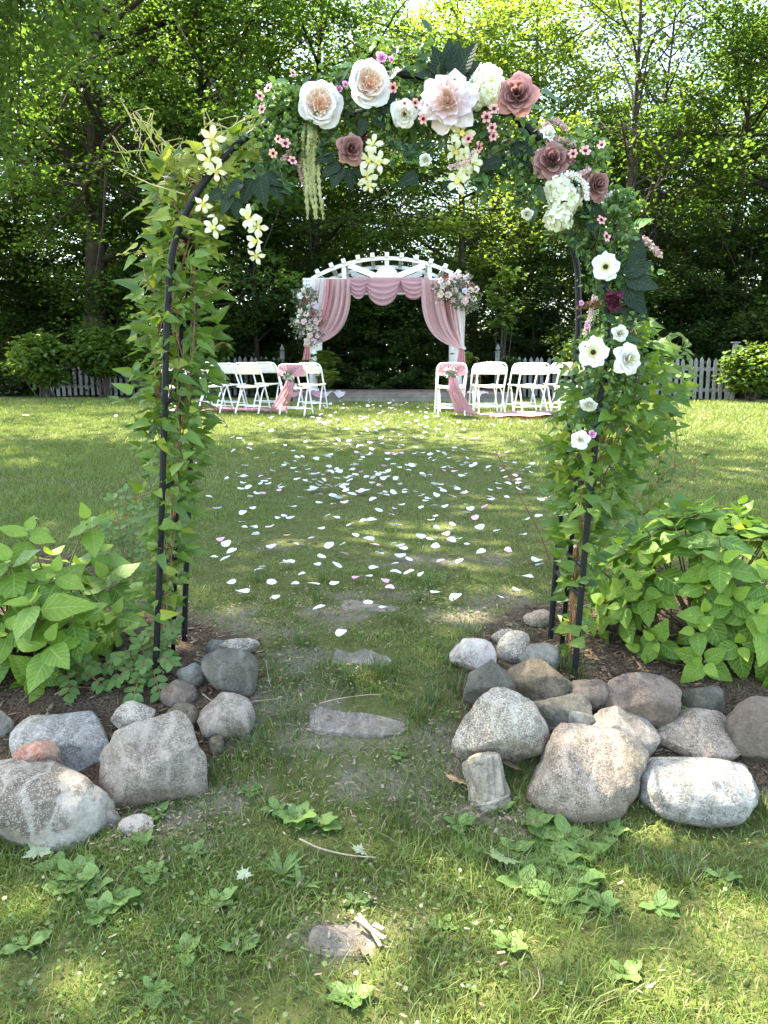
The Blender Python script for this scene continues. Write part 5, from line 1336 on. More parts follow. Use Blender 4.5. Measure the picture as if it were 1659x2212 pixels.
for i, (px, py, wh) in enumerate(SMALL):
    rgx = random.Random(i)
    t = blossom('pink_daisy', 'small coral pink daisy, ' + wh, 'flower', px, py, YG - .04, (rgx.uniform(-.9, .9), -1, rgx.uniform(-.7, .7)), rgx.uniform(18, 26), 'small pink daisies in the garland')
    for k in range(6): ob('petal', SP, None, t, Matrix.Rotation(k * 1.047 + rgx.uniform(-.1, .1), 4, 'Z') @ Matrix.Rotation(rgx.gauss(0, .15), 4, 'Y'))
    ob('dark_eye', eye_me, BLACK, t)
# cream orchids
TP = [petal_mesh('tepal', .04, 1.0, .30, .46, .35, wav=.08, seed=s, nu=4, nv=5, point=.12) for s in (1, 2)]
for m in TP: m.materials.append(M_ORCH)
thr = A().lathe([(.08, 0), (.16, .2), (.22, .42), (.17, .40)], 10).mesh('throat', True)
ORCH = [((460, 300), 48, 'left shoulder'), ((452, 345), 46, 'left shoulder'), ((466, 368), 40, 'left shoulder'), ((462, 492), 40, 'left inner leg'), ((438, 440), 38, 'left inner leg'), ((540, 470), 48, 'left inner spray'), ((556, 490), 40, 'left inner spray'), ((556, 520), 42, 'left inner spray'), ((553, 552), 34, 'left inner spray'),
        ((806, 312), 38, 'centre left spray'), ((798, 345), 46, 'centre left spray'), ((818, 350), 40, 'centre left spray'), ((793, 382), 44, 'centre left spray'), ((797, 400), 30, 'centre left spray'),
        ((998, 288), 50, 'centre right spray'), ((985, 326), 40, 'centre right spray'), ((1008, 345), 46, 'centre right spray'), ((992, 392), 50, 'centre right spray'), ((1022, 352), 40, 'centre right spray'), ((1000, 368), 36, 'centre right spray')]
NUMB = ('topmost', 'second', 'third', 'fourth', 'fifth', 'sixth')
for i, ((px, py), dm, wh) in enumerate(ORCH):
    rank = sorted([o[0][1] for o in ORCH if o[2] == wh]).index(py)
    rgx = random.Random(i + 50)
    t = blossom('cream_orchid', 'cream orchid blossom, %s%s of the %s' % (NUMB[rank], ' from top' if rank else '', wh), 'flower', px, py, YG + .0, (rgx.uniform(-.6, .6), -1, rgx.uniform(-.9, .1)), dm * 1.1, 'cream orchids on the %s' % wh)
    for k in range(5): ob('petal', TP[k % 2], None, t, Matrix.Rotation(k * 1.2566 + rgx.uniform(-.15, .15), 4, 'Z') @ Matrix.Rotation(rgx.gauss(0, .2), 4, 'Y'))
    ob('throat', thr, YEL, t)
# little pink roses and buds
for (px, py, dm, lab) in ((823, 126, 28, 'small pink rose standing on top of the arch'), (845, 129, 15, 'pink bud right of the small pink rose on top'), (732, 193, 18, 'left pink bud above the upper peach rose'), (746, 183, 16, 'right pink bud above the upper peach rose'),
                          (1278, 938, 20, 'tiny pink rose low on the right leg'), (1267, 704, 13, 'tiny pink bud on the right leg by the thistle'), (1255, 655, 13, 'tiny pink bud left of the burgundy thistle'), (1236, 350, 16, 'tiny lilac bud beside the mauve rose'), (1270, 366, 14, 'tiny lilac bud above the right mauve rose'), (1262, 965, 11, 'lowest tiny pink bud on the right leg')):
    t = blossom('pink_rosebud', lab, 'flower', px, py, YG, (.2, -1, .2), dm)
    ring(t, 5, M_ROSYP, .1, seed=3, r0=.1, r1=.95, h=.5, ha=.8, lip=.1, wav=.04); ring(t, 4, M_ROSYP, .6, seed=4, r0=.05, r1=.55, h=.75, ha=.9, wav=.03); ring(t, 3, M_ROSYP, .2, seed=5, r0=.03, r1=.25, h=.8, ha=1.2, wav=.03)

# ------------------------------------------------------------------ hanging amaranth, plumes and thistles
AMAR = plain('amaranth', (0.36, 0.38, 0.17), .9, .1, .25, 40, .8, bscale=300); PLUME = plain('plume_pink', (0.72, 0.52, 0.50), .9, .1, .15, 40, .6); BURG = plain('burgundy', (0.11, 0.02, 0.045), .8, .2, .3, 30); BRN = plain('brown_grass', (0.20, 0.11, 0.06), .9, .1, .3, 30)
def strand(parent, base, pts, r, mat, name='strand'):
    sp = spline([Vector(p) - base for p in pts], 14); sp = [q + rvec(.0022) for q in sp]; n = len(sp)
    A().tube(sp, [r * (.55 + .75 * (i % 2)) * (1 if i < n - 4 else .6) for i in range(n)], 6).build(name, mat, parent, True)
b = P(670, 270, YA - .02); t = T('amaranth_spray', 'long pale green amaranth tassels hanging below the lower peach rose', 'flowers', b)
for i in range(16):
    x0 = 668 + rg.uniform(-24, 24); L0 = rg.uniform(350, 478); pts = [P(lerp(672, x0, .5), 258, YA), P(x0, 290, YA - .04 + rg.uniform(-.03, .03)), P(x0 + rg.uniform(-6, 8), lerp(290, L0, .5), YA - .04), P(x0 + rg.uniform(-4, 16), L0, YA - .03)]
    strand(t, b, pts, .0072, AMAR)
b = P(1170, 320, YA); t = T('amaranth_spray', 'short pale amaranth loops left of the upper mauve rose on the right', 'flowers', b)
for i in range(5):
    strand(t, b, [P(1130, 318 + i * 3, YA - .01), P(1145 + i * 3, 340 + i * 6, YA - .05), P(1165 + i * 2, 345 + i * 8, YA - .06), P(1190 - i * 2, 348 + i * 12, YA - .04)], .005, AMAR)
def plume(label, pts, Y, r, mat, cat='flowers', name='flower_plume'):
    q = [P(x, y, Y) for x, y in pts]; b = q[0]; t = T(name, label, cat, b); sp = spline([p - b for p in q], 8)
    A().tube(sp, r * .18, 5).build('stem', STEM_G, t, True); C = [tuple(p) for p in sp for _ in (0, 1)]; n = len(C)
    tag(ob('tiny_blossoms', leaf_cloud('plm', C, [r * (1.15 - .8 * i / n) for i in range(n)], 12, r * .8, 7, 1.0, tilt=1.5), mat, t), kind='stuff'); return t
plume('pink plume curving right above the half open white rose', [(1175, 282), (1190, 264), (1206, 262), (1222, 278)], YA - .05, .012, PLUME)
plume('pink plume lying across the white rose toward the daisies', [(1188, 305), (1215, 302), (1240, 315)], YA - .05, .012, PLUME)
plume('pale plume between the mauve rose and the hanging hydrangea', [(1228, 382), (1250, 376), (1272, 366)], YA - .10, .010, PLUME)
plume('white plume in front of the right mauve rose', [(1230, 372), (1262, 395), (1268, 430)], YA - .14, .010, P_WHITE)
plume('long white plume sweeping out right of the arch leg', [(1330, 470), (1360, 510), (1395, 520), (1425, 550)], YA - .03, .015, PLUME)
plume('white plume of tiny buds at the right shoulder of the arch', [(1310, 425), (1335, 420), (1350, 440), (1355, 470)], YA - .03, .013, P_WHITE)
plume('hanging white plume left of the small white rose on the right leg', [(1285, 640), (1275, 680), (1262, 720)], YA - .06, .009, PLUME)
plume('pale plume across the centre right cream orchids', [(975, 358), (1005, 352), (1025, 325)], YA - .14, .009, PLUME)
plume('pink plume hanging among leaves at the left of the amaranth tassels', [(640, 300), (625, 330), (605, 350)], YA - .02, .011, PLUME)
plume('second pink plume hanging left of the amaranth tassels', [(655, 330), (650, 370), (665, 420)], YA - .0, .011, PLUME)
plume('burgundy thistle tuft on the right arch leg', [(1326, 636), (1326, 650), (1327, 664)], YA - .08, .022, BURG, name='thistle')
plume('burgundy tassel hanging between the two peach roses', [(781, 262), (783, 280), (783, 298)], YA - .02, .015, BURG, name='thistle')
plume('brown grass tuft on the right arch leg beside the black pipe', [(1292, 655), (1272, 658), (1250, 664)], YA - .06, .013, BRN, name='grass_plume')

# ------------------------------------------------------------------ garland leaves
GARL = leaf_mat('garland_leaf', (0.018, 0.055, 0.018), (0.05, 0.105, 0.032), (0.10, 0.17, 0.03), 'obj', .2, vein=(0.06, 0.11, 0.05), nv=6, rough=.5)
GARL_B = leaf_mat('garland_leaf_bright', (0.05, 0.16, 0.03), (0.10, 0.22, 0.05), (0.18, 0.32, 0.05), 'obj', .3, vein=(0.14, 0.24, 0.08), nv=5)
DARKV = leaf_mat('dark_veined_leaf', (0.010, 0.022, 0.012), (0.018, 0.034, 0.018), (0.03, 0.06, 0.02), 'obj', .12, vein=(0.06, 0.08, 0.055), nv=9, rough=.7, spec=.15)
SAGE_F = leaf_mat('sage_filler', (0.05, 0.12, 0.03), (0.13, 0.22, 0.06), (0.15, 0.26, 0.05), 'attr', .25)
gl = [leaf_mesh('garland_leaf', 1, .52, 'ovate', .2, d, nu=4, nv=7, serr=.03) for d in (.1, .25, .4)]; glb = [m.copy() for m in gl]; dv = [leaf_mesh('dark_leaf', 1, .62, 'ovate', .18, d, nu=4, nv=8, serr=.05) for d in (.15, .35)]
for m in gl: m.materials.append(GARL)
for m in glb: m.materials.append(GARL_B)
for m in dv: m.materials.append(DARKV)
def front_at(px):
    """y pixel of the front hoop's top part at px"""
    for i in range(6, 20):
        if FRONT[i][0] <= px <= FRONT[i + 1][0]: return lerp(FRONT[i][1], FRONT[i + 1][1], (px - FRONT[i][0]) / (FRONT[i + 1][0] - FRONT[i][0]))
    return 600
gb = P(900, 200, YA); t = T('garland', 'green artificial leaf garland wound over the arch top and right leg', 'garland', gb); GARLAND = t
rg = random.Random(9); filler = []; fr_ = []
for k in range(300):
    if k < 215:
        px = rg.uniform(560, 1290); py = front_at(px) + rg.gauss(52, 52) if px < 1080 else front_at(px) + rg.gauss(5, 42)
        if px > 1080: px += rg.gauss(0, 22)
    else: py = rg.uniform(430, 960); px = lerp(1302, 1335, min(1, (py - 430) / 200)) if py < 700 else lerp(1335, 1265, (py - 700) / 260); px += rg.gauss(0, 30)
    a = rg.uniform(0, 6.28); d = Vector((math.cos(a), rg.uniform(-.8, .1), math.sin(a) * .8 - .25)); br_ = rg.random() < .16
    ob('leaf', (glb if br_ else gl)[rg.randint(0, 2)], None, t, frame(P(px, py, YA + rg.uniform(-.04, .07)) - gb, d, (rg.uniform(-.5, .5), -.8, .6), rg.uniform(.035, .08)))
for k in range(300):
    if rg.random() < .72: px = rg.uniform(555, 1300); py = front_at(px) + rg.gauss(44, 46); px += rg.gauss(0, 12)
    else: py = rg.uniform(430, 960); px = lerp(1302, 1335, min(1, (py - 430) / 200)) if py < 700 else lerp(1335, 1265, (py - 700) / 260); px += rg.gauss(0, 34)
    filler.append(tuple(P(px, py, YA + rg.uniform(-.05, .05)) - gb)); fr_.append(rg.uniform(.02, .045))
for px, py in [(rg.uniform(585, 670), rg.uniform(190, 330)) for _ in range(46)]: filler.append(tuple(P(px, py, YA + rg.uniform(-.05, .02)) - gb)); fr_.append(.03)
for px, py in [(rg.gauss(1255, 35), rg.gauss(330, 22)) for _ in range(24)] + [(rg.gauss(1345, 18), rg.gauss(450, 30)) for _ in range(18)]: filler.append(tuple(P(px, py, YA - .05) - gb)); fr_.append(.028)
tag(ob('filler_sprigs', leaf_cloud('fil', filler, [q * 1.5 for q in fr_], 13, .027, 3, 1.0, tilt=1.2, six=True), SAGE_F, t), kind='stuff')
for k in range(26):
    px = rg.uniform(600, 1260); py = front_at(px) + rg.gauss(20, 20); q = [P(px, py, YA), P(px + rg.uniform(-50, 50), py + rg.uniform(-25, 50), YA - rg.uniform(0, .05)), P(px + rg.uniform(-90, 90), py + rg.uniform(-35, 90), YA)]
    A().tube([p - gb for p in spline(q, 5)], .002, 4, False).build('wire_stem', STEM_G if k % 3 else BRN, t, True)
def big_leaves(label, items, group='dark veined leaves on the arch'):
    b = P(items[0][0], items[0][1], YA - .05); t = T('leaf_spray', label, 'leaves', b, group)
    for (px, py, ang, L, tw) in items:
        a = R(ang); d = Vector((math.cos(a), -.15 + tw * .2, math.sin(a))); ob('leaf', dv[int(L) % 2], None, t, frame(P(px, py, YA - .05) - b, d, (tw * .6, -1, .35), L * pxm(YA, py)))
big_leaves('spray of large dark leaves standing on top of the arch', [(965, 165, 150, 52, .2), (960, 160, 118, 62, -.5), (972, 158, 90, 72, .3), (985, 165, 60, 80, -.6), (990, 170, 35, 66, .4), (975, 165, 75, 80, .8), (1000, 172, 5, 50, .1), (945, 165, 172, 52, .5)])
big_leaves('dark silver veined leaves hanging inside the left shoulder of the arch', [(545, 385, 245, 62, .3), (560, 380, 280, 70, -.6), (580, 385, 305, 60, .8), (525, 390, 222, 56, -.7), (570, 378, 335, 52, .4), (500, 415, 245, 56, -.5), (482, 412, 205, 46, .9), (505, 425, 280, 50, .6)])
big_leaves('dark veined leaves under the hanging mauve rose at centre left', [(735, 350, 215, 52, .2), (738, 358, 245, 56, -.3), (752, 362, 280, 50, .4), (722, 340, 190, 44, -.2), (765, 360, 320, 40, .1)])
big_leaves('big dark silver veined leaves right of the upper white anemone', [(1345, 590, 20, 70, .2), (1350, 600, 345, 78, -.3), (1358, 590, 55, 64, .4), (1352, 610, 300, 80, -.2), (1345, 625, 320, 84, .5), (1350, 640, 285, 66, -.4), (1370, 560, 80, 58, .2), (1355, 660, 330, 60, .3)])
big_leaves('dark leaves around the mauve roses at the right shoulder', [(1100, 330, 20, 60, .2), (1110, 318, 350, 62, -.3), (1120, 330, 320, 66, .4), (1085, 345, 200, 52, .2), (1150, 340, 340, 56, .1), (1270, 470, 300, 52, .3), (1240, 460, 30, 56, .2), (1265, 440, 330, 50, -.2)])
big_leaves('dark leaves beside the upper peach garden rose', [(815, 220, 20, 50, .3), (822, 230, 340, 52, -.2), (810, 240, 300, 46, .2), (830, 215, 45, 42, .1), (790, 255, 250, 44, .3)])
big_leaves('olive leaf pair between the two peach garden roses', [(705, 195, 100, 38, .3), (720, 200, 60, 40, -.3), (905, 380, 200, 52, .2), (955, 395, 330, 44, .2)])

def trailing(label, blobs, seed, n):
    """small leaved trailing sprays hung on the arch"""
    rg = random.Random(seed); b = P(blobs[0][0], blobs[0][1] - blobs[0][3], YA); t = T('trailing_ivy', label, 'leaves', b, 'trailing greenery on the arch')
    for (bx_, by_, rx, ry) in blobs:
        for k in range(5):
            x0 = bx_ + rg.uniform(-.6, .6) * rx; q = [P(x0, by_ - ry, YA + .03), P(x0 + rg.uniform(-.4, .4) * rx, by_, YA + rg.uniform(-.05, .05)), P(x0 + rg.uniform(-.8, .8) * rx, by_ + ry * rg.uniform(.5, 1.2), YA + rg.uniform(-.05, .03))]
            sp = [p - b for p in spline(q, 7)]; A().tube(sp, .0016, 4, False).build('stem', STEM_G, t, True)
            for i in range(2, len(sp)):
                for s_ in range(n):
                    a = rg.uniform(0, 6.28); ob('leaf', (glb if rg.random() < .25 else gl)[rg.randint(0, 2)], None, t, frame(sp[i], (math.cos(a), rg.uniform(-.7, .1), math.sin(a) * .7 - .3), (rg.uniform(-.5, .5), -.8, .6), rg.uniform(.022, .05)))
    return t
trailing('small leaved green spray hanging under the arch between the peony and the mauve roses', [(1085, 350, 50, 60), (1040, 360, 40, 50), (1130, 400, 40, 60)], 1, 1)
trailing('small leaved green spray hanging left of the small white rose', [(900, 300, 60, 40), (870, 300, 40, 50)], 2, 1)
trailing('small leaved green spray beside the amaranth tassels', [(700, 300, 40, 40), (600, 340, 40, 60)], 3, 1)
trailing('small leaved green spray below the hanging hydrangea and right mauve rose', [(1270, 500, 40, 60), (1310, 560, 30, 60)], 4, 1)
# ================================================================== ROCKS
def rock_mat(name, base, dark, light, grain=330.0, contrast=.42, patch=None, pf=(.5, .7), ps=2.5, moss=0.0):
    m, t = mnew(name); tc = nd(t, 'ShaderNodeTexCoord').outputs['Object']
    oi = nd(t, 'ShaderNodeObjectInfo').outputs['Random']
    co = nd(t, 'ShaderNodeVectorMath', {0: tc, 1: (0, 0, 0)}, operation='ADD'); cmb = nd(t, 'ShaderNodeCombineXYZ', {0: mth(t, 'MULTIPLY', oi, 31.0), 1: mth(t, 'MULTIPLY', oi, 17.0)})
    t.links.new(cmb.outputs[0], co.inputs[1]); co = co.outputs[0]
    n1 = nd(t, 'ShaderNodeTexNoise', {'Vector': co, 'Scale': grain, 'Detail': 3.0, 'Roughness': .7}).outputs['Fac']
    n2 = nd(t, 'ShaderNodeTexNoise', {'Vector': co, 'Scale': ps * 2.2, 'Detail': 7.0, 'Roughness': .65}).outputs['Fac']
    n3 = nd(t, 'ShaderNodeTexNoise', {'Vector': co, 'Scale': 34.0, 'Detail': 6.0, 'Roughness': .7}).outputs['Fac']
    vo = nd(t, 'ShaderNodeTexVoronoi', {'Vector': co, 'Scale': grain * .8}).outputs['Color']
    vs = nd(t, 'ShaderNodeSeparateColor', {0: vo}).outputs[0]
    c = mixc(t, ramp(t, n2, .35, .65), tuple(v * .62 for v in base), tuple(v * 1.08 for v in base))
    c = mixc(t, mth(t, 'MULTIPLY', ramp(t, n3, .50, .66), .75), c, tuple(v * .45 for v in base))
    c = mixc(t, mth(t, 'MULTIPLY', ramp(t, vs, .72, .80), contrast), c, light)
    c = mixc(t, mth(t, 'MULTIPLY', ramp(t, vs, .24, .16), contrast), c, dark)
    c = mixc(t, mth(t, 'MULTIPLY', ramp(t, n1, .58, .70), contrast * .7), c, dark)
    wv = nd(t, 'ShaderNodeTexWave', {'Vector': co, 'Scale': 3.5, 'Distortion': 9.0, 'Detail': 5.0, 'Detail Scale': 2.0}).outputs['Fac']
    c = mixc(t, mth(t, 'MULTIPLY', ramp(t, wv, .75, .95), .32), c, light)
    if patch:
        n4 = nd(t, 'ShaderNodeTexNoise', {'Vector': co, 'Scale': ps, 'Detail': 9.0, 'Roughness': .7}).outputs['Fac']
        c = mixc(t, mth(t, 'MULTIPLY', ramp(t, n4, *pf), .85), c, patch)
    li = nd(t, 'ShaderNodeTexNoise', {'Vector': co, 'Scale': 13.0, 'Detail': 10.0, 'Roughness': .78}).outputs['Fac']
    c = mixc(t, mth(t, 'MULTIPLY', ramp(t, li, .60, .66), .55), c, tuple(min(.62, v * 1.9 + .05) for v in base))
    c = mixc(t, mth(t, 'MULTIPLY', ramp(t, li, .40, .34), .6), c, tuple(v * .42 for v in base))
    ck = nd(t, 'ShaderNodeTexVoronoi', {'Vector': nd(t, 'ShaderNodeVectorMath', {0: co, 1: nd(t, 'ShaderNodeTexNoise', {'Vector': co, 'Scale': 7.0, 'Detail': 4.0}).outputs['Color']}, operation='ADD').outputs[0], 'Scale': 2.2}, feature='DISTANCE_TO_EDGE').outputs[0]
    c = mixc(t, mth(t, 'MULTIPLY', ramp(t, ck, .008, .002), .16), c, tuple(v * .35 for v in base))
    gm_ = nd(t, 'ShaderNodeTexNoise', {'Vector': co, 'Scale': 9.0, 'Detail': 8.0, 'Roughness': .7}).outputs['Fac']
    if moss: c = mixc(t, mth(t, 'MULTIPLY', ramp(t, gm_, .50, .64), moss), c, (.10, .10, .055))
    # soil splashed on the lower sides
    sz = nd(t, 'ShaderNodeSeparateXYZ', {0: tc}).outputs[2]
    c = mixc(t, mth(t, 'MULTIPLY', ramp(t, mth(t, 'ADD', sz, mth(t, 'MULTIPLY', mth(t, 'SUBTRACT', gm_, .5), .12)), -.02, -.09), .7), c, (.12, .095, .065))
    c = mixc(t, 1.0, c, (1.06, 1.0, .90), 'MULTIPLY')
    h = mth(t, 'ADD', mth(t, 'ADD', mth(t, 'MULTIPLY', n1, .35), mth(t, 'MULTIPLY', n3, 1.2)), mth(t, 'MULTIPLY', ramp(t, ck, .0, .02), .12))
    return fin(m, t, pbsdf(t, c, .9, .2, bump(t, h, 1.0, .018)))
RM = {
 'grey': rock_mat('granite_grey', (0.317, 0.281, 0.238), (0.085, 0.076, 0.065), (0.561, 0.515, 0.454), patch=(0.488, 0.450, 0.400), pf=(.52, .70), moss=.35),
 'white': rock_mat('granite_lichen_white', (0.232, 0.205, 0.162), (0.073, 0.064, 0.049), (0.660, 0.632, 0.572), patch=(0.610, 0.573, 0.508), pf=(.47, .58), ps=4.5, moss=.45),
 'pale': rock_mat('granite_pale', (0.415, 0.369, 0.308), (0.098, 0.088, 0.076), (0.660, 0.655, 0.572), contrast=.65, moss=.35),
 'blue': rock_mat('granite_bluegrey', (0.342, 0.342, 0.312), (0.110, 0.111, 0.103), (0.528, 0.528, 0.518), contrast=.5, grain=260, moss=.2),
 'warm': rock_mat('granite_warm', (0.366, 0.304, 0.248), (0.104, 0.088, 0.070), (0.610, 0.538, 0.454), contrast=.6, patch=(0.244, 0.211, 0.157), pf=(.55, .7), moss=.35),
 'brown': rock_mat('fieldstone_brown', (0.177, 0.146, 0.106), (0.061, 0.053, 0.038), (0.317, 0.281, 0.205), contrast=.3, moss=.5),
 'dark': rock_mat('fieldstone_dark', (0.140, 0.138, 0.117), (0.055, 0.053, 0.043), (0.244, 0.234, 0.200), contrast=.25, patch=(0.207, 0.193, 0.151), pf=(.5, .75), moss=.3),
 'slate': rock_mat('fieldstone_green', (0.201, 0.211, 0.189), (0.098, 0.099, 0.086), (0.329, 0.328, 0.292), contrast=.2),
 'plum': rock_mat('fieldstone_plum', (0.226, 0.181, 0.151), (0.061, 0.047, 0.038), (0.329, 0.275, 0.227), contrast=.3, patch=(0.159, 0.146, 0.108), pf=(.5, .75), moss=.4),
 'pink': rock_mat('granite_pink', (0.451, 0.386, 0.356), (0.146, 0.117, 0.108), (0.620, 0.580, 0.563), contrast=.6, patch=(0.660, 0.643, 0.605), pf=(.5, .65), moss=.2),
 'red': rock_mat('granite_red', (0.415, 0.199, 0.146), (0.122, 0.082, 0.065), (0.586, 0.421, 0.346), contrast=.4, patch=(0.268, 0.222, 0.173), pf=(.5, .62), ps=6.0),
 'flag': rock_mat('flagstone', (0.25, 0.23, 0.20), (0.122, 0.105, 0.086), (0.464, 0.421, 0.356), contrast=.3, patch=(0.207, 0.175, 0.130), pf=(.5, .68), ps=5.0, moss=.35),
 'cement': rock_mat('old_concrete', (0.378, 0.345, 0.281), (0.159, 0.140, 0.108), (0.561, 0.515, 0.432), contrast=.35, patch=(0.268, 0.246, 0.184), pf=(.5, .66), ps=7.0, moss=.35),
}
_bm = bmesh.new(); bmesh.ops.create_icosphere(_bm, subdivisions=5, radius=1.0)
ICO_V = np.array([v.co[:] for v in _bm.verts]); ICO_F = np.array([[v.index for v in f.verts] for f in _bm.faces]); _bm.free()
def n3d(p, s, seed):
    """smooth 3-d noise from three planes of value noise"""
    return (vnv(p[:, 0] * s + p[:, 2] * .7 * s, p[:, 1] * s, seed) + vnv(p[:, 1] * s + p[:, 0] * .6 * s, p[:, 2] * s, seed + 3.3) + vnv(p[:, 2] * s - p[:, 1] * .5 * s, p[:, 0] * s, seed + 7.1)) / 3
def rock(label, x0, x1, y0, y1, mat, seed, boxy=.5, cuts=5, dk=.75, yoff=0.0, tilt=0.0, group='boulders of the stone bank', name='boulder'):
    cx = (x0 + x1) / 2; cy = (y0 + y1) / 2; g = G(cx, y1 - .12 * (y1 - y0)); Y = g.y + yoff; s = pxm(Y, cy)
    a = (x1 - x0) / 2 * s; app = (y1 - y0) / 2 * s; d = ray(cx, cy); th = math.atan2(-d.z, d.y)
    b = min(a * dk, app * 1.25); c = math.sqrt(max((.45 * app) ** 2, app ** 2 - (b * math.sin(th)) ** 2)) / math.cos(th)
    Y += b * .45; ctr = P(cx, cy, Y); s2 = pxm(Y, cy) / s; a *= s2; b *= s2; c *= s2
    rgn = np.random.default_rng(seed); p = ICO_V.copy()
    e = 1 - .42 * boxy; q = np.sign(p) * np.abs(p) ** e; q /= np.maximum(1e-9, (np.abs(q) ** (2 / e)).sum(1) ** (e / 2))[:, None]
    p = p * (1 - boxy) + q * boxy
    for k in range(cuts + 4):
        n = rgn.normal(0, 1, 3); n[2] = n[2] * .8; n /= np.linalg.norm(n); dd = rgn.uniform(.56, .86); ex = p @ n - dd
        p -= np.where(ex > 0, ex * .82, 0)[:, None] * n
    r = 1 + .16 * n3d(p, 1.3, seed) + .07 * n3d(p, 3.6, seed + 1) + .030 * n3d(p, 9.0, seed + 2) + .012 * n3d(p, 24.0, seed + 4)
    p = p * r[:, None]
    p[:, 0] /= np.abs(p[:, 0]).max(); p[:, 1] /= np.abs(p[:, 1]).max(); p[:, 2] /= np.abs(p[:, 2]).max()
    p *= np.array([a, b, c]) * 1.15
    if tilt: ct, st = math.cos(tilt), math.sin(tilt); p = np.stack([p[:, 0] * ct - p[:, 2] * st, p[:, 1], p[:, 0] * st + p[:, 2] * ct], 1)
    o = ob(name, mesh_np('boulder', p, ICO_F), RM[mat]); o.location = ctr
    return tag(o, label, 'rock', group)
ROCKS = [
 ('big speckled grey boulder, largest of the left bank', 236, 458, 1550, 1760, 'grey', 2, .55, 6),
 ('big boulder with white lichen at the lower left edge', -60, 222, 1648, 1835, 'white', 8, .7, 5),
 ('flat blue grey stone behind the red one on the left', 44, 242, 1545, 1660, 'blue', 3, .6, 5),
 ('small reddish granite stone lying on the left boulders', 14, 118, 1608, 1672, 'red', 4, .8, 6),
 ('small pale grey stone just above the big left boulder', 248, 332, 1525, 1592, 'pale', 5, .5, 4),
 ('brown stone top peeking over the big left boulder', 348, 428, 1522, 1580, 'brown', 6, .3, 3),
 ('white flecked stone at the right end of the left bank', 418, 542, 1508, 1608, 'grey', 7, .7, 6),
 ('small rounded pinkish stone beside the left arch foot', 352, 430, 1474, 1528, 'plum', 18, .3, 3),
 ('dark flat slab beside the left edge of the steps', 438, 548, 1412, 1512, 'dark', 9, .8, 6),
 ('small dark stone behind the pinkish one at the left arch foot', 386, 440, 1438, 1492, 'slate', 10, .5, 4),
 ('small grey stone at the back end of the left bank', 440, 492, 1382, 1414, 'slate', 11, .5, 4),
 ('flat pale stone at the back end of the left bank', 478, 556, 1380, 1416, 'pale', 12, .6, 4),
 ('small grey stone wedged between the two biggest left boulders', 206, 258, 1742, 1795, 'grey', 13, .4, 3),
 ('flat pale stone in the grass before the left bank', 262, 334, 1764, 1808, 'white', 14, .6, 4),
 ('grey stone cut by the left edge of the picture', -50, 20, 1528, 1596, 'grey', 15, .4, 3),
 ('small stone tucked under the right side of the biggest left boulder', 450, 482, 1592, 1632, 'brown', 16, .4, 3),
 ('round pale granite boulder at the left end of the right bank', 986, 1168, 1504, 1665, 'pale', 21, .4, 4),
 ('big warm grey boulder pointing right in the right bank front row', 1152, 1392, 1582, 1768, 'warm', 33, .55, 7),
 ('long oval blue white boulder at the lower right', 1394, 1658, 1638, 1780, 'blue', 25, .5, 3),
 ('speckled grey stone slanting down behind the pointed boulder', 1266, 1412, 1538, 1655, 'grey', 24, .5, 4),
 ('olive grey angular boulder behind the long oval one', 1402, 1586, 1528, 1645, 'warm', 35, .5, 6),
 ('grey boulder cut by the right edge of the picture', 1580, 1720, 1518, 1660, 'plum', 26, .4, 4),
 ('smooth round plum brown boulder under the hydrangea', 1304, 1464, 1462, 1585, 'plum', 27, .25, 2),
 ('dark green grey stone in the middle of the right bank', 1142, 1268, 1494, 1580, 'dark', 28, .5, 5),
 ('small blue grey block leaning on the dark green stone', 1215, 1278, 1534, 1594, 'slate', 29, .85, 4),
 ('brown rounded boulder left of the right arch foot', 1098, 1222, 1428, 1530, 'brown', 30, .4, 4),
 ('mossy dark boulder at the inner end of the right bank', 1000, 1118, 1430, 1540, 'dark', 31, .45, 4),
 ('grey green stone directly left of the right arch foot', 1118, 1218, 1393, 1450, 'slate', 32, .35, 3),
 ('white and pink stone at the back of the right bank', 978, 1070, 1384, 1458, 'pink', 23, .4, 4),
 ('upright pale stone behind the white and pink one', 1078, 1142, 1366, 1440, 'pale', 34, .4, 3),
 ('small flat pale stone behind the upright one', 1062, 1118, 1360, 1394, 'pale', 36, .4, 3),
 ('small stone half buried behind the right arch leg', 1134, 1194, 1318, 1358, 'warm', 37, .4, 3),
 ('dark angular stone lying under the hydrangea leaves', 1478, 1574, 1482, 1548, 'dark', 38, .85, 6),
 ('flat dusty stone right of the brown rounded boulder', 1216, 1312, 1468, 1535, 'plum', 39, .5, 4),
]
for (lab, x0, x1, y0, y1, mt, sd_, bx_, cu) in ROCKS: rock(lab, x0, x1, y0, y1, mt, sd_, bx_, cu, yoff=-.13 if mt == 'red' else 0)

# stepping stones
for (px, py, rx, ry, lab), (g, _, _) in zip(STEPS, STEPW):
    rgn = np.random.default_rng(int(px)); p = ICO_V.copy(); e = .3; q = np.sign(p) * np.abs(p) ** e; p = p * .2 + q * .8
    p = p * (1 + .12 * n3d(p, 1.2, px) + .05 * n3d(p, 5, py))[:, None]; p *= np.array([rx, ry, .035]); p[:, 2] = np.minimum(p[:, 2], .024 + .003 * n3d(p, 30, 2.2))
    o = ob('stepping_stone', mesh_np('stepping_stone', p, ICO_F), RM['flag']); o.location = g + Vector((0, 0, -.021)); o.rotation_euler = (R(17) if 1500 < py < 1900 else R(7) if 1380 < py < 1900 else 0, R(2), 0); tag(o, lab, 'stepping stone', 'stepping stones of the path')

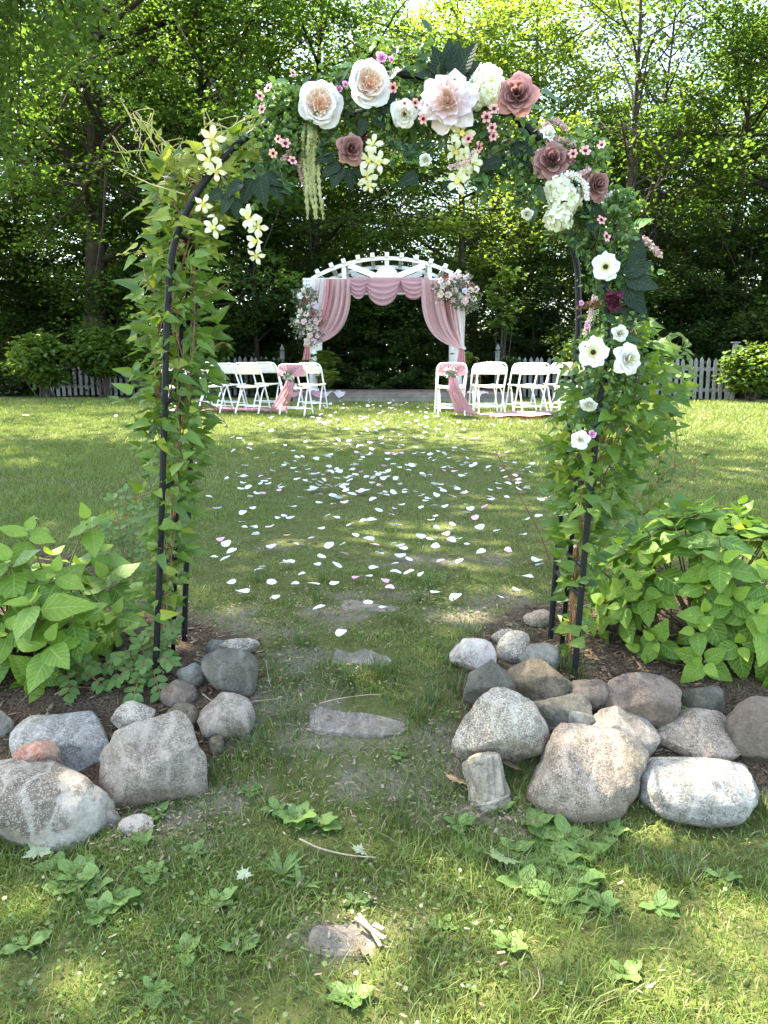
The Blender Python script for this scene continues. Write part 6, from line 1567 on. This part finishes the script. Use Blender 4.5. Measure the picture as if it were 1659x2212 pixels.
# broken concrete ornament: a tied sheaf
g = G(1052, 1756); o_t = T('garden_ornament', 'broken concrete ornament shaped like a tied sheaf before the right bank', 'ornament', g)
p0 = P(1066, 1752, g.y + .03); p1 = P(1036, 1630, g.y + .10); ax = (p1 - p0); H = ax.length; ax.normalize(); sR = pxm(g.y, 1690)
ux = Vector((1, 0, 0)); ux = (ux - ax * ux.dot(ax)).normalized(); uy = ax.cross(ux)
def orn(u, v):
    a = u * 6.2832; f = v
    rad = (46 if f < .16 else 0) + 0
    r = (lerp(41, 43, f / .18) if f < .18 else (43 if f < .26 else lerp(42, 37, (f - .26) / .74))) * sR
    if f < .18: r *= (.84 + .28 * abs(math.sin(a * 2.5)) ** .6) * (1 - .25 * max(0, .06 - f) / .06)
    elif f > .25: r *= .86 + .26 * abs(math.sin(a * 4.5 + 3.2 * f * math.sin(a * 2))) + .06 * math.sin(a * 15 - f * 10)
    r *= (1 - .55 * max(0, f - .93) / .07)
    sl = .35 * (f - .5) * r * math.cos(a) + .12 * r * math.sin(a * 5)
    p = p0 + ax * (H * f * (1 if f < .9 else 1) + sl * (.5 if f > .6 else 0)) + ux * math.cos(a) * r + uy * math.sin(a) * r * .72
    return p - g
ob('sheaf', grid_mesh('sheaf', orn, 120, 50), RM['cement'], o_t)
c_ = p0 + ax * H * .225 - g
A().tube([c_ + ux * math.cos(a) * 43.5 * sR + uy * math.sin(a) * 43.5 * .74 * sR + ax * .006 * math.sin(a + .6) for a in np.linspace(0, 6.283, 30)], [.0058 + .0009 * (i % 2) for i in range(30)], 8, False).build('rope_band', RM['cement'], o_t, True)
cap = p1 - g
A().lathe([(.001, -.02), (30 * sR, -.02), (26 * sR, .004), (12 * sR, .010)], 20, cap - ax * .006, Matrix((ux, uy, ax)).transposed()).build('broken_top', RM['cement'], o_t, True)

# ================================================================== HYDRANGEA BUSHES
HYL = leaf_mat('hydrangea_leaf', (0.046, 0.112, 0.009), (0.135, 0.228, 0.020), (0.25, 0.38, 0.03), 'obj', .28, vein=(0.22, 0.34, 0.07), nv=8, rough=.5, spec=.3)
HYD_MASS = leaf_mat('hydrangea_leaf_mass', (0.035, 0.100, 0.010), (0.10, 0.20, 0.02), (0.20, 0.34, 0.03), 'attr', .34)
HYY = leaf_mat('hydrangea_leaf_young', (0.13, 0.235, 0.022), (0.19, 0.30, 0.03), (0.34, 0.48, 0.04), 'obj', .38, vein=(0.28, 0.38, 0.08), nv=8, rough=.5)
STEM_H = plain('hydrangea_stem', (0.17, 0.15, 0.06), .8, .2, .3, 12)
HL = [leaf_mesh('hydrangea_leaf', 1, .70, 'ovate', .09, d, serr=.035, nu=4, nv=14, wav=.10, seed=i) for i, d in enumerate((.03, .09, .15, .06))]; HLY = [m.copy() for m in HL]
for m in HL: m.materials.append(HYL)
for m in HLY: m.materials.append(HYY)
def hydrangea(label, base, heads, seed, sizes=(.150, .125, .075)):
    """heads: (world position, outward direction)"""
    rg = random.Random(seed); t = T('hydrangea_bush', label, 'bush', base, 'hydrangea bushes beside the arch'); items = []
    for hp, out in heads:
        s0 = Vector((rg.uniform(-.14, .14) + (hp.x - base.x) * .35, rg.uniform(-.1, .1) + (hp.y - base.y) * .35, -.02)); e = hp - base
        mid = s0.lerp(e, .55) + Vector((0, 0, .04)); sp = spline([s0, mid, e], 5)
        A().tube(sp, [.0055 - .003 * i / (len(sp) - 1) for i in range(len(sp))], 5, False).build('stem', STEM_H, t, True)
        ax = out.normalized(); x = ax.orthogonal().normalized(); y = ax.cross(x); r0 = rg.uniform(0, 3.1)
        k = rg.uniform(.78, 1.2)
        for lv, sz in enumerate(sizes):
            for j in range(2):
                a = r0 + lv * 1.5708 + j * 3.1416 + rg.gauss(0, .18); rad = x * math.cos(a) + y * math.sin(a)
                el = (-.18, .12, .75)[min(lv, 2)] + rg.gauss(0, .14); d = rad * math.cos(el) + ax * math.sin(el); d.z -= .10
                items.append((frame(e - ax * (.045, .015, -.008)[min(lv, 2)] + rad * .008, d, ax + rvec(.15), sz * k * rg.uniform(.85, 1.12)), rg.randint(0, 3), lv >= 2))
    items.sort(key=lambda q: q[0].translation.y)
    for M, kk, yg in items[:300]: ob('leaf', (HLY if yg else HL)[kk], None, t, M)
    if len(items) > 300: join_leaves('leaf_mass', [i[0] for i in items[300:]], HL, HYD_MASS, t)
    return t
def dome_heads(cx, cy, cz, rx, ry, rz, n, seed, front=.25):
    rg = random.Random(seed); out = []
    for i in range(n * 4):
        if len(out) >= n: break
        z = 1 - 1.28 * (i + .5) / (n * 1.25) if i < n * 1.25 else rg.uniform(-.2, 1); a = i * 2.399963 + rg.gauss(0, .15); q = math.sqrt(max(0, 1 - z * z)); d = Vector((q * math.cos(a), q * math.sin(a), z))
        if d.y > .55: continue
        f = rg.uniform(.86, 1.08); out.append((Vector((cx + d.x * rx * f, cy + d.y * ry * f, cz + d.z * rz * f)), Vector((d.x, d.y * 1.0, d.z * 1.2 + .35))))
    return out
cR = P(1560, 1240, 3.30); heads = dome_heads(cR.x, cR.y, cR.z - .16, .56, .47, .45, 84, 3)
hydrangea('large bright green hydrangea bush right of the arch above the boulders', Vector((cR.x, cR.y + .05, gz(cR.x, cR.y))), heads, 5)
cL = P(40, 1300, 3.18); heads = dome_heads(cL.x, cL.y, cL.z - .16, .40, .42, .34, 44, 4)
for px, py, Y in ((190, 1125, 3.2), (60, 1150, 3.05), (20, 1215, 2.95), (120, 1240, 2.95), (150, 1330, 2.85), (230, 1250, 3.25), (215, 1190, 3.35), (70, 1300, 2.8), (250, 1330, 3.1), (-40, 1180, 3.0), (100, 1390, 2.75)): heads.append((P(px, py, Y), Vector((random.uniform(-.3, .3), -.55, 1))))
hydrangea('bright green hydrangea bush at the left edge before the arch leg', Vector((cL.x, cL.y + .05, gz(cL.x, cL.y))), heads, 6, (.165, .135, .08))

# low rose-leaved shrubs on the left bed
RS_L = leaf_mat('rose_bush_leaf', (0.055, 0.125, 0.025), (0.115, 0.20, 0.045), (0.22, 0.34, 0.05), 'obj', .32, vein=(0.13, 0.20, 0.07), nv=6)
rsl = [leaf_mesh('rose_leaf', 1, .64, 'round', .15, d, nu=4, nv=7, serr=.03) for d in (.1, .25)]
for m in rsl: m.materials.append(RS_L)
def low_shrub(label, px, py, tips, seed, L=.042):
    rg = random.Random(seed); b = G(px, py); t = T('low_shrub', label, 'shrub', b, 'low rose leaved shrubs in the left bed')
    for (tx, ty, dY) in tips:
        e = P(tx, ty, b.y + dY) - b; sp = spline([Vector((rg.uniform(-.03, .03), rg.uniform(-.02, .02), -.02)), e * .5 + Vector((0, 0, .05)), e], 6)
        A().tube(sp, .0022, 5, False).build('stem', STEM_R, t, True)
        for i in range(4, len(sp), 2):
            for s_ in (-1, 1):
                d = (sp[i] - sp[i - 1]).normalized(); sd_ = d.cross(Vector((0, -.5, .8))).normalized(); ob('leaf', rsl[rg.randint(0, 1)], None, t, frame(sp[i], sd_ * s_ + d * .5 + rvec(.25), (rg.uniform(-.3, .3), -.55, .85), L * rg.uniform(.75, 1.3)))
        ob('leaf', rsl[0], None, t, frame(sp[-1], d + rvec(.2), (0, -.5, .9), L * 1.1))
low_shrub('low rose leaved shrub sprawling at the foot of the left arch leg', 320, 1470, [(260, 1420, -.05), (300, 1390, .0), (360, 1380, .0), (250, 1470, -.1), (290, 1500, -.15), (345, 1495, -.12), (370, 1430, -.05), (330, 1360, .05), (230, 1440, 0), (310, 1440, -.1), (275, 1530, -.15), (380, 1350, .05)], 1)
low_shrub('small rose leaved seedling under the left hydrangea', 150, 1480, [(110, 1430, -.05), (165, 1420, -.05), (150, 1500, -.1), (200, 1440, 0), (90, 1460, -.05), (220, 1480, -.05), (140, 1390, .05)], 2)
low_shrub('fine leaved shrub left of the vine covered arch leg at lawn height', 280, 1240, [(240, 1080, .0), (300, 1100, .05), (230, 1140, 0), (270, 1060, .1), (320, 1150, .05), (215, 1190, .0), (300, 1190, 0), (260, 1160, 0), (330, 1240, 0)], 3)
low_shrub('dark glossy leaved rose at the foot of the right arch leg', 1290, 1230, [(1250, 1110, .0), (1330, 1090, .0), (1380, 1060, .05), (1270, 1160, -.05), (1340, 1150, -.05), (1300, 1050, .05), (1220, 1130, .05), (1400, 1120, .0), (1180, 1070, 0)], 4, .06)

# ================================================================== PETALS ON THE LAWN
FP_W = plain('fabric_petal_white', (.70, .75, .82), .7, .1, .05, 30, .15, tr=(.8, .82, .84), tf=.25); FP_P = plain('fabric_petal_pink', (.74, .40, .55), .7, .1, .1, 30, .15, tr=(.75, .4, .55), tf=.25)
FP_B = plain('fabric_petal_blush', (.80, .66, .68), .7, .1, .08, 30, .15, tr=(.8, .62, .64), tf=.25)
def fabric_petal(seed):
    rr = random.Random(seed); a1, a2 = rr.uniform(.03, .32), rr.uniform(-.2, .2); ph = rr.uniform(0, 6)
    V = [(0, 0, .06)]; n = 14
    for ring_ in (.5, 1.0):
        for k in range(n):
            a = 6.283 * k / n; r = ring_ * (1 + .07 * math.sin(a * 3 + ph) + .05 * math.sin(a * 5 + ph * 2)) * (.9 if math.cos(a) > .8 else 1); x = r * math.cos(a); y = r * math.sin(a) * .86
            V.append((x, y, .06 + a1 * (x * x) * .9 + a2 * y * y + .05 * math.sin(a * 2 + ph) * ring_))
    F = [(0, 1 + k, 1 + (k + 1) % n) for k in range(n)] + [(1 + k, 1 + n + k, 1 + n + (k + 1) % n, 1 + (k + 1) % n) for k in range(n)]
    return A().add(V, F).mesh('fabric_petal', True)
PTM = {}
for nm, m in (('white', FP_W), ('pink', FP_P), ('blush', FP_B)):
    PTM[nm] = [fabric_petal(i) for i in range(5)]
    for q in PTM[nm]: q.materials.append(m)
NEARP = [(737, 1388, 0), (688, 1332, 0), (795, 1320, 0), (828, 1329, 0), (526, 1296, 0), (597, 1307, 0), (678, 1277, 2), (723, 1279, 0), (653, 1257, 0), (984, 1307, 0), (942, 1295, 0), (1079, 1306, 0), (1139, 1262, 0), (1097, 1203, 1), (726, 1237, 0), (614, 1230, 0), (742, 1210, 1), (640, 1188, 0), (655, 1182, 1), (674, 1175, 0), (463, 1218, 0), (488, 1222, 0), (428, 1210, 0), (529, 1152, 0),
         (552, 1153, 0), (525, 1120, 0), (632, 1107, 0), (567, 1076, 1), (526, 1052, 0), (622, 1170, 1), (712, 1192, 0), (757, 1145, 0), (852, 1110, 1), (868, 1102, 0), (909, 1172, 0), (940, 1193, 0), (963, 1166, 1), (975, 1180, 0), (990, 1178, 0), (952, 1228, 1), (853, 1232, 0), (1036, 1152, 0), (1026, 1130, 1), (940, 1127, 0), (938, 1103, 0), (940, 1055, 0), (1048, 1108, 1), (1164, 1128, 0), (846, 1122, 0), (540, 1084, 2), (600, 1130, 0), (628, 1132, 0), (690, 1098, 0), (720, 1100, 0), (914, 1078, 0), (1010, 1190, 0), (1130, 1168, 0), (1165, 1235, 0), (76, 1133, 0), (500, 1205, 0), (560, 1245, 2)]
rg = random.Random(4); spots = list(NEARP)
while len(spots) < 200:
    py = rg.uniform(985, 1290); px = rg.gauss(800, 190)
    if 425 < px < 1200 and rg.random() < 1 - (py - 985) / 420: spots.append((px, py, rg.choices((0, 1, 2), (.72, .14, .14))[0]))
while len(spots) < 500:
    f = rg.random(); py = 868 + (1090 - 868) * (rg.random() ** 1.1); w_ = lerp(230, 400, (py - 868) / 220)
    px = rg.gauss(825, w_ * .48) if rg.random() < .85 else rg.uniform(430, 1210)
    if abs(px - 825) > w_ + 40 or not 415 < px < 1225: continue
    if py < 905 and (px < 660 or px > 940): continue
    if rg.random() > .55 + .45 * vn(px * .03, py * .06, 2): continue
    spots.append((px, py, rg.choices((0, 1, 2), (.72, .11, .17))[0]))
for px, py in ((55, 1160), (284, 913), (53, 903), (250, 905), (310, 1000), (60, 905)): spots.append((px, py, 0))
hitlist = sorted([(G(px, py), c) for px, py, c in spots], key=lambda q: q[0].y)
LABP = {'white': 'white fabric petal lying farther up the grass aisle', 'pink': 'bright pink fabric petal lying farther up the grass aisle', 'blush': 'pale blush fabric petal lying farther up the grass aisle'}
rest = {'white': [], 'pink': [], 'blush': []}; seen = {}
for i, (g, c) in enumerate(hitlist):
    nm = ('white', 'pink', 'blush')[c]; s = rg.uniform(.022, .038) * (1 + .012 * max(0, g.y - 5)); lift = .034 + .0008 * g.y
    M = Matrix.Translation(g + Vector((0, 0, lift))) @ Matrix.Rotation(rg.uniform(0, 6.28), 4, 'Z') @ Matrix.Rotation(rg.gauss(0, .25), 4, 'X') @ Matrix.Rotation(rg.gauss(0, .2), 4, 'Y') @ Matrix.Scale(s, 4)
    near = ['nearest', 'second nearest', 'third nearest', 'fourth nearest', 'fifth nearest', 'sixth nearest', 'seventh nearest', 'eighth nearest', 'ninth nearest', 'tenth nearest']
    seen[nm] = seen.get(nm, 0) + 1; lab = LABP[nm] if seen[nm] > 10 else '%s fabric petal, %s of its colour to the stone steps' % ({'white': 'white', 'pink': 'bright pink', 'blush': 'pale blush'}[nm], near[seen[nm] - 1])
    if i < 300: tag(ob('fabric_petal', PTM[nm][i % 5], None, None, M), lab, 'petal', 'fabric petals on the lawn: ' + nm)
    else: rest[nm].append(M)
for nm, Ms in rest.items():
    if not Ms: continue
    acc = A()
    for i, M in enumerate(Ms):
        src = PTM[nm][i % 5]; acc.add([M @ v.co for v in src.vertices], [p.vertices[:] for p in src.polygons])
    tag(acc.build('far_fabric_petals', PTM[nm][0].materials[0], None, True), '%s fabric petals scattered far up the aisle near the deck' % nm, 'petals', kind='stuff')

# ================================================================== WEEDS, FALLEN LEAVES, STICKS
PLT = leaf_mat('plantain_leaf', (0.075, 0.15, 0.028), (0.15, 0.24, 0.055), (0.22, 0.34, 0.05), 'obj', .28, vein=(0.18, 0.26, 0.09), nv=3, rough=.5)
pll = [leaf_mesh('plantain_leaf', 1, w_, 'round', .12, d, nu=4, nv=7, wav=.2, seed=i) for i, (w_, d) in enumerate(((.64, .1), (.56, .22), (.74, .15)))]
nar = [leaf_mesh('narrow_leaf', 1, .17, 'lance', .25, d, nu=2, nv=6) for d in (.15, .35)]
for m in pll + nar: m.materials.append(PLT)
WEEDS = [(640, 1775, 9, .085, 0), (690, 1790, 6, .07, 0), (600, 1760, 5, .06, 0), (170, 1905, 12, .07, 0), (260, 1955, 9, .07, 0), (225, 1985, 8, .06, 0), (610, 1905, 14, .095, 1), (650, 1925, 10, .08, 1), (400, 2070, 7, .06, 0), (1225, 1815, 9, .09, 0), (1175, 1825, 6, .075, 0), (1265, 1850, 5, .07, 0),
         (1150, 1790, 7, .08, 0), (1290, 1830, 6, .07, 0), (1200, 1870, 8, .085, 0), (1250, 1905, 8, .08, 0), (1160, 1900, 7, .07, 0), (1110, 1850, 5, .06, 0), (1300, 1960, 7, .07, 0), (1240, 1985, 7, .06, 0), (150, 1935, 8, .07, 0), (205, 1925, 7, .07, 0), (330, 1890, 7, .06, 0), (470, 1960, 6, .06, 0), (1130, 1925, 8, .075, 0), (1200, 1950, 9, .075, 0), (1260, 1940, 6, .07, 0), (990, 1785, 6, .06, 0), (1010, 1840, 5, .055, 0), (765, 1960, 5, .05, 0), (1320, 1800, 6, .05, 0), (960, 2010, 6, .055, 0), (340, 1770, 4, .05, 0), (300, 1830, 6, .05, 0), (120, 1890, 7, .06, 0), (760, 2165, 7, .06, 0), (1080, 1760, 5, .05, 0),
         (540, 1720, 5, .05, 0), (870, 1740, 6, .045, 1), (1110, 1600, 8, .07, 1), (1370, 1690, 7, .08, 1), (1340, 1660, 5, .07, 1), (1480, 1540, 5, .05, 0), (1100, 2060, 6, .055, 0), (1420, 1970, 6, .055, 0), (1560, 1900, 6, .06, 0), (60, 2050, 6, .06, 0), (520, 2060, 6, .05, 0), (1290, 1510, 5, .05, 1), (490, 1420, 5, .045, 0), (860, 1640, 5, .04, 0), (450, 1560, 5, .06, 1), (330, 2150, 6, .05, 0), (1350, 2120, 6, .05, 0), (420, 1850, 5, .05, 0)]
MARKS = [(742, 2036, 'the near stepping stone'), (772, 1552, 'the flagstone step'), (1050, 1690, 'the concrete ornament'), (1265, 1690, 'the pointed boulder'), (1525, 1710, 'the long oval boulder'), (345, 1660, 'the largest left boulder'), (110, 1740, 'the lichen boulder'), (1086, 1872, 'the yellow green maple leaf'), (740, 1860, 'the long splinter'), (1075, 1590, 'the round pale boulder'), (490, 1460, 'the dark flat slab'), (1520, 1900, 'the curved twig'), (85, 1866, 'the pale maple leaf at far left')]
WL = []
for i, (px, py, n, L, k) in enumerate(WEEDS):
    kind = 'plantain rosette' if k == 0 else 'narrow leaved weed'
    mk = min(MARKS, key=lambda q: (q[0] - px) ** 2 + (q[1] - py) ** 2); dx, dy = px - mk[0], py - mk[1]
    rel = ('right of' if dx > 0 else 'left of') if abs(dx) > abs(dy) else ('below' if dy > 0 else 'above')
    if abs(dx) <= 2 * abs(dy) and abs(dy) <= 2 * abs(dx): rel = ('lower' if dy > 0 else 'upper') + (' right of' if dx > 0 else ' left of')
    WL.append(('%s %s %s' % (kind, rel, mk[2]), dx * dx + dy * dy))
RANK = ('nearest', 'second nearest', 'third nearest', 'fourth nearest', 'fifth nearest', 'sixth nearest', 'seventh nearest')
for i, (px, py, n, L, k) in enumerate(WEEDS):
    g = G(px, py); rgx = random.Random(i); lab, d2 = WL[i]; peers = sorted(q[1] for q in WL if q[0] == lab)
    if len(peers) > 1: lab += ', %s' % RANK[peers.index(d2)]
    t = T('weed_rosette' if k == 0 else 'narrow_weed', lab, 'weed', g, 'weeds in the near grass')
    for j in range(n):
        a = j * 2.4 + rgx.uniform(-.3, .3); up = rgx.uniform(.05, .8) if k == 0 else rgx.uniform(.5, 1.5); ob('leaf', (pll[j % 3] if k == 0 else nar[j % 2]), None, t, frame((0.004 * math.cos(a), .004 * math.sin(a), .006), (math.cos(a), math.sin(a), up), (0, 0, 1) if up < .9 else (-math.cos(a), -math.sin(a), .4), L * rgx.uniform(.5, 1.2)))
def maple_leaf_mesh(seed):
    rr = random.Random(seed); pts = []
    for ang, r in ((-90, .12), (-62, .50), (-40, .42), (-18, .95), (-4, .62), (12, .70), (30, .50), (48, .98), (58, .66), (72, .72), (80, .60), (90, 1.1), (100, .60), (108, .72), (122, .66), (132, .98), (150, .50), (168, .70), (184, .62), (198, .95), (220, .42), (242, .50)): pts.append((math.cos(R(ang)) * r, math.sin(R(ang)) * r))
    V = [(0, .05, .02)] + [(x, y, .10 * (x * x + y * y) * rr.uniform(.4, 1.6) + rr.uniform(-.03, .03)) for x, y in pts] + [(x * .5, y * .5 + .03, .02 + rr.uniform(-.02, .04)) for x, y in pts]
    n = len(pts); F = [(0, 1 + n + k, 1 + n + (k + 1) % n) for k in range(n)] + [(1 + n + k, 1 + k, 1 + (k + 1) % n, 1 + n + (k + 1) % n) for k in range(n)]
    return A().add(V, F).mesh('blade', True)
ML = [maple_leaf_mesh(i) for i in range(3)]
FL_G = leaf_mat('fallen_leaf_green', (0.20, 0.27, 0.10), (0.27, 0.34, 0.15), (.2, .28, .06), 'obj', .2); FL_P = leaf_mat('fallen_leaf_pale', (0.27, 0.31, 0.17), (0.34, 0.37, 0.22), (.3, .35, .15), 'obj', .2); FL_B = leaf_mat('fallen_leaf_brown', (0.24, 0.16, 0.09), (0.36, 0.27, 0.18), (.3, .18, .08), 'obj', .2)
FALL = [(1600, 1768, .052, FL_G, .7, 'green maple leaf lying before the long oval boulder'), (1086, 1872, .050, FL_G, 2.4, 'yellow green maple leaf lying flat in the near grass right of centre'), (1245, 1758, .040, FL_P, 1.2, 'pale upturned maple leaf below the pointed boulder'), (85, 1866, .038, FL_P, .3, 'pale green maple leaf in the grass at the far left'),
        (985, 1712, .040, FL_B, 2.0, 'dry tan maple leaf left of the concrete ornament'), (95, 1590, .06, FL_B, 1.0, 'dry tan leaf lying on the flat blue grey stone'), (1105, 1680, .035, FL_B, 2.0, 'brown leaf between the ornament and the pale boulder'), (528, 1918, .022, FL_P, .4, 'whitish leaf scrap in the near grass left of centre'), (1500, 1430, .045, FL_B, .6, 'brown leaf on the mulch under the right hydrangea'), (1460, 1450, .04, FL_B, 2.6, 'second brown leaf on the mulch under the right hydrangea'),
        (780, 1858, .028, FL_P, 1.9, 'torn pale leaf scrap beside the long splinter'), (60, 1480, .05, FL_B, 1.5, 'brown leaf in the dark bed at far left'), (180, 1500, .045, FL_B, 2.9, 'brown leaf in the bed above the flat blue grey stone')]
for i, (px, py, s, mt, rz, lab) in enumerate(FALL):
    g = G(px, py)
    if 'stone' in lab and 'flat blue' in lab and 'lying' in lab: g = P(px, py, 2.62)
    me = ML[i % 3].copy(); me.materials.append(mt); t = T('fallen_leaf', lab, 'leaf', g + Vector((0, 0, .028)), 'fallen leaves on the ground')
    M = Matrix.Rotation(rz, 4, 'Z') @ Matrix.Rotation(R(20), 4, 'X') @ Matrix.Scale(s * 1.4, 4); ob('blade', me, None, t, M)
    st = A().tube([M @ Vector((0, .05, .02)), M @ Vector((.05, -.4, .08)), M @ Vector((0, -.75, -.05))], .0012, 5, False).build('stalk', STEM_H, t, True)
STK = plain('dead_twig', (.22, .18, .125), .9, .1, .25, 30, .4); STK_P = plain('wood_splinter', (.33, .265, .175), .9, .1, .2, 40, .4); STK_D = plain('dark_twig', (.12, .09, .065), .9, .1, .25, 30, .4)
def stick(label, pts, r, mat, lift=.022, name='twig', flat=False):
    q = [G(*p) + Vector((0, 0, lift)) for p in pts]; b = q[0]; sp = spline([v - b for v in q], 5); n = len(sp); o = A()
    if flat:
        for i in range(n - 1): o.bar(sp[i], sp[i + 1], r * 2.6, r)
        o = o.build(name, mat)
    else: o = o.tube(sp, [r * (1 - .5 * i / n) for i in range(n)], 6).build(name, mat, None, True)
    o.location = b; return tag(o, label, 'stick', 'twigs and splinters on the ground')
stick('long pale wood splinter lying across the near grass', [(648, 1836), (690, 1858), (750, 1868), (812, 1873)], .0035, STK_P, .03)
stick('flat pale splinter on the near stepping stone', [(768, 2008), (800, 2036), (830, 2062)], .004, STK_P, .035, 'wood_splinter', True)
stick('second splinter crossing on the near stepping stone', [(775, 2004), (802, 2040), (822, 2066)], .0035, STK, .03, 'wood_splinter', True)
stick('short bark chip at the right of the near stepping stone', [(806, 2026), (828, 2032)], .005, STK_P, .03, 'wood_splinter', True)
stick('dark bark piece at the lower edge of the near stepping stone', [(775, 2062), (792, 2082)], .006, STK_D, .022, 'wood_splinter', True)
stick('thin pale twig on the flagstone step', [(690, 1540), (730, 1535), (790, 1528), (822, 1524)], .0022, STK_P, .036)
stick('curved twig lying over the left bank stones', [(440, 1540), (470, 1552), (530, 1556), (610, 1550)], .0028, STK, .06)
stick('thin upright dead stalk beside the dark flat slab', [(575, 1450), (580, 1490), (586, 1520)], .0022, STK, .05)
stick('reddish dead stem leaning between right bank stones', [(1265, 1545), (1280, 1515), (1290, 1490)], .003, STEM_R, .05)
stick('thin curved twig in the grass at lower right', [(1500, 1925), (1520, 1900), (1528, 1865)], .0016, STK_D, .03)
stick('short twig beside the upper path stone', [(860, 1660), (880, 1685), (872, 1720)], .0016, STK, .025)
stick('pale straw lying in the grass at the lower right', [(1150, 2190), (1165, 2160), (1160, 2120)], .0015, STK_P, .03)
stick('dry branch lying in the left bed mulch', [(120, 1520), (200, 1470), (240, 1440)], .003, STK, .03)
stick('second dry branch lying in the left bed mulch', [(40, 1540), (100, 1490), (190, 1460)], .0025, STK_D, .03)
